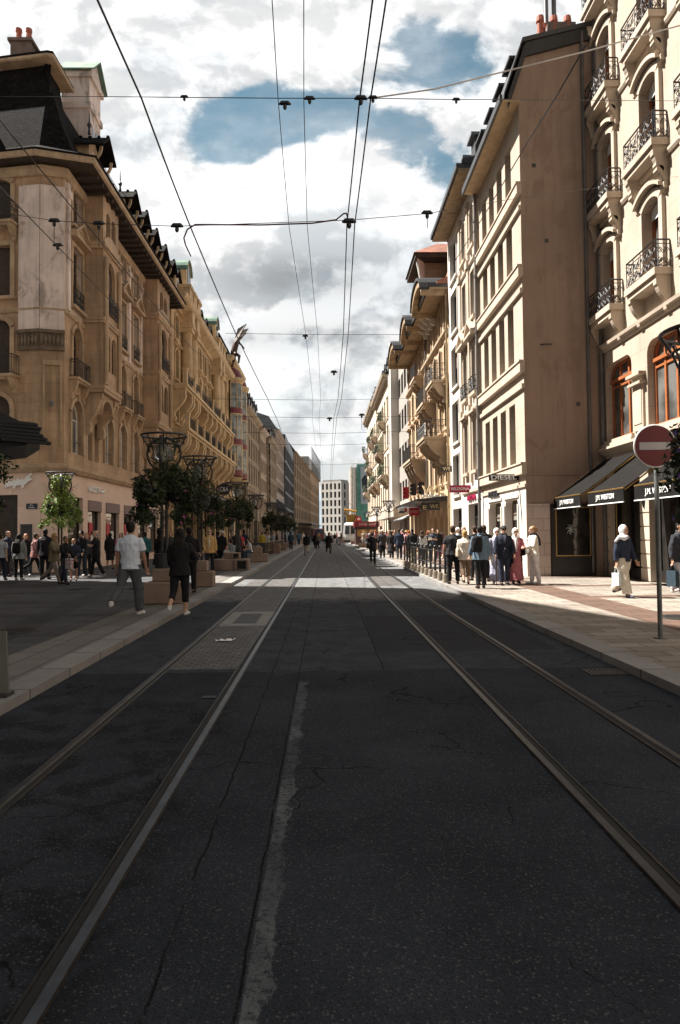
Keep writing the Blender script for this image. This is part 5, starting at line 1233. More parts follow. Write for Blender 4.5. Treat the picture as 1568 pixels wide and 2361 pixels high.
# ---- warm tan house: red-tiled turret gable, arched boarded eaves, corbelled balconies
t1 = thing('turret_house', 'warm tan house with red-tiled roof, boarded arched eaves and corbelled balconies', 'building', (7.0,37.75,0))
FT = Fr((7.0,37.75,0),(0,1,0),(-1,0,0)); LT = 18.7
tc_ = [0.8,2.6,4.5,6.5,8.7,10.9,13.2,15.4,17.6]
th = []
for i, u in enumerate(tc_):
    w = 0.42 if i not in (2,5) else 0.55
    th += [(u-w,u+w,4.5,6.6,0.2),(u-w,u+w,7.6,9.7),(u-w,u+w,10.6,12.5,0.3),(u-w,u+w,13.1,14.7)]
mb = MB(); wall_holes(mb, FT, 0, LT, 4.0, 15.4, th, 0.25); wall_holes(mb, FT, 0, LT, 0, 4.0, [(0.4+k*2.1,1.9+k*2.1,0.12,3.1,0.74) for k in range(4)]+[(9.2+k*2.3,11.1+k*2.3,0.12,3.3) for k in range(4)], 0.4); block_rest(mb, FT, LT, 15.4, 7); mb.build('wall', TANR, t1)
for k, h in enumerate(th):
    o = window(t1, FT, h, DARKWOOD, GLASS, 0.25, 0.06, 1, (0.7,)); surround(o, FT, h, TANR2, 0.12, 0.07, 0.1, 'hood' if k % 4 == 1 else None)
for k in range(4): window(t1, FT, (0.4+k*2.1,1.9+k*2.1,0.12,3.1,0.74), WHITEPAINT, GLASS_C, 0.4, 0.06, 1, (0.6,), name='shop_window')
for k in range(4): window(t1, FT, (9.2+k*2.3,11.1+k*2.3,0.12,3.3), WHITEPAINT, GLASS_S, 0.4, 0.06, 1, (), name='shop_window')
for v in (7.1,12.75): cornice(t1, FT, 0, LT, v, MOULD if v > 12 else BAND, TANR2, 'string_course')
for u0, u1, v, pj, sty, ch_ in ((0.3,2.6,10.25,0.95,'scroll',1.0),(4.6,7.6,9.85,0.85,'bars',1.1),(9.6,12.2,12.6,0.7,'bars',0.8),(1.0,4.2,7.15,1.35,'scroll',1.3),(9.0,13.6,6.75,1.15,'bars',1.9)):
    balcony(t1, FT, u0, u1, v, pj, 0.95, sty, TANR2, 0.30, 4 if u1-u0 > 4 else 3, ch_)
# solid white cloth behind the big balcony rail, as in the photograph
mb = MB(); mb.fbox(FT, 1.1, 4.1, 7.25, 8.0, 1.20, 1.215); mb.build('balcony_screen', mat('white_cloth_screen',(0.66,0.62,0.56),0.9), t1)
mb = MB(); mb.fbox(FT, 0.0, LT, 15.3, 15.42, -0.05, 1.05); mb.build('soffit', WOOD_SOF, t1)
mb = MB(); mb.fbox(FT, 0.0, LT, 15.42, 15.62, 0.0, 1.15); mb.build('gutter', DARKFRAME, t1)
for u0, u1, pj in ((0.2,4.2,1.5),(7.0,10.4,1.5),(13.0,17.5,1.7)):      # arched boarded eaves
    mb = MB(); n = 10; um, hw_ = (u0+u1)/2, (u1-u0)/2; lo_, hi_ = [], []
    for i in range(n+1):
        a = math.pi*i/n; lo_.append((um-hw_*math.cos(a), 15.0+0.95*math.sin(a))); hi_.append((um-(hw_+0.1)*math.cos(a), 15.3+1.05*math.sin(a)))
    for i in range(n):
        q = [lo_[i],lo_[i+1],hi_[i+1],hi_[i]]; mb.hexa([FT.p(x,y,-0.2) for x,y in q]+[FT.p(x,y,pj) for x,y in q])
    o = mb.build('arched_eave', WOOD_SOF, t1)
    mb = MB()
    for i in range(n):
        q = [hi_[i],hi_[i+1],(hi_[i+1][0],hi_[i+1][1]+0.14),(hi_[i][0],hi_[i][1]+0.14)]; mb.hexa([FT.p(x,y,-0.2) for x,y in q]+[FT.p(x,y,pj+0.1) for x,y in q])
    mb.build('eave_roof', DARKFRAME, o)
mansard(t1, FT, LT, 15.6, 3.0, 1.0, 7.0, TILE_RED, 0.6)
# turret: boarded gable leaning out under a hipped red roof
mb = MB(); mb.fbox(FT, 4.6, 7.2, 15.6, 18.9, -2.5, 0.55); o = mb.build('turret', mat('turret_boards',(0.36,0.27,0.17),0.8,0.2,3,brick=(3.0,0.25,0.012,0.12)), t1)
mb = MB(); P = FT.p
mb.loft([[P(3.6,18.6,1.3),P(8.0,18.6,1.3),P(8.0,18.6,-3),P(3.6,18.6,-3)],[P(3.6,18.85,1.3),P(8.0,18.85,1.3),P(8.0,18.85,-3),P(3.6,18.85,-3)]]); mb.build('turret_eave', DARKWOOD, o)
mb = MB(); mb.loft([[P(3.5,18.86,1.4),P(8.1,18.86,1.4),P(8.1,18.86,-3.1),P(3.5,18.86,-3.1)],[P(5.2,20.1,-0.3),P(6.4,20.1,-0.3),P(6.4,20.1,-1.6),P(5.2,20.1,-1.6)]]); mb.build('turret_roof', TILE_RED, o)
mb = MB(); mb.poly([P(3.7,18.6,1.2),P(4.55,15.9,0.6),P(4.55,18.6,0.6)]); mb.hexa([P(4.0,18.5,1.2),P(4.15,18.5,1.2),P(4.6,15.8,0.62),P(4.45,15.8,0.62),P(4.0,18.5,1.05),P(4.15,18.5,1.05),P(4.6,15.8,0.48),P(4.45,15.8,0.48)]); mb.build('gable_brace', WHITEPAINT, o)
balcony(t1, FT, 4.2, 7.6, 15.62, 1.0, 0.9, 'bars', WHITEST, 0.25, 4, 0.8)
downpipe(t1, FT, 0.05, 0.2, 15.0, mat('brass_pipe',(0.30,0.22,0.12),0.6), 0.12, 0.06); downpipe(t1, FT, 8.0, 4.0, 15.0, GREYPIPE, 0.12, 0.06)
# big free-standing letters on a dark canopy, with a hanging sign
mb = MB(); mb.hexa([FT.p(0.6,3.50,0),FT.p(13.6,3.50,0),FT.p(12.8,3.42,1.75),FT.p(1.0,3.42,1.75),FT.p(0.6,3.72,0),FT.p(13.6,3.72,0),FT.p(12.8,3.56,1.8),FT.p(1.0,3.56,1.8)]); cn = mb.build('canopy', DARKFRAME, t1)
lettering('WE', (6.15,38.6,4.05), (1,0,0), (0,0,1), 1.25, 0.52, 0.10, YEL, cn, bold=0.02)
mb = MB()
for k in range(4): mb.box(5.55+k*0.35,5.85+k*0.35,38.7,38.85,3.66,3.80)
mb.build('light_strip', WHITE_SIGN, cn)
mb = MB(); mb.box(5.62,6.66,39.6,39.68,2.95,3.38); s = mb.build('hanging_sign', DKP, t1)
for x in (5.75,6.5):
    mb = MB(); mb.tube([(x,39.64,3.38),(x,39.64,3.52)], 0.02, 5); mb.build('sign_rod', DKP, s)
lettering('WE', (6.35,39.58,3.165), (1,0,0), (0,0,1), 0.48, 0.22, 0.02, YEL, s); lettering('E', (5.80,39.58,3.10), (1,0,0), (0,0,1), 0.2, 0.22, 0.02, YEL, s)
RED = mat('red_sign', (0.42,0.012,0.030), 0.45, 0.06)
mb = MB(); mb.box(5.55,6.22,45.0,45.08,2.78,3.30); s = mb.build('hanging_sign', RED, t1); lettering('ESPRIT', (5.885,44.98,3.04), (1,0,0), (0,0,1), 0.56, 0.18, 0.02, mat('pink_letters',(0.75,0.45,0.45),0.5), s)
mb = MB(); mb.box(5.0,5.4,46.2,46.28,3.05,3.32); fs = mb.build('flag_sign', WHITE_SIGN, t1)
mb = MB(); mb.box(5.40,5.55,46.19,46.29,3.05,3.32); mb.build('red_end', RED, fs); mb = MB(); mb.box(5.0,5.39,46.18,46.199,2.98,3.10); mb.build('navy_stripe', mat('navy_sign',(0.015,0.03,0.10),0.4), fs)
mb = MB(); P = FT.p; mb.hexa([P(10,3.15,0),P(16,3.15,0),P(16,2.55,1.6),P(10,2.55,1.6),P(10,3.2,0),P(16,3.2,0),P(16,2.6,1.62),P(10,2.6,1.62)])
o = mb.build('striped_awning', mat('grey_blue_awning',(0.22,0.25,0.30),0.85), t1)
for k in range(6):
    mb = MB(); mb.hexa([P(10+k,3.21,0),P(10.45+k,3.21,0),P(10.45+k,2.61,1.63),P(10+k,2.61,1.63),P(10+k,3.22,0),P(10.45+k,3.22,0),P(10.45+k,2.62,1.64),P(10+k,2.62,1.64)]); mb.build('awning_stripe', WHITEPAINT, o)
for k, (py, c) in enumerate(((1136,'r'),(1128,'d'),(1125,'d'))):
    p = at((937,954,972)[k], py, 47.0-k*1.6); mb = MB(); mb.box(p.x-0.16,p.x+0.16,p.y-0.1,p.y+0.1,p.z-0.4,p.z+0.4)
    for q in range(3): mb.tube([(p.x-0.17,p.y-0.1,p.z-0.25+q*0.25),(p.x-0.17,p.y+0.1,p.z-0.25+q*0.25)], 0.09, 8)
    mb.tube([(p.x,p.y,p.z),(7.0,p.y,p.z)], 0.03, 5); mb.build('lantern_sign', RED if c == 'r' else DKP, t1)

# ---- grey concrete building with a pale pier
c1 = thing('concrete_building', 'grey concrete office building with one bright full-height pier', 'building', (7.2,56.6,0))
FCn = Fr((7.2,56.6,0),(0,1,0),(-1,0,0)); LCn = 19.8
rows = [(4.6+3.3*k,6.4+3.3*k) for k in range(4)]; cols = [1.4,3.6,5.8,8.0,11.0,13.2,15.4,17.6]
mb = MB(); wall_holes(mb, FCn, 0, LCn, 0, 19.2, [(u-0.75,u+0.75,a,c) for u in cols for a, c in rows]+[(1,6,0.1,3.4),(11,18.5,0.1,3.4)], 0.2); block_rest(mb, FCn, LCn, 19.2, 7); mb.build('wall', CONC, c1)
far_windows(c1, FCn, cols, rows, 1.5, DARKFRAME, GLASS, 0.2)
mb = MB(); mb.fbox(FCn, 9.0, 10.3, 0.1, 20.2, -0.3, 0.75); mb.build('pier', WHITEST, c1)
for q in ((1.0,6.0),(11,18.5)):
    mb = MB(); mb.fbox(FCn, q[0], q[1], 0.1, 3.4, -0.18, -0.15); mb.build('shop_window', GLASS_S, c1)
mb = MB(); mb.fbox(FCn, -0.1, 8.5, 18.9, 19.5, -5, 0.25); mb.fbox(FCn, 11, LCn, 19.2, 21.2, -5, -0.8); mb.build('parapet', CONC, c1)
mb = MB(); mb.hexa([FCn.p(0.3,3.0,0),FCn.p(19,3.0,0),FCn.p(19,3.0,1.5),FCn.p(0.3,3.0,1.5),FCn.p(0.3,3.9,0),FCn.p(19,3.9,0),FCn.p(19,3.7,1.5),FCn.p(0.3,3.7,1.5)]); mb.build('canopy', mat('beige_canopy',(0.45,0.40,0.34),0.6), c1)
# ---- beige house row at the far right
r1 = thing('beige_house', 'beige stone house with planted iron balconies and green shutters, right row', 'building', (7.3,76.6,0))
FR, LR = FX(7.3,100.0,7.3,76.6); FR = Fr((7.3,76.6,0),(0,1,0),(-1,0,0)); LR = 19.4
def beige(b, F, L, H, ncol, seed, roofm, shop_h=4.2):
    rnd = random.Random(seed); cols = [L*(k+0.5)/ncol for k in range(ncol)]; rows = [(5.0+3.3*k,7.3+3.3*k) for k in range(int((H-5.5)/3.3)+1)]
    hs = [(u-0.55,u+0.55,a,c) for u in cols for a, c in rows if c < H]; ss = [(u-0.9,u+0.9,0.12,3.4) for u in cols]
    mb = MB(); wall_holes(mb, F, 0, L, shop_h, H, hs, 0.22); wall_holes(mb, F, 0, L, 0, shop_h, ss, 0.3); block_rest(mb, F, L, H, 7); mb.build('wall', BEIGE, b)
    far_windows(b, F, cols, [r for r in rows if r[1] < H], 1.1, BROWNFRAME, GLASS, 0.22, sur=CREAM2)
    for h in ss:
        mb = MB(); mb.poly([F.p(h[0],h[2],-0.28),F.p(h[1],h[2],-0.28),F.p(h[1],h[3],-0.28),F.p(h[0],h[3],-0.28)]); mb.build('shop_window', GLASS_S, b)
    for k, v in enumerate((4.3,8.0,11.3,14.6)): cornice(b, F, 0, L, v, BAND, CREAM2, 'string_course')
    cornice(b, F, 0, L, H-0.5, [(-0.01,0),(0.3,0.1),(0.7,0.3),(0.8,0.6),(-0.01,0.7)], CREAM2, dent=0.7)
    mansard(b, F, L, H, 2.6, 1.3, 7, roofm, 0.4)
    for k in range(ncol): dormer(b, F, cols[k], H+0.4, 1.1, 1.2, -0.1, roofm, roofm, 0.15, brackets=False, back=1.2)
    for j, (u0, u1, v) in enumerate(((cols[0]-0.9,cols[1]+0.9,8.25),(cols[1]-0.8,cols[1]+0.9,14.9),(cols[2]-0.9,cols[3]+0.9,11.55),(cols[-2]-0.9,cols[-1]+0.9,8.25),(cols[-1]-1,cols[-1]+1,14.9))):
        o = balcony(b, F, u0, u1, v, 0.9, 0.9, 'bars', CREAM2, 0.3, 3, 1.0)
        mb = MB()
        for i in range(60): 
            q = F.p(rnd.uniform(u0,u1), v+rnd.uniform(0.2,1.25), rnd.uniform(0.5,1.0)); a = Vector((rnd.gauss(0,1),rnd.gauss(0,1),rnd.gauss(0,1))).normalized()*0.16; c = a.orthogonal().normalized()*0.09
            mb.poly([q-a,q+c,q+a,q-c])
        mb.build('balcony_plants', mat('balcony_leaves',(0.05,0.075,0.03),0.8,0.4,5), o)
beige(r1, FR, LR, 19.6, 6, 3, mat('dark_sheet_roof',(0.03,0.03,0.03)))
for k in (2,3,4):
    mb = MB(); u = LR*(k+0.5)/6
    for a, c in ((8.3,10.6),(11.6,13.9),(14.9,17.2)):
        for s in (-1,1): mb.fbox(FR, u+s*0.85-0.25, u+s*0.85+0.25, a, c, 0.06, 0.11)
    mb.build('shutters', mat('olive_shutter',(0.16,0.15,0.075),0.7), r1)
r2 = thing('beige_house', 'last beige stone house of the right row, nearest the scaffolded block', 'building', (7.3,96.2,0))
FR2 = Fr((7.3,96.2,0),(0,1,0),(-1,0,0)); beige(r2, FR2, 20.5, 20.4, 6, 5, ZINC)

# ---- the end of the street
e1 = thing('office_block', 'white gridded office block with five window columns closing the street', 'building', (5,330,0))
FE = Fr((-2,330,0),(0.87,-0.5,0),(-0.5,-0.87,0)); WHITEOFF = mat('white_office_stone',(0.62,0.58,0.53),0.8,0.05,0.3); LE = 11.2
rows = [(2.5+4.0*k,5.4+4.0*k) for k in range(6)]; cols = [LE*(k+0.5)/5 for k in range(5)]
mb = MB(); wall_holes(mb, FE, 0, LE, 0, 26.2, [(u-0.6,u+0.6,a,c) for u in cols for a, c in rows], 0.4); block_rest(mb, FE.sh(dw=-0.42), LE-0.45, 26.2, 8); mb.build('wall', WHITEOFF, e1); far_windows(e1, FE, cols, rows, 1.2, DARKFRAME, GLASS, 0.4)
GREYOFF = mat('grey_office_stone',(0.30,0.29,0.28),0.8,0.05,0.3); FE2 = Fr(FE.p(LE,0,0),(0.5,0.87,0),(0.87,-0.5,0)); mb = MB(); wall_holes(mb, FE2, 0, 9.2, 0, 26.1, [(2.8,4.4,a,c) for a, c in rows], 0.4); mb.build('side_wall', GREYOFF, e1); far_windows(e1, FE2, [3.6], rows, 1.6, DARKFRAME, GLASS, 0.4)
mb = MB(); mb.fbox(FE, 0.6, LE-0.6, 26.2, 27.2, -8, -0.8); mb.build('roof', GREYOFF, e1)
e2 = thing('scaffolded_block', 'block wrapped in green scaffold netting with a large suit advertisement', 'building', (12,250,0))
q0 = at(808, 1180, 250); q1 = at(822, 1070, 250)
mb = MB(); mb.box(q0.x+0.3, 26, 251, 270, 0, q1.z-1); mb.build('wall', mat('scaffold_wall',(0.40,0.33,0.28),0.8), e2)
NET = mat('green_netting',(0.14,0.34,0.29),0.9,0.25,0.4); mb = MB(); mb.box(q1.x, 26, 249.2, 249.4, 6, q1.z); mb.build('netting', NET, e2)
mb = MB()
for k in range(4): mb.tube([(q0.x+0.6*k,249.6,0),(q0.x+0.6*k,249.6,q1.z+1)], 0.10, 4)
for k in range(9):
    mb.tube([(q0.x,249.5,2+k*2.9),(q1.x,249.5,2+k*2.9)], 0.10, 4); mb.tube([(q0.x,249.5,2+k*2.9),(q1.x,249.5,4.9+k*2.9)], 0.07, 4)
mb.build('scaffolding', WHITEPAINT, e2)
ad0 = at(832, 1162, 249); ad1 = at(858, 1075, 249)
mb = MB(); mb.box(ad0.x, ad0.x+8.5, 248.9, 249.1, ad0.z, ad1.z); ad = mb.build('advertisement', mat('pale_blue_poster',(0.42,0.50,0.54),0.6,0.06,0.3), e2)
FAd = Fr((ad0.x+2.6,248.88,ad0.z),(1,0,0),(0,-1,0)); sx = 1.0; H_ = ad1.z-ad0.z
mb = MB(); mb.prism(FAd, [(-2,0.42*H_),(-2.2,0.66*H_),(-1.2,0.76*H_),(-0.4,0.78*H_),(0.6,0.78*H_),(1.5,0.74*H_),(2.2,0.66*H_),(2.0,0.42*H_)], 0.0, 0.02); mb.prism(FAd, [(-1.2,0.24*H_),(-1.3,0.38*H_),(1.2,0.38*H_),(1.1,0.24*H_)], 0.0, 0.02); mb.ell(FAd.p(0.1,0.92*H_,0.0),(0.7,0.03,0.75)); mb.build('suit_figure', mat('poster_dark',(0.03,0.035,0.045),0.6), ad)
mb = MB(); mb.ell(FAd.p(0.15,0.87*H_,0.03),(0.55,0.04,0.8)); mb.prism(FAd, [(-0.4,0.78*H_),(0.6,0.78*H_),(0.1,0.5*H_)], 0.021, 0.03); mb.build('face_and_shirt', mat('poster_pale',(0.42,0.40,0.39),0.6), ad)
lettering('PKZ', (ad0.x+3.2,248.8,ad0.z+0.15*H_), (1,0,0), (0,0,1), 4.2, 1.6, 0.03, mat('poster_dark',(0.03,0.035,0.045)), ad)
# off-frame neighbours across the side street: their walls keep the foreground in shade; unseen roof slope added to shape it
nb = thing('neighbour_building', 'tall building left of the frame whose shade falls on the foreground', 'building', (-13.4,20,0))
mb = MB(); mb.hexa([(-24,10,0),(-13.3,10,0),(-13.3,25.3,0),(-24,25.3,0),(-24,10,32.0),(-13.3,10,32.0),(-13.3,25.3,24.3),(-24,25.3,24.3)]); mb.box(-24,-13.25,-22,10,0,31.5); mb.build('wall', CONC, nb)
mb = MB(); mb.box(-24.2,-13.0,-22,9.9,31.5,31.8); mb.build('roof', SLATE, nb)
nb2 = thing('neighbour_building', 'long building right of the frame behind the no-entry sign', 'building', (11,-5,0))
mb = MB(); mb.box(9.82,22,-22,7.9,0,24); mb.build('wall', CONC, nb2)
nb3 = thing('neighbour_building', 'building across the street behind the viewer', 'building', (0,-40,0))
mb = MB(); mb.box(-30,30,-55,-34,0,24); mb.build('wall', CONC, nb3)
# ================================================================== STREET FURNITURE
GRANITE = mat('pinkish_granite', (0.27,0.19,0.145), 0.85, 0.12, 3.0, 0.004, 50, fine=0.45)
LAMPMET = mat('black_lamp_iron', (0.014,0.014,0.015), 0.5, 0.15, 4.0)
LEAF = mat('leaf_green', (0.022,0.034,0.010), 0.65, 0.45, 7.0)
LEAF2 = mat('leaf_light_green', (0.040,0.058,0.016), 0.65, 0.4, 7.0)
GRASSM = mat('dry_grass_stem', (0.13,0.12,0.05), 0.8, 0.4, 6.0)
PINKF = mat('pink_flower', (0.30,0.055,0.18), 0.7, 0.2, 9.0); PURPF = mat('purple_flower', (0.17,0.07,0.38), 0.7, 0.25, 9.0)
def globe_material():
    m = bpy.data.materials.new('lamp_globe_glass'); m.use_nodes = True; p = m.node_tree.nodes['Principled BSDF']
    p.inputs['Base Color'].default_value = (0.75,0.73,0.70,1); p.inputs['Roughness'].default_value = 0.08; p.inputs['Transmission Weight'].default_value = 0.8; p.inputs['IOR'].default_value = 1.12
    return m
GLOBE = globe_material()
def make_lamp():
    r = thing('street_lamp', 'x', 'street lamp')
    mb = MB()
    for s in (-1,1): mb.tube([(s*0.055,0,0.0),(s*0.055,0,3.22)], 0.035, 8)
    mb.tube([(0,0,0),(0,0,0.35),(0,0,0.45)], [0.13,0.12,0.09], 10)
    for z in (1.1,2.3,3.1): mb.box(-0.11,0.11,-0.06,0.06,z,z+0.09)
    mb.tube([(0,0,3.2),(0,0,3.32)], [0.07,0.12], 10); mb.build('pole', LAMPMET, r, local=True)
    mb = MB(); mb.ell((0,0,3.52),(0.24,0.24,0.24),16,10); mb.build('globe', GLOBE, r, smooth=True, local=True)
    mb = MB(); mb.tube([(0,0,3.32),(0,0,3.52)], [0.05,0.03], 8); mb.ell((0,0,3.55),(0.05,0.05,0.08)); mb.build('bulb', mat('bulb_white',(0.7,0.68,0.6),0.5), r, local=True)
    mb = MB()
    for ax in ((0,1,0),(1,0,0)): mb.torus((0,0,3.52),0.40,0.028,ax,32,6)
    mb.torus((0,0,3.97),0.53,0.026,(0,0,1),32,6); mb.torus((0,0,3.74),0.40,0.018,(0,0,1),28,5)
    for k in range(8):
        a = math.pi*k/4+0.2; mb.tube([(0.53*math.cos(a),0.53*math.sin(a),3.97),(0.40*math.cos(a),0.40*math.sin(a),3.74),(0.33*math.cos(a),0.33*math.sin(a),3.55)], 0.016, 5)
    for k in range(4):
        a = math.pi*k/2; b = a+math.pi/2
        for t in (0.25,0.6): mb.torus((0.47*math.cos(a+t),0.47*math.sin(a+t),3.85),0.07,0.009,(math.cos(a+t),math.sin(a+t),0),12,4)
    mb.build('crown', LAMPMET, r, local=True)
    return r
def leaf(mb, c, s, rnd, m=0, droop=0.0):
    a = Vector((rnd.gauss(0,1),rnd.gauss(0,1),rnd.gauss(0,0.8)-droop)); a = a.normalized()*s if a.length > 1e-3 else Vector((s,0,0))
    b = a.orthogonal().normalized(); b = (Matrix.Rotation(rnd.uniform(0,6.28),3,a) @ b)*s*0.42
    n = a.cross(b).normalized()*s*0.12; c = Vector(c)
    mb.poly([c-a, c-a*0.1+b+n, c+a, c-a*0.1-b+n], m)
def make_basket(seed, n=2600, flow=90, purple=False, wide=1.0, low=0.0, lm=None):
    """ring of trailing flowers carried round the lamp pole"""
    rnd = random.Random(seed); r = thing('flower_basket', 'x', 'flower basket')
    mb = MB(); 
    for s in (-1,1):
        mb.loft([[(s*0.30+q*0.27*math.cos(2*math.pi*k/12),q*0.27*math.sin(2*math.pi*k/12),z) for k in range(12)] for q, z in ((0.45,2.35),(0.85,2.45),(1.0,2.75),(0.9,2.76))])
    mb.build('bowl', LAMPMET, r, local=True)
    mb = MB(); m2 = MB(); clumps = []
    for k in range(34):
        a = rnd.uniform(0,6.283); q = rnd.uniform(0.10,0.60)*wide; clumps.append((q*math.cos(a),q*math.sin(a),rnd.uniform(2.45,3.05),rnd.uniform(0.13,0.26)))
    for k in range(16):
        a = rnd.uniform(0,6.283); q = rnd.uniform(0.40,0.68)*wide; clumps.append((q*math.cos(a),q*math.sin(a),rnd.uniform(2.05-low,2.5),rnd.uniform(0.09,0.17)))
    for i in range(n):
        c = clumps[int(rnd.random()*len(clumps))]; d = Vector((rnd.gauss(0,1),rnd.gauss(0,1),rnd.gauss(0,1))); d.normalize(); d *= c[3]*rnd.uniform(0.55,1.15)
        leaf(mb, (c[0]+d.x,c[1]+d.y,c[2]+d.z), rnd.uniform(0.035,0.07), rnd, 0 if rnd.random() < 0.72 else 1, 0.3)
    for k in range(12):          # trailing strands
        a = rnd.uniform(0,6.283); q = rnd.uniform(0.2,0.62)*wide; L = rnd.uniform(0.3,0.75); x, y = q*math.cos(a), q*math.sin(a)
        for i in range(int(L*45)): leaf(mb, (x+rnd.gauss(0,0.03),y+rnd.gauss(0,0.03),2.4-low-L*i/(L*45)), rnd.uniform(0.03,0.05), rnd, 1, 0.8)
    o = mb.build('foliage', lm or [LEAF, LEAF2], r, local=True)
    for i in range(flow):
        c = clumps[int(rnd.random()*len(clumps))]; d = Vector((rnd.gauss(0,1),rnd.gauss(0,1),rnd.gauss(0,1))).normalized()*c[3]*1.2; p = Vector(c[:3])+d
        ax = (Vector((p.x,p.y,0.2))).normalized(); u = ax.orthogonal().normalized(); v = ax.cross(u); s = rnd.uniform(0.022,0.038)
        for k in range(5):
            a0 = 2*math.pi*k/5; m2.poly([p, p+u*s*math.cos(a0-0.5)+v*s*math.sin(a0-0.5)+ax*0.01, p+(u*math.cos(a0)+v*math.sin(a0))*s*1.35, p+u*s*math.cos(a0+0.5)+v*s*math.sin(a0+0.5)+ax*0.01], 0)
    m2.build('flowers', PURPF if purple else PINKF, r, local=True)['kind'] = 'stuff'
    mb = MB()                    # grasses shooting up through the crown
    for k in range(70):
        a = rnd.uniform(0,6.283); q = rnd.uniform(0.05,0.3); x, y = q*math.cos(a), q*math.sin(a); L = rnd.uniform(0.5,1.15); sp = rnd.uniform(0.1,0.55)
        pts = [(x+sp*math.cos(a)*t**1.8, y+sp*math.sin(a)*t**1.8, 2.8+L*(t-0.25*t*t)) for t in (0,0.35,0.7,1.0)]
        mb.tube(pts, [0.008,0.007,0.005,0.002], 3, 0, cap=False)
    for k in range(420 if lm is None else 1500):
        a = rnd.uniform(0,6.283); z = rnd.uniform(2.9,3.85); q = rnd.uniform(0.05,0.2+0.25*(z-2.9)); leaf(mb, (q*math.cos(a),q*math.sin(a),z), rnd.uniform(0.03,0.07) if lm is None else rnd.uniform(0.05,0.09), rnd, 1)
    mb.build('grass', [GRASSM, LEAF2 if lm is None else lm[1]], r, local=True)
    return r
lamp0 = make_lamp(); lamp_used = [False]
def put_lamp(x, y, label, group='street lamps with iron crowns', z=KZ, rz=0.0, sc=1.0):
    o = lamp0 if not lamp_used[0] else copy_tree(lamp0); lamp_used[0] = True
    o.location = (x,y,z); o.rotation_euler = (0,0,rz); o.scale = (sc,sc,sc); tag(o, label, 'street lamp', group); return o
bask = [make_basket(11, 6500, 40, False, 1.12, 0.12), make_basket(12, 6500, 34, False, 1.15, 0.2), make_basket(13, 5000, 110, True, 1.05, 0.1), make_basket(14, 4500, 60, False, 1.1, 0.1, [mat('sun_toned_leaf',(0.15,0.23,0.035),0.6,0.4,7), mat('sun_toned_light_leaf',(0.26,0.34,0.07),0.6,0.4,7)])]; bu = [False]*4  # last basket: same kind of leaves, sunlight put into a brighter colour
def put_basket(k, x, y, label, z=KZ, rz=0.0, sc=1.0):
    o = bask[k] if not bu[k] else copy_tree(bask[k]); bu[k] = True
    o.location = (x,y,z); o.rotation_euler = (0,0,rz); o.scale = (sc,sc,sc); tag(o, label, 'flower basket', 'flower baskets on the lamp posts'); return o
def block(name, x, y, z0, w, d, h, label, group='stone planter blocks along the left pavement', hollow=False):
    """granite block with chamfered edges; some have a square dark opening"""
    t = thing(name, label, 'stone block', (x,y,z0), 0, group); mb = MB(); c = 0.025
    mb.loft([[(-w/2+q,-d/2+q,z),(w/2-q,-d/2+q,z),(w/2-q,d/2-q,z),(-w/2+q,d/2-q,z)] for q, z in ((c,0.0),(0,c),(0,h-c),(c,h))]); mb.build('body', GRANITE, t, local=True)
    if hollow:
        mb = MB(); mb.box(-w*0.30,w*0.30,-d/2-0.004,-d/2+0.02,h*0.16,h*0.80); mb.build('opening', GROOVE, t, local=True)
        mb = MB(); q = 0.03
        for a in ((-w*0.34,-w*0.30,h*0.12,h*0.84),(w*0.30,w*0.34,h*0.12,h*0.84)): mb.box(a[0],a[1],-d/2-0.012,-d/2-0.001,a[2],a[3])
        mb.box(-w*0.30,w*0.30,-d/2-0.012,-d/2-0.001,h*0.80,h*0.84); mb.box(-w*0.30,w*0.30,-d/2-0.012,-d/2-0.001,h*0.12,h*0.16); mb.build('opening_frame', DARKFRAME, t, local=True)
    return t
def planter_pair(px, py, w, h1, w2, h2, lab, dx=0.0):
    g_ = ground(px, py, KZ); d = w*0.9
    block('stone_planter', g_.x, g_.y+d/2, KZ, w, d, h1, 'wide granite block '+lab)
    block('stone_planter', g_.x+dx, g_.y+d*0.45, KZ+h1+0.002, w2, w2, h2, 'small granite block stacked on the wide block '+lab)
    return g_.x+dx, g_.y+d*0.45, KZ+h1+h2
x, y, z = planter_pair(376, 1393, 0.86, 0.50, 0.40, 0.30, 'under the nearest flower lamp', -0.08)
mb = MB(); mb.loft([[(x+q*0.20*math.cos(2*math.pi*k/14),y+q*0.20*math.sin(2*math.pi*k/14),zz) for k in range(14)] for q, zz in ((0.9,z+0.0),(1.05,z+0.3),(1.1,z+0.34),(0.9,z+0.34))])
tag(mb.build('planter_tub', DARKFRAME), 'dark round tub on the small granite block under the nearest flower lamp', 'plant tub')
put_lamp(x-0.1, y+0.55, 'street lamp with iron crown nearest on the left, over the granite blocks'); put_basket(0, x-0.1, y+0.55, 'dark leafy flower basket on the nearest left lamp, above the man in white')
x, y, z = planter_pair(466, 1353, 0.62, 0.46, 0.36, 0.32, 'behind the woman in black', -0.05)
put_lamp(x-0.15, y+0.5, 'second street lamp on the left, behind the woman in black', rz=0.4); put_basket(1, x-0.15, y+0.5, 'dark leafy flower basket with pink dots on the second left lamp', rz=2.0)
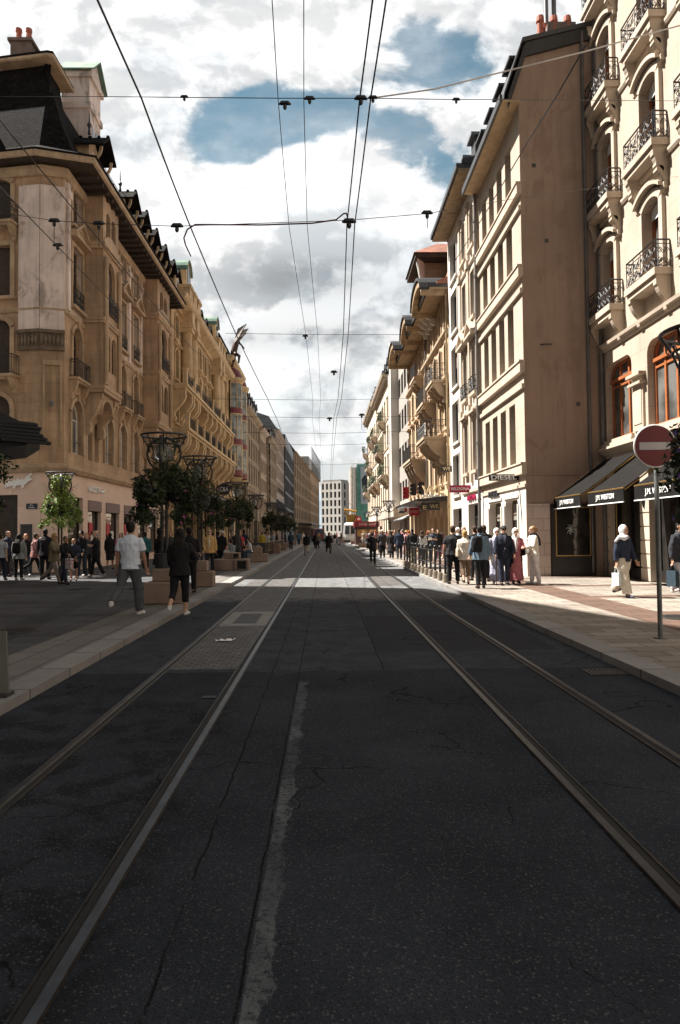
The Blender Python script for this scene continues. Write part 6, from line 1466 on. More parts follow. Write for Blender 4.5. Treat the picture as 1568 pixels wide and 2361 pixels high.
# curved bench block with a square bin block, then a smaller pair
g_ = ground(530, 1315, KZ); t = thing('stone_bench', 'rounded granite seat block beside the square block with a dark opening', 'stone block', (g_.x-0.1,g_.y+0.6,KZ), 0, 'stone planter blocks along the left pavement')
mb = MB(); n = 24
mb.loft([[(q*0.68*math.cos(2*math.pi*k/n),q*0.6*math.sin(2*math.pi*k/n),z) for k in range(n)] for q, z in ((0.98,0),(1.0,0.02),(1.0,0.45),(0.97,0.48))]); mb.build('seat', GRANITE, t, local=True, smooth=False)
mb = MB(); mb.loft([[(0.1+q*0.34*math.cos(2*math.pi*k/n),q*0.33*math.sin(2*math.pi*k/n),z) for k in range(n)] for q, z in ((1,0.482),(1.0,0.74),(0.95,0.76))]); mb.build('upper_ring', GRANITE, t, local=True)
g_ = ground(556, 1315, KZ); block('stone_planter', g_.x+0.02, g_.y+0.3, KZ, 0.60, 0.55, 0.50, 'square granite block with a dark square opening facing the viewer', hollow=True)
block('stone_planter', g_.x-0.25, g_.y+0.35, KZ+0.502, 0.34, 0.34, 0.27, 'small hollow granite cube stacked on the block with the dark opening', hollow=True)
g_ = ground(592, 1295, KZ); block('stone_planter', g_.x+0.15, g_.y+0.3, KZ, 0.9, 0.6, 0.46, 'granite block beside the sitting woman in a white top')
block('stone_planter', g_.x+0.05, g_.y+0.3, KZ+0.462, 0.45, 0.45, 0.36, 'granite cube stacked beside the sitting woman in a white top')
for k, (px, py) in enumerate(((634,1275),(650,1268),(661,1262),(676,1256))):
    g_ = ground(px, py, KZ); block('stone_planter', g_.x, g_.y, KZ, 0.85, 0.8, 0.75-0.08*k, ('granite block beyond the cafe railing, first of the farther four','granite block second beyond the cafe railing','granite block third beyond the cafe railing','last small granite block far along the left kerb')[k])
for k, (px, py, Y, b) in enumerate(((547,1122,32.0,0),(590,1148,42.6,-1),(625,1166,53.5,1),(650,1178,66,0),(668,1187,80,1))):
    p = at(px, py, Y); nm = ('third','fourth','fifth','sixth','seventh')[k]
    put_lamp(p.x, Y, nm+' street lamp along the left pavement'+(', its globe bare of plants' if b < 0 else ''), rz=0.3*k)
    if b >= 0: put_basket(b, p.x, Y, 'flower basket on the '+nm+' left lamp', rz=1.1*k+0.5)
p = at(139, 1098, 26.2); put_lamp(p.x, 26.2, 'sunlit street lamp overgrown with green, before the pinkish shop corner', rz=0.5); put_basket(3, p.x, 26.2, 'sunlit bright green flower basket before the pinkish shop corner', rz=1.0)
for k, (px, Y) in enumerate(((897,52),(869,64),(848,79))):
    p = at(px, 1160, Y); put_lamp(p.x, Y, ('near right-hand street lamp with a clear globe, behind the bollard railing','second right-hand street lamp with a clear globe','third right-hand street lamp by the dark red kiosk')[k])
put_lamp(4.66, 8.1, 'street lamp crown at the right edge above the no-entry sign', rz=0.2); put_basket(2, 4.84, 8.1, 'hanging basket with purple flowers beside the no-entry sign', KZ-0.30, 3.2)
put_lamp(-5.35, 9.9, 'street lamp just off the left edge under a purple basket'); put_basket(2, -5.30, 9.9, 'purple flower basket cut by the left edge', rz=0.8)

# no-entry sign
t = thing('no_entry_sign', 'round red no-entry sign with a white bar on a grey pole', 'road sign')
gp_ = ground(1523, 1471, KZ); px_, py_ = gp_.x, gp_.y; t.location = (px_, py_, KZ)
mb = MB(); mb.tube([(0,0.0,0),(0,0.0,3.10)], 0.034, 12); mb.tube([(0,0,0),(0,0,0.015)], 0.09, 12); mb.build('pole', mat('galvanised_pole',(0.16,0.17,0.165),0.5,0.25,5,metal=0.3), t, local=True)
zc = at(1510, 1028, py_-0.06).z-KZ; xc = at(1510, 1028, py_-0.06).x-px_
mb = MB(); mb.tube([(xc,-0.045,zc),(xc,-0.075,zc)], 0.30, 40); mb.build('disc', mat('red_sign_face',(0.14,0.010,0.013),0.55,0.08,2), t, local=True)
mb = MB(); mb.torus((xc,-0.06,zc),0.302,0.016,(0,1,0),48,8); mb.build('rim', mat('white_rim',(0.72,0.72,0.70),0.4), t, local=True)
mb = MB(); mb.box(xc-0.235,xc+0.235,-0.079,-0.0755,zc-0.055,zc+0.055); mb.build('bar', mat('sign_white_bar',(0.45,0.43,0.44),0.4,0.08), t, local=True)
mb = MB()
for dz in (-0.12,0.12): mb.box(xc-0.05,0.05,-0.045,0.045,zc+dz-0.02,zc+dz+0.02)
mb.build('bracket', mat('galvanised_pole',(0.16,0.17,0.165)), t, local=True)

# bollard railing beside the right kerb
t = thing('bollard_railing', 'black iron railing of posts on tapered stone feet beside the right kerb', 'railing', (3.72,21.2,KZ))
nP = 12; pts = [(0.02*k/11*-3, 0.95*k) for k in range(nP)]
FOOT = mat('bollard_stone',(0.26,0.215,0.165),0.9,0.2,5,0.005,30,fine=0.3)
for k, (x, y) in enumerate(pts):
    mb = MB(); mb.tube([(x,y,0.20),(x,y,0.28),(x,y,1.0),(x,y,1.02)], [0.05,0.042,0.040,0.05], 10); mb.ell((x,y,1.08),(0.055,0.055,0.055),10,6); mb.tube([(x,y,1.02),(x,y,1.06)],0.03,8)
    o = mb.build('post', LAMPMET, t, local=True, smooth=False)
    mb = MB(); mb.loft([[(x+q*math.cos(2*math.pi*i/12),y+q*math.sin(2*math.pi*i/12),z) for i in range(12)] for q, z in ((0.108,0),(0.106,0.05),(0.082,0.24),(0.07,0.26),(0.05,0.265))]); mb.build('stone_foot', FOOT, o, local=True)
mb = MB()
for z in (0.95,0.50): mb.tube([(x,y,z) for x, y in pts], 0.021, 8)
mb.build('rails', LAMPMET, t, local=True)

# slatted kiosk canopy cut by the left frame edge
t = thing('kiosk_canopy', 'dark slatted canopy roof reaching in from the left edge', 'canopy', (-7.5,13.4,0))
def hull(pts, y0, y1, name):
    mb = MB(); q = [at(px, py, y0) for px, py in pts]; k = y1/y0; mb.loft([[(p.x,y0,p.z) for p in q],[(p.x*k,y1,p.z) for p in q]]); return mb.build(name, DARKFRAME, t)
hull([(-330,850),(0,948),(55,975),(92,1003),(60,1026),(0,1034),(-330,1040)], 13.2, 15.4, 'roof')
for k in range(6):
    xe = 119-(5-k)*9 if k > 1 else 88+8*k; ye = 976+k*8.5
    hull([(-60,ye-18),(xe-8,ye-2),(xe,ye+1),(xe-3,ye+5),(-60,ye-9)], 12.9+0.02*k, 13.19, 'slat')
mb = MB(); mb.tube([(-8.6,14.2,0.1),(-8.6,14.2,3.5)], 0.09, 8); mb.build('post', DARKFRAME, t)

# folding board at the bottom left edge
p = ground(4, 1603, KZ); t = thing('folding_board', 'edge of a folding sign board standing by the left kerb', 'sign board', p)
mb = MB(); mb.hexa([(-0.62,-0.05,0.02),(0.09,-0.05,0.02),(0.09,-0.02,0.02),(-0.62,-0.02,0.02),(-0.62,0.10,0.62),(-0.01,0.10,0.62),(-0.01,0.13,0.62),(-0.62,0.13,0.62)]); mb.build('panel', mat('board_grey',(0.10,0.10,0.085),0.6), t, local=True)
mb = MB(); mb.box(-0.6,0.10,-0.12,0.06,0.0,0.035); mb.build('foot', DARKFRAME, t, local=True)
# cafe railing with a name board and planted boxes
g0 = ground(579, 1283, KZ); t = thing('cafe_railing', 'dark cafe railing panel lettered cafe beside the sitting people', 'railing', (g0.x,g0.y,KZ))
mb = MB(); mb.box(-0.1,1.0,-0.03,0.03,0.25,0.95); mb.build('panel', DARKFRAME, t, local=True); lettering('cafe', (g0.x+0.4,g0.y-0.045,KZ+0.72), (1,0,0), (0,0,1), 0.5, 0.2, 0.02, WHITE_SIGN, t)
mb = MB(); 
for k in range(9): mb.tube([(0.95+0.02*k,0.4+2.1*k,0),(0.95+0.02*k,0.4+2.1*k,0.95)], 0.04, 6)
for z in (0.35,0.95): mb.tube([(0.95,0.2,z),(1.12,17.3,z)], 0.03, 5)
for k in range(26): mb.tube([(0.95+0.17*k/26,0.2+k*0.66,0.35),(0.95+0.17*k/26,0.2+k*0.66,0.95)], 0.02, 4)
mb.build('fence_rails', mat('brown_fence',(0.13,0.10,0.07),0.8), t, local=True)
for k in range(4):
    tb = thing('cafe_table', 'small white-topped cafe table behind the dark cafe railing', 'table', (g0.x-0.6-0.7*(k%2),g0.y+2.5+3.2*k,KZ), 0, 'cafe tables on the left pavement')
    mb = MB(); mb.tube([(0,0,0.72),(0,0,0.75)], 0.38, 16); mb.build('tabletop', WHITEPAINT, tb, local=True)
    mb = MB(); mb.tube([(0,0,0.0),(0,0,0.03),(0,0,0.04),(0,0,0.72)], [0.22,0.22,0.03,0.03], 10); mb.build('leg', LAMPMET, tb, local=True)
# planters on the right pavement, advert board
for k, (px, py) in enumerate(((836,1262),(816,1254))):
    p = ground(px, py, KZ); block('stone_planter', p.x, p.y, KZ, 0.85, 0.8, 0.5, ('dark granite block in front of the crowd on the right','smaller dark granite block farther along the right kerb')[k], 'stone planter blocks along the right pavement')
p = ground(1017, 1287, KZ); t = thing('display_board', 'white and mauve display board standing among the people on the right', 'sign board', p)
mb = MB(); mb.box(-0.32,0.32,-0.04,0.04,0.05,1.55); mb.build('frame', WHITEPAINT, t, local=True); mb = MB(); mb.box(-0.24,0.24,-0.055,-0.041,0.15,1.45); mb.build('poster', mat('mauve_poster',(0.30,0.10,0.20),0.6,0.15), t, local=True); mb = MB(); mb.box(-0.4,0.4,-0.2,0.2,0,0.05); mb.build('foot', DARKFRAME, t, local=True)

# tram, truck, kiosk, yellow hoarding at the far end
t = thing('white_tram', 'white tram with dark windows coming round the bend far up the street', 'tram', (4.0,108,0), R(-14))
TRW = mat('tram_white',(0.62,0.62,0.62),0.4,0.06)
mb = MB(); mb.loft([[(-1.15,-0.3,0.35),(1.15,-0.3,0.35),(1.15,24,0.35),(-1.15,24,0.35)],[(-1.2,-0.45,1.1),(1.2,-0.45,1.1),(1.2,24,1.1),(-1.2,24,1.1)],[(-1.1,-0.1,3.0),(1.1,-0.1,3.0),(1.1,24,3.0),(-1.1,24,3.0)],[(-0.85,0.3,3.3),(0.85,0.3,3.3),(0.85,24,3.3),(-0.85,24,3.3)]]); mb.build('body', TRW, t, local=True)
mb = MB(); mb.hexa([(-0.85,-0.46,1.5),(0.85,-0.46,1.5),(0.8,-0.3,1.5),(-0.8,-0.3,1.5),(-0.8,-0.21,2.8),(0.8,-0.21,2.8),(0.8,-0.1,2.8),(-0.8,-0.1,2.8)]); mb.build('windscreen', GLASS, t, local=True)
mb = MB(); mb.box(-0.09,0.09,-0.50,-0.2,1.4,2.9); mb.build('centre_post', TRW, t, local=True)
for k in range(5):
    mb = MB(); mb.box(-1.2,1.2,1.2+k*4.4,4.8+k*4.4,1.45,2.6); mb.build('side_window', GLASS, t, local=True)
mb = MB(); mb.box(-1.18,1.18,-0.5,23,0.15,0.5); mb.build('skirt', DARKFRAME, t, local=True)
for s in (-1,1):
    mb = MB(); mb.ell((s*0.8,-0.45,0.95),(0.13,0.06,0.13),10,6); mb.build('headlight', mat('headlamp_glass',(0.6,0.6,0.55),0.2), t, local=True)
t = thing('red_truck', 'dark red truck parked at the far left of the road', 'truck', (-1.2,132,0), R(6))
mb = MB(); mb.loft([[(-1.1,0,0.5),(1.1,0,0.5),(1.1,6,0.5),(-1.1,6,0.5)],[(-1.1,-0.1,1.3),(1.1,-0.1,1.3),(1.1,6,1.3),(-1.1,6,1.3)],[(-1.0,0.35,2.5),(1.0,0.35,2.5),(1.05,6,2.6),(-1.05,6,2.6)]]); mb.build('body', mat('truck_red',(0.22,0.035,0.03),0.4,0.1), t, local=True)
mb = MB(); mb.hexa([(-0.9,-0.06,1.4),(0.9,-0.06,1.4),(0.9,0.1,1.4),(-0.9,0.1,1.4),(-0.85,0.26,2.35),(0.85,0.26,2.35),(0.85,0.5,2.35),(-0.85,0.5,2.35)]); mb.build('windscreen', GLASS, t, local=True)
for s in (-1,1):
    for yy in (0.9,4.8):
        mb = MB(); mb.tube([(s*0.85,yy,0.45),(s*1.12,yy,0.45)], 0.45, 16); mb.build('wheel', DARKFRAME, t, local=True)
t = thing('souvenir_kiosk', 'dark red kiosk with a swiss shop sign on the right pavement', 'kiosk', (5.2,88,KZ))
mb = MB(); mb.box(-1.3,1.5,0,3.0,0,2.3); mb.build('booth', mat('kiosk_dark',(0.06,0.03,0.03),0.5), t, local=True)
mb = MB(); mb.box(-1.5,1.7,-0.6,3.2,2.3,3.0); mb.build('fascia', mat('kiosk_burgundy',(0.16,0.012,0.02),0.5), t, local=True)
lettering('SWISS SHOP', (5.4,87.36,KZ+2.65), (1,0,0), (0,0,1), 2.2, 0.32, 0.03, mat('pink_letters',(0.75,0.45,0.45)), t)
mb = MB(); mb.box(-1.1,1.3,-0.05,-0.005,1.1,2.0); mb.build('counter_window', mat('warm_kiosk_goods',(0.35,0.2,0.07),0.5), t, local=True)
mb = MB(); mb.box(-1.2,-0.55,0.4,0.5,3.0,3.7); fl = mb.build('flag_sign', RED, t, local=True); mb = MB(); mb.box(-0.94,-0.81,0.38,0.399,3.15,3.55); mb.box(-1.075,-0.675,0.381,0.3985,3.28,3.42); mb.build('white_cross', WHITE_SIGN, fl, local=True)
t = thing('yellow_hoarding', 'yellow site hoarding and machinery below the scaffolded block', 'hoarding', (9.0,180,0))
p0, p1_ = at(800,1210,180), at(822,1177,180); YE_ = mat('site_yellow',(0.50,0.25,0.025),0.5,0.15)
mb = MB(); mb.box(p0.x-9,p1_.x-9,0,1.0,0,p1_.z-1.0); mb.tube([(p0.x-9,0.3,p1_.z-1.2),(p0.x-9-0.6,0.3,p1_.z+0.4),(p1_.x-9,0.3,p1_.z-0.2)], 0.35, 6); mb.build('panels', YE_, t, local=True)
mb = MB()
for k in range(4): mb.box(p0.x-9+0.3+k*0.6,p0.x-9+0.36+k*0.6,-0.03,-0.001,0,p1_.z-1.0)
mb.tube([(p0.x-9,-0.1,1.5),(p1_.x-9,-0.1,p1_.z-1.2)], 0.08, 5); mb.build('frames', DARKFRAME, t, local=True)

# ------------------------------------------------------------------ overhead wires
WIRE = mat('dark_wire', (0.018,0.018,0.02), 0.5); WIREL = mat('bright_wire', (0.55,0.52,0.48), 0.4, metal=0.3); REDW = mat('red_feeder_cable', (0.09,0.016,0.018), 0.5)
def wire(label, pts, r, m=None, sag=0.0, cat='overhead wire', group='overhead wires of the tramway', name='overhead_wire'):
    q = []
    for (a, b) in zip(pts[:-1], pts[1:]):
        a, b = Vector(a), Vector(b)
        for k in range(8):
            t = k/8; p = a.lerp(b, t); p.z -= sag*4*t*(1-t); q.append(p)
    q.append(Vector(pts[-1])); mb = MB(); mb.tube(q, r, 5); o = mb.build(name, m or WIRE); tag(o, label, cat, group); return o
def insulator(p, label, s=1.0, hang=0.0):
    mb = MB(); mb.tube([(p.x-0.09*s,p.y,p.z),(p.x-0.05*s,p.y,p.z+0.02*s),(p.x+0.05*s,p.y,p.z+0.02*s),(p.x+0.09*s,p.y,p.z)], [0.012*s,0.035*s,0.035*s,0.012*s], 6); mb.ell((p.x,p.y,p.z-0.04*s),(0.03*s,0.03*s,0.045*s),8,6)
    if hang: mb.tube([(p.x,p.y,p.z-0.06*s),(p.x,p.y,p.z-hang)], 0.006*s, 4)
    tag(mb.build('wire_insulator', WIRE), label, 'insulator', 'insulators on the span wires')
def along(px0, py0, Y0, px1, py1, Y1): return [at(px0,py0,Y0), at(px1,py1,Y1)]
Yc = [1.5, 3.5, 5.5, 7.8, 12.1, 18, 21, 30, 45, 70, 95]
def contact(label, X, h, r, ys=Yc, dz=0.0):
    return wire(label, [(X+0.05*math.sin(i*1.7), y, h) for i, y in enumerate(ys)], r, WIRE, 0.015)
contact('thick contact wire over the left tram track', -1.52, 5.25, 0.0085, [1.0,5.5,7.8,12.1,18,21,30,45,70,95])
contact('thick contact wire of the middle pair, left one', 0.33, 5.25, 0.0068); contact('thick contact wire of the middle pair, right one', 0.42, 5.25, 0.0068)
contact('thin wire left of the middle pair, farther left', -0.34, 5.23, 0.0035); contact('thin wire left of the middle pair, nearer to it', -0.13, 5.23, 0.0035)
wire('thick dark wire slanting down across the brown gable wall', [at(1350,105,5.6), at(1290,210,6.3), at(1215,330,8.3), at(1120,490,11.2), at(1046,606,14.2)], 0.0078)
wire('wire slanting across the tan corner building, upper one', [at(-40,226,7.4), at(28,312,8.4), at(244,571,11.6), at(440,800,18), at(560,890,40)], 0.0085)
wire('wire slanting across the tan corner building, lower one', [at(-30,398,9.0), at(28,460,10.2), at(141,576,12.5), at(330,770,20)], 0.009)
wire('long span wire crossing high with a turnbuckle', [at(-10,222,12.0), at(240,222,7.0), at(425,224,5.9), at(657,226,5.5), at(835,226,5.45), at(860,226,5.45), at(1050,229,5.9), at(1130,229,6.5), at(1568,232,9.5)], 0.0035, WIRE, 0.0, 'span wire', 'span wires across the street', 'span_wire')
wire('sunlit pale cable rising to the upper right corner', [at(860,225,5.45), at(1000,205,5.5), at(1180,160,5.6), at(1350,118,5.6), at(1480,82,5.7), at(1590,52,5.8)], 0.0065, WIREL, 0.0, 'span wire', 'span wires across the street', 'span_wire')
wire('span wire joining the insulators over the left pavement to the right facade', [at(-10,488,9.5), at(125,508,8.6), at(228,515,8.2), at(408,521,7.8), at(805,507,7.8), at(985,492,8.4), at(1200,455,11.0), at(1430,426,16.0), at(1575,404,18.6)], 0.0042, WIRE, 0.0, 'span wire', 'span wires across the street', 'span_wire')
wire('red and black feeder cable looping between the wires', [at(440,590,9.0), at(428,565,7.8), at(424,548,7.8), at(432,528,7.8), at(450,517,7.8), at(600,518,7.8), at(720,514,7.8), at(775,506,7.8), at(792,492,7.8), at(799,491,7.8), at(803,508,7.8)], 0.009, REDW, 0.0, 'feeder cable')
for k, (yy, Y, x0, x1) in enumerate(((770,12.1,520,960),(921,18,470,1010),(962,21,540,1000),(998,26,560,940),(1025,31,600,900),(1070,44,640,880))):
    wire(('third','fourth','fifth','sixth','seventh','eighth')[k]+' span wire counted up the street', [at(x0,yy-2,Y*1.05), at((x0+x1)/2,yy+1,Y), at(x1,yy-(4 if k else -1),Y*1.05)], 0.004+0.0010*k, WIRE, 0.0, 'span wire', 'span wires across the street', 'span_wire')
for (px, py, Y, s, lab, hg) in ((125,510,8.6,0.8,'insulator above the pale plastered corner',0.28),(228,516,8.2,0.8,'insulator left of the thick left contact wire',0.28),(408,522,7.8,0.8,'insulator where the left contact wire meets the second span wire',0),(985,492,8.4,0.8,'insulator hanging right of the middle pair on the second span wire',0.18),(805,512,7.8,0.9,'clamp gripping the middle pair on the second span wire',0),(657,240,5.5,0.55,'insulator under the high span wire on the farther left thin wire',0),(714,228,5.5,0.5,'clamp on the nearer thin wire under the high span wire',0),(832,228,5.45,0.6,'clamp gripping the middle pair on the high span wire',0),(860,226,5.45,0.45,'joint where the pale cable leaves the high span wire',0),(425,224,5.9,0.4,'small turnbuckle left on the high span wire',0),(1052,230,5.9,0.4,'small turnbuckle right on the high span wire',0),(704,775,12.1,0.6,'clamp on the third span wire',0),(133,566,12.4,1.0,'clamp on the lower slanting wire',0),(770,858,14.5,0.8,'clamp on the middle pair farther up the street',0),(760,965,21,1.0,'clamp on the middle pair at the fifth span wire',0),(834,957,24,1.2,'insulator right of the middle pair at the fifth span wire',0.5)):
    insulator(at(px,py,Y), lab, s, hg)
# ================================================================== PEOPLE
def remesh(mb, voxel, smooth=4, name='m', folds=0.0, seed=0, keep=None):
    me = mb.mesh(name); ob = bpy.data.objects.new('tmp', me)
    m = ob.modifiers.new('r', 'REMESH'); m.mode = 'VOXEL'; m.voxel_size = voxel
    s = ob.modifiers.new('s', 'SMOOTH'); s.factor = 0.5; s.iterations = smooth
    out = evaluated_mesh(ob); bpy.data.objects.remove(ob); bpy.data.meshes.remove(me)
    if folds:
        N = len(out.vertices); co = [0.0]*(3*N); no = [0.0]*(3*N); out.vertices.foreach_get('co', co); out.vertices.foreach_get('normal', no)
        for i in range(0, 3*N, 3):
            x, y, z = co[i:i+3]; n = folds*(mnoise.noise((x*9+seed, y*9, z*5)) + 0.6*mnoise.noise((x*20+seed, y*20, z*14)))
            co[i] += no[i]*n; co[i+1] += no[i+1]*n; co[i+2] += no[i+2]*n
        out.vertices.foreach_set('co', co); out.update()
    out.polygons.foreach_set('use_smooth', [True]*len(out.polygons)); out.materials.clear(); out.materials.append(None); out.name = name
    return out
def hring(c, rx, ry, n=16, tilt=0.0): return [(c[0]+rx*math.cos(2*math.pi*k/n), c[1]+ry*math.sin(2*math.pi*k/n)+0.0, c[2]+tilt*math.sin(2*math.pi*k/n)) for k in range(n)]

class Pose:
    """skeleton of a 1.75 m figure facing -Y; angles in degrees, forward positive"""
    def __init__(s, lh=0, lk=0, rh=0, rk=0, la=3, le=8, lb=7, ra=3, re=8, rb=7, lean=2, turn=0, nod=0, lf=0, rf=0, sit=False, lin=0, rin=0, girth=1.0, spread=0.0):
        s.__dict__.update(locals()); g_ = girth
        V = Vector; P = V((0,0,0.93)); s.hip = {}; s.knee = {}; s.ank = {}; s.toe = {}
        for k, sx, h, kn, fp in (('l',-1,lh,lk,lf),('r',1,rh,rk,rf)):
            hp = P+V((sx*0.092,0,-0.02)); a = R(h); b = R(h-kn)
            K = hp+V((sx*(0.012+spread),-math.sin(a),-math.cos(a)))*0.43 if False else hp+V((sx*(0.006+spread*0.43),-math.sin(a)*0.43,-math.cos(a)*0.43))
            A = K+V((sx*spread*0.1,-math.sin(b)*0.42,-math.cos(b)*0.42)); f = R(fp)
            s.hip[k], s.knee[k], s.ank[k] = hp, K, A; s.toe[k] = A+V((sx*0.02,-math.cos(f)*0.17,-0.05-math.sin(f)*0.17))
        low = min(min(s.ank[k].z-0.075, s.toe[k].z-0.028) for k in 'lr')
        L = math.sin(R(lean)); up = lambda z: V((0,-L*z,z*math.cos(R(lean))))
        s.pel = P; s.waist = P+up(0.15); s.chest = P+up(0.36); s.shc = P+up(0.49); s.neck = P+up(0.56); s.head = P+up(0.56)+V((0,-0.02-L*0.1,0.125))
        s.sh = {}; s.elb = {}; s.wr = {}; s.hand = {}
        for k, sx, fa, e, ab, inn in (('l',-1,la,le,lb,lin),('r',1,ra,re,rb,rin)):
            S = s.shc+V((sx*0.178*(0.9+0.1*g_),0,-0.035)); a, b, c = R(fa), R(ab), R(fa+e); q = R(inn)
            E = S+V((sx*math.sin(b),-math.sin(a)*math.cos(b),-math.cos(a)*math.cos(b)))*0.285
            d = V((sx*math.sin(b)*0.4-sx*math.sin(q),-math.sin(c)*math.cos(q),-math.cos(c)*math.cos(q))); d.normalize()
            s.sh[k], s.elb[k], s.wr[k] = S, E, E+d*0.245; s.hand[k] = d
        dz = V((0,0,-low))
        for nm in ('pel','waist','chest','shc','neck','head'): setattr(s, nm, getattr(s,nm)+dz)
        for dct in (s.hip,s.knee,s.ank,s.toe,s.sh,s.elb,s.wr):
            for k in dct: dct[k] = dct[k]+dz
        s.hm = Matrix.Rotation(R(turn),3,'Z') @ Matrix.Rotation(R(nod),3,'X')
def torso_rings(p, inf=0.0, hem=None, g_=1.0):
    r = []
    if hem is None: r.append(hring(p.pel+Vector((0,0,-0.10)), 0.150*g_+inf, 0.105*g_+inf))
    r += [hring(p.pel, 0.170*g_+inf, 0.118*g_+inf), hring(p.waist, 0.148*g_+inf, 0.108*g_+inf), hring(p.chest-Vector((0,0,0.06)), 0.168*g_+inf, 0.120*g_+inf),
          hring(p.chest+Vector((0,0,0.05)), 0.178*g_+inf, 0.118*g_+inf), hring(p.shc+Vector((0,0,-0.035)), 0.168*g_+inf, 0.092*g_+inf), hring(p.shc+Vector((0,0,0.015)), 0.118+inf, 0.078+inf), hring(p.shc+Vector((0,0,0.045)), 0.078+inf*0.6, 0.066+inf*0.6), hring(p.neck, 0.058+inf*0.5, 0.060+inf*0.5)]
    return r
def body_mesh(p, voxel):
    mb = MB(); mb.loft(torso_rings(p, 0.0, None, p.girth))
    mb.tube([p.neck-Vector((0,0,0.05)), p.neck+Vector((0,-0.005,0.03)), p.head-Vector((0,-0.01,0.05))], [0.060,0.052,0.055], 12)
    H, M = p.head, p.hm; at_ = lambda x, y, z: H+M@Vector((x,y,z))
    rings = []
    for z, rx, ry, oy in ((-0.118,0.022,0.03,-0.060),(-0.105,0.045,0.055,-0.035),(-0.07,0.060,0.078,-0.012),(-0.03,0.068,0.090,0.0),(0.02,0.074,0.096,0.004),(0.06,0.073,0.095,0.008),(0.095,0.056,0.075,0.010),(0.115,0.025,0.035,0.010)):
        rings.append([at_(rx*math.cos(2*math.pi*k/16), oy+ry*math.sin(2*math.pi*k/16), z) for k in range(16)])
    mb.loft(rings)
    mb.tube([at_(0,-0.086,0.018),at_(0,-0.102,-0.015),at_(0,-0.113,-0.036),at_(0,-0.096,-0.046)], [0.010,0.013,0.018,0.012], 8)   # nose
    mb.tube([at_(-0.045,-0.075,0.030),at_(0,-0.091,0.032),at_(0.045,-0.075,0.030)], 0.012, 6)                              # brow
    mb.tube([at_(-0.024,-0.084,-0.066),at_(0,-0.093,-0.066),at_(0.024,-0.084,-0.066)], 0.009, 6)                           # lips
    for sx in (-1,1): mb.ell(at_(sx*0.076,0.008,-0.005), (0.012,0.022,0.034), 8, 6)
    for k, sx in (('l',-1),('r',1)):
        S, E, W, d = p.sh[k], p.elb[k], p.wr[k], p.hand[k]
        mb.tube([S+Vector((-sx*0.05,0,0)), S, S.lerp(E,0.35), E, E.lerp(W,0.3), W], [0.056,0.056,0.048*p.girth,0.040,0.042,0.027], 10)
        side = Vector((sx*0.25,-1,0)); side = (side-d*side.dot(d)).normalized(); nrm = d.cross(side).normalized()*(sx)
        c = W+d*0.05
        mb.hexa([W+side*0.028+nrm*0.012,W-side*0.028+nrm*0.012,W-side*0.028-nrm*0.012,W+side*0.028-nrm*0.012]+[W+d*0.095+side*0.042+nrm*0.012,W+d*0.095-side*0.036+nrm*0.012,W+d*0.095-side*0.036-nrm*0.012,W+d*0.095+side*0.042-nrm*0.012])
        for f, (o, L) in enumerate(((0.034,0.070),(0.012,0.080),(-0.010,0.074),(-0.031,0.058))):
            b0 = W+d*0.088+side*o; curl = -nrm
            mb.tube([b0, b0+d*L*0.45+curl*0.010, b0+d*L*0.78+curl*0.028, b0+d*L*0.88+curl*0.048], [0.0105,0.010,0.009,0.007], 6)
        b0 = W+d*0.03+side*0.030; mb.tube([b0, b0+side*0.025+d*0.03-nrm*0.008, b0+side*0.030+d*0.065-nrm*0.02], [0.013,0.011,0.009], 6)
        mb.tube([p.hip[k]+Vector((0,0,0.03)), p.hip[k].lerp(p.knee[k],0.3), p.knee[k], p.knee[k].lerp(p.ank[k],0.3), p.ank[k]], [0.088*p.girth,0.078*p.girth,0.053,0.055,0.036], 12)
        mb.tube([p.ank[k]+(p.ank[k]-p.toe[k])*0.25, p.ank[k].lerp(p.toe[k],0.5)-Vector((0,0,0.012)), p.toe[k]], [0.036,0.036,0.026], 10)
    return remesh(mb, voxel, 2, 'body')
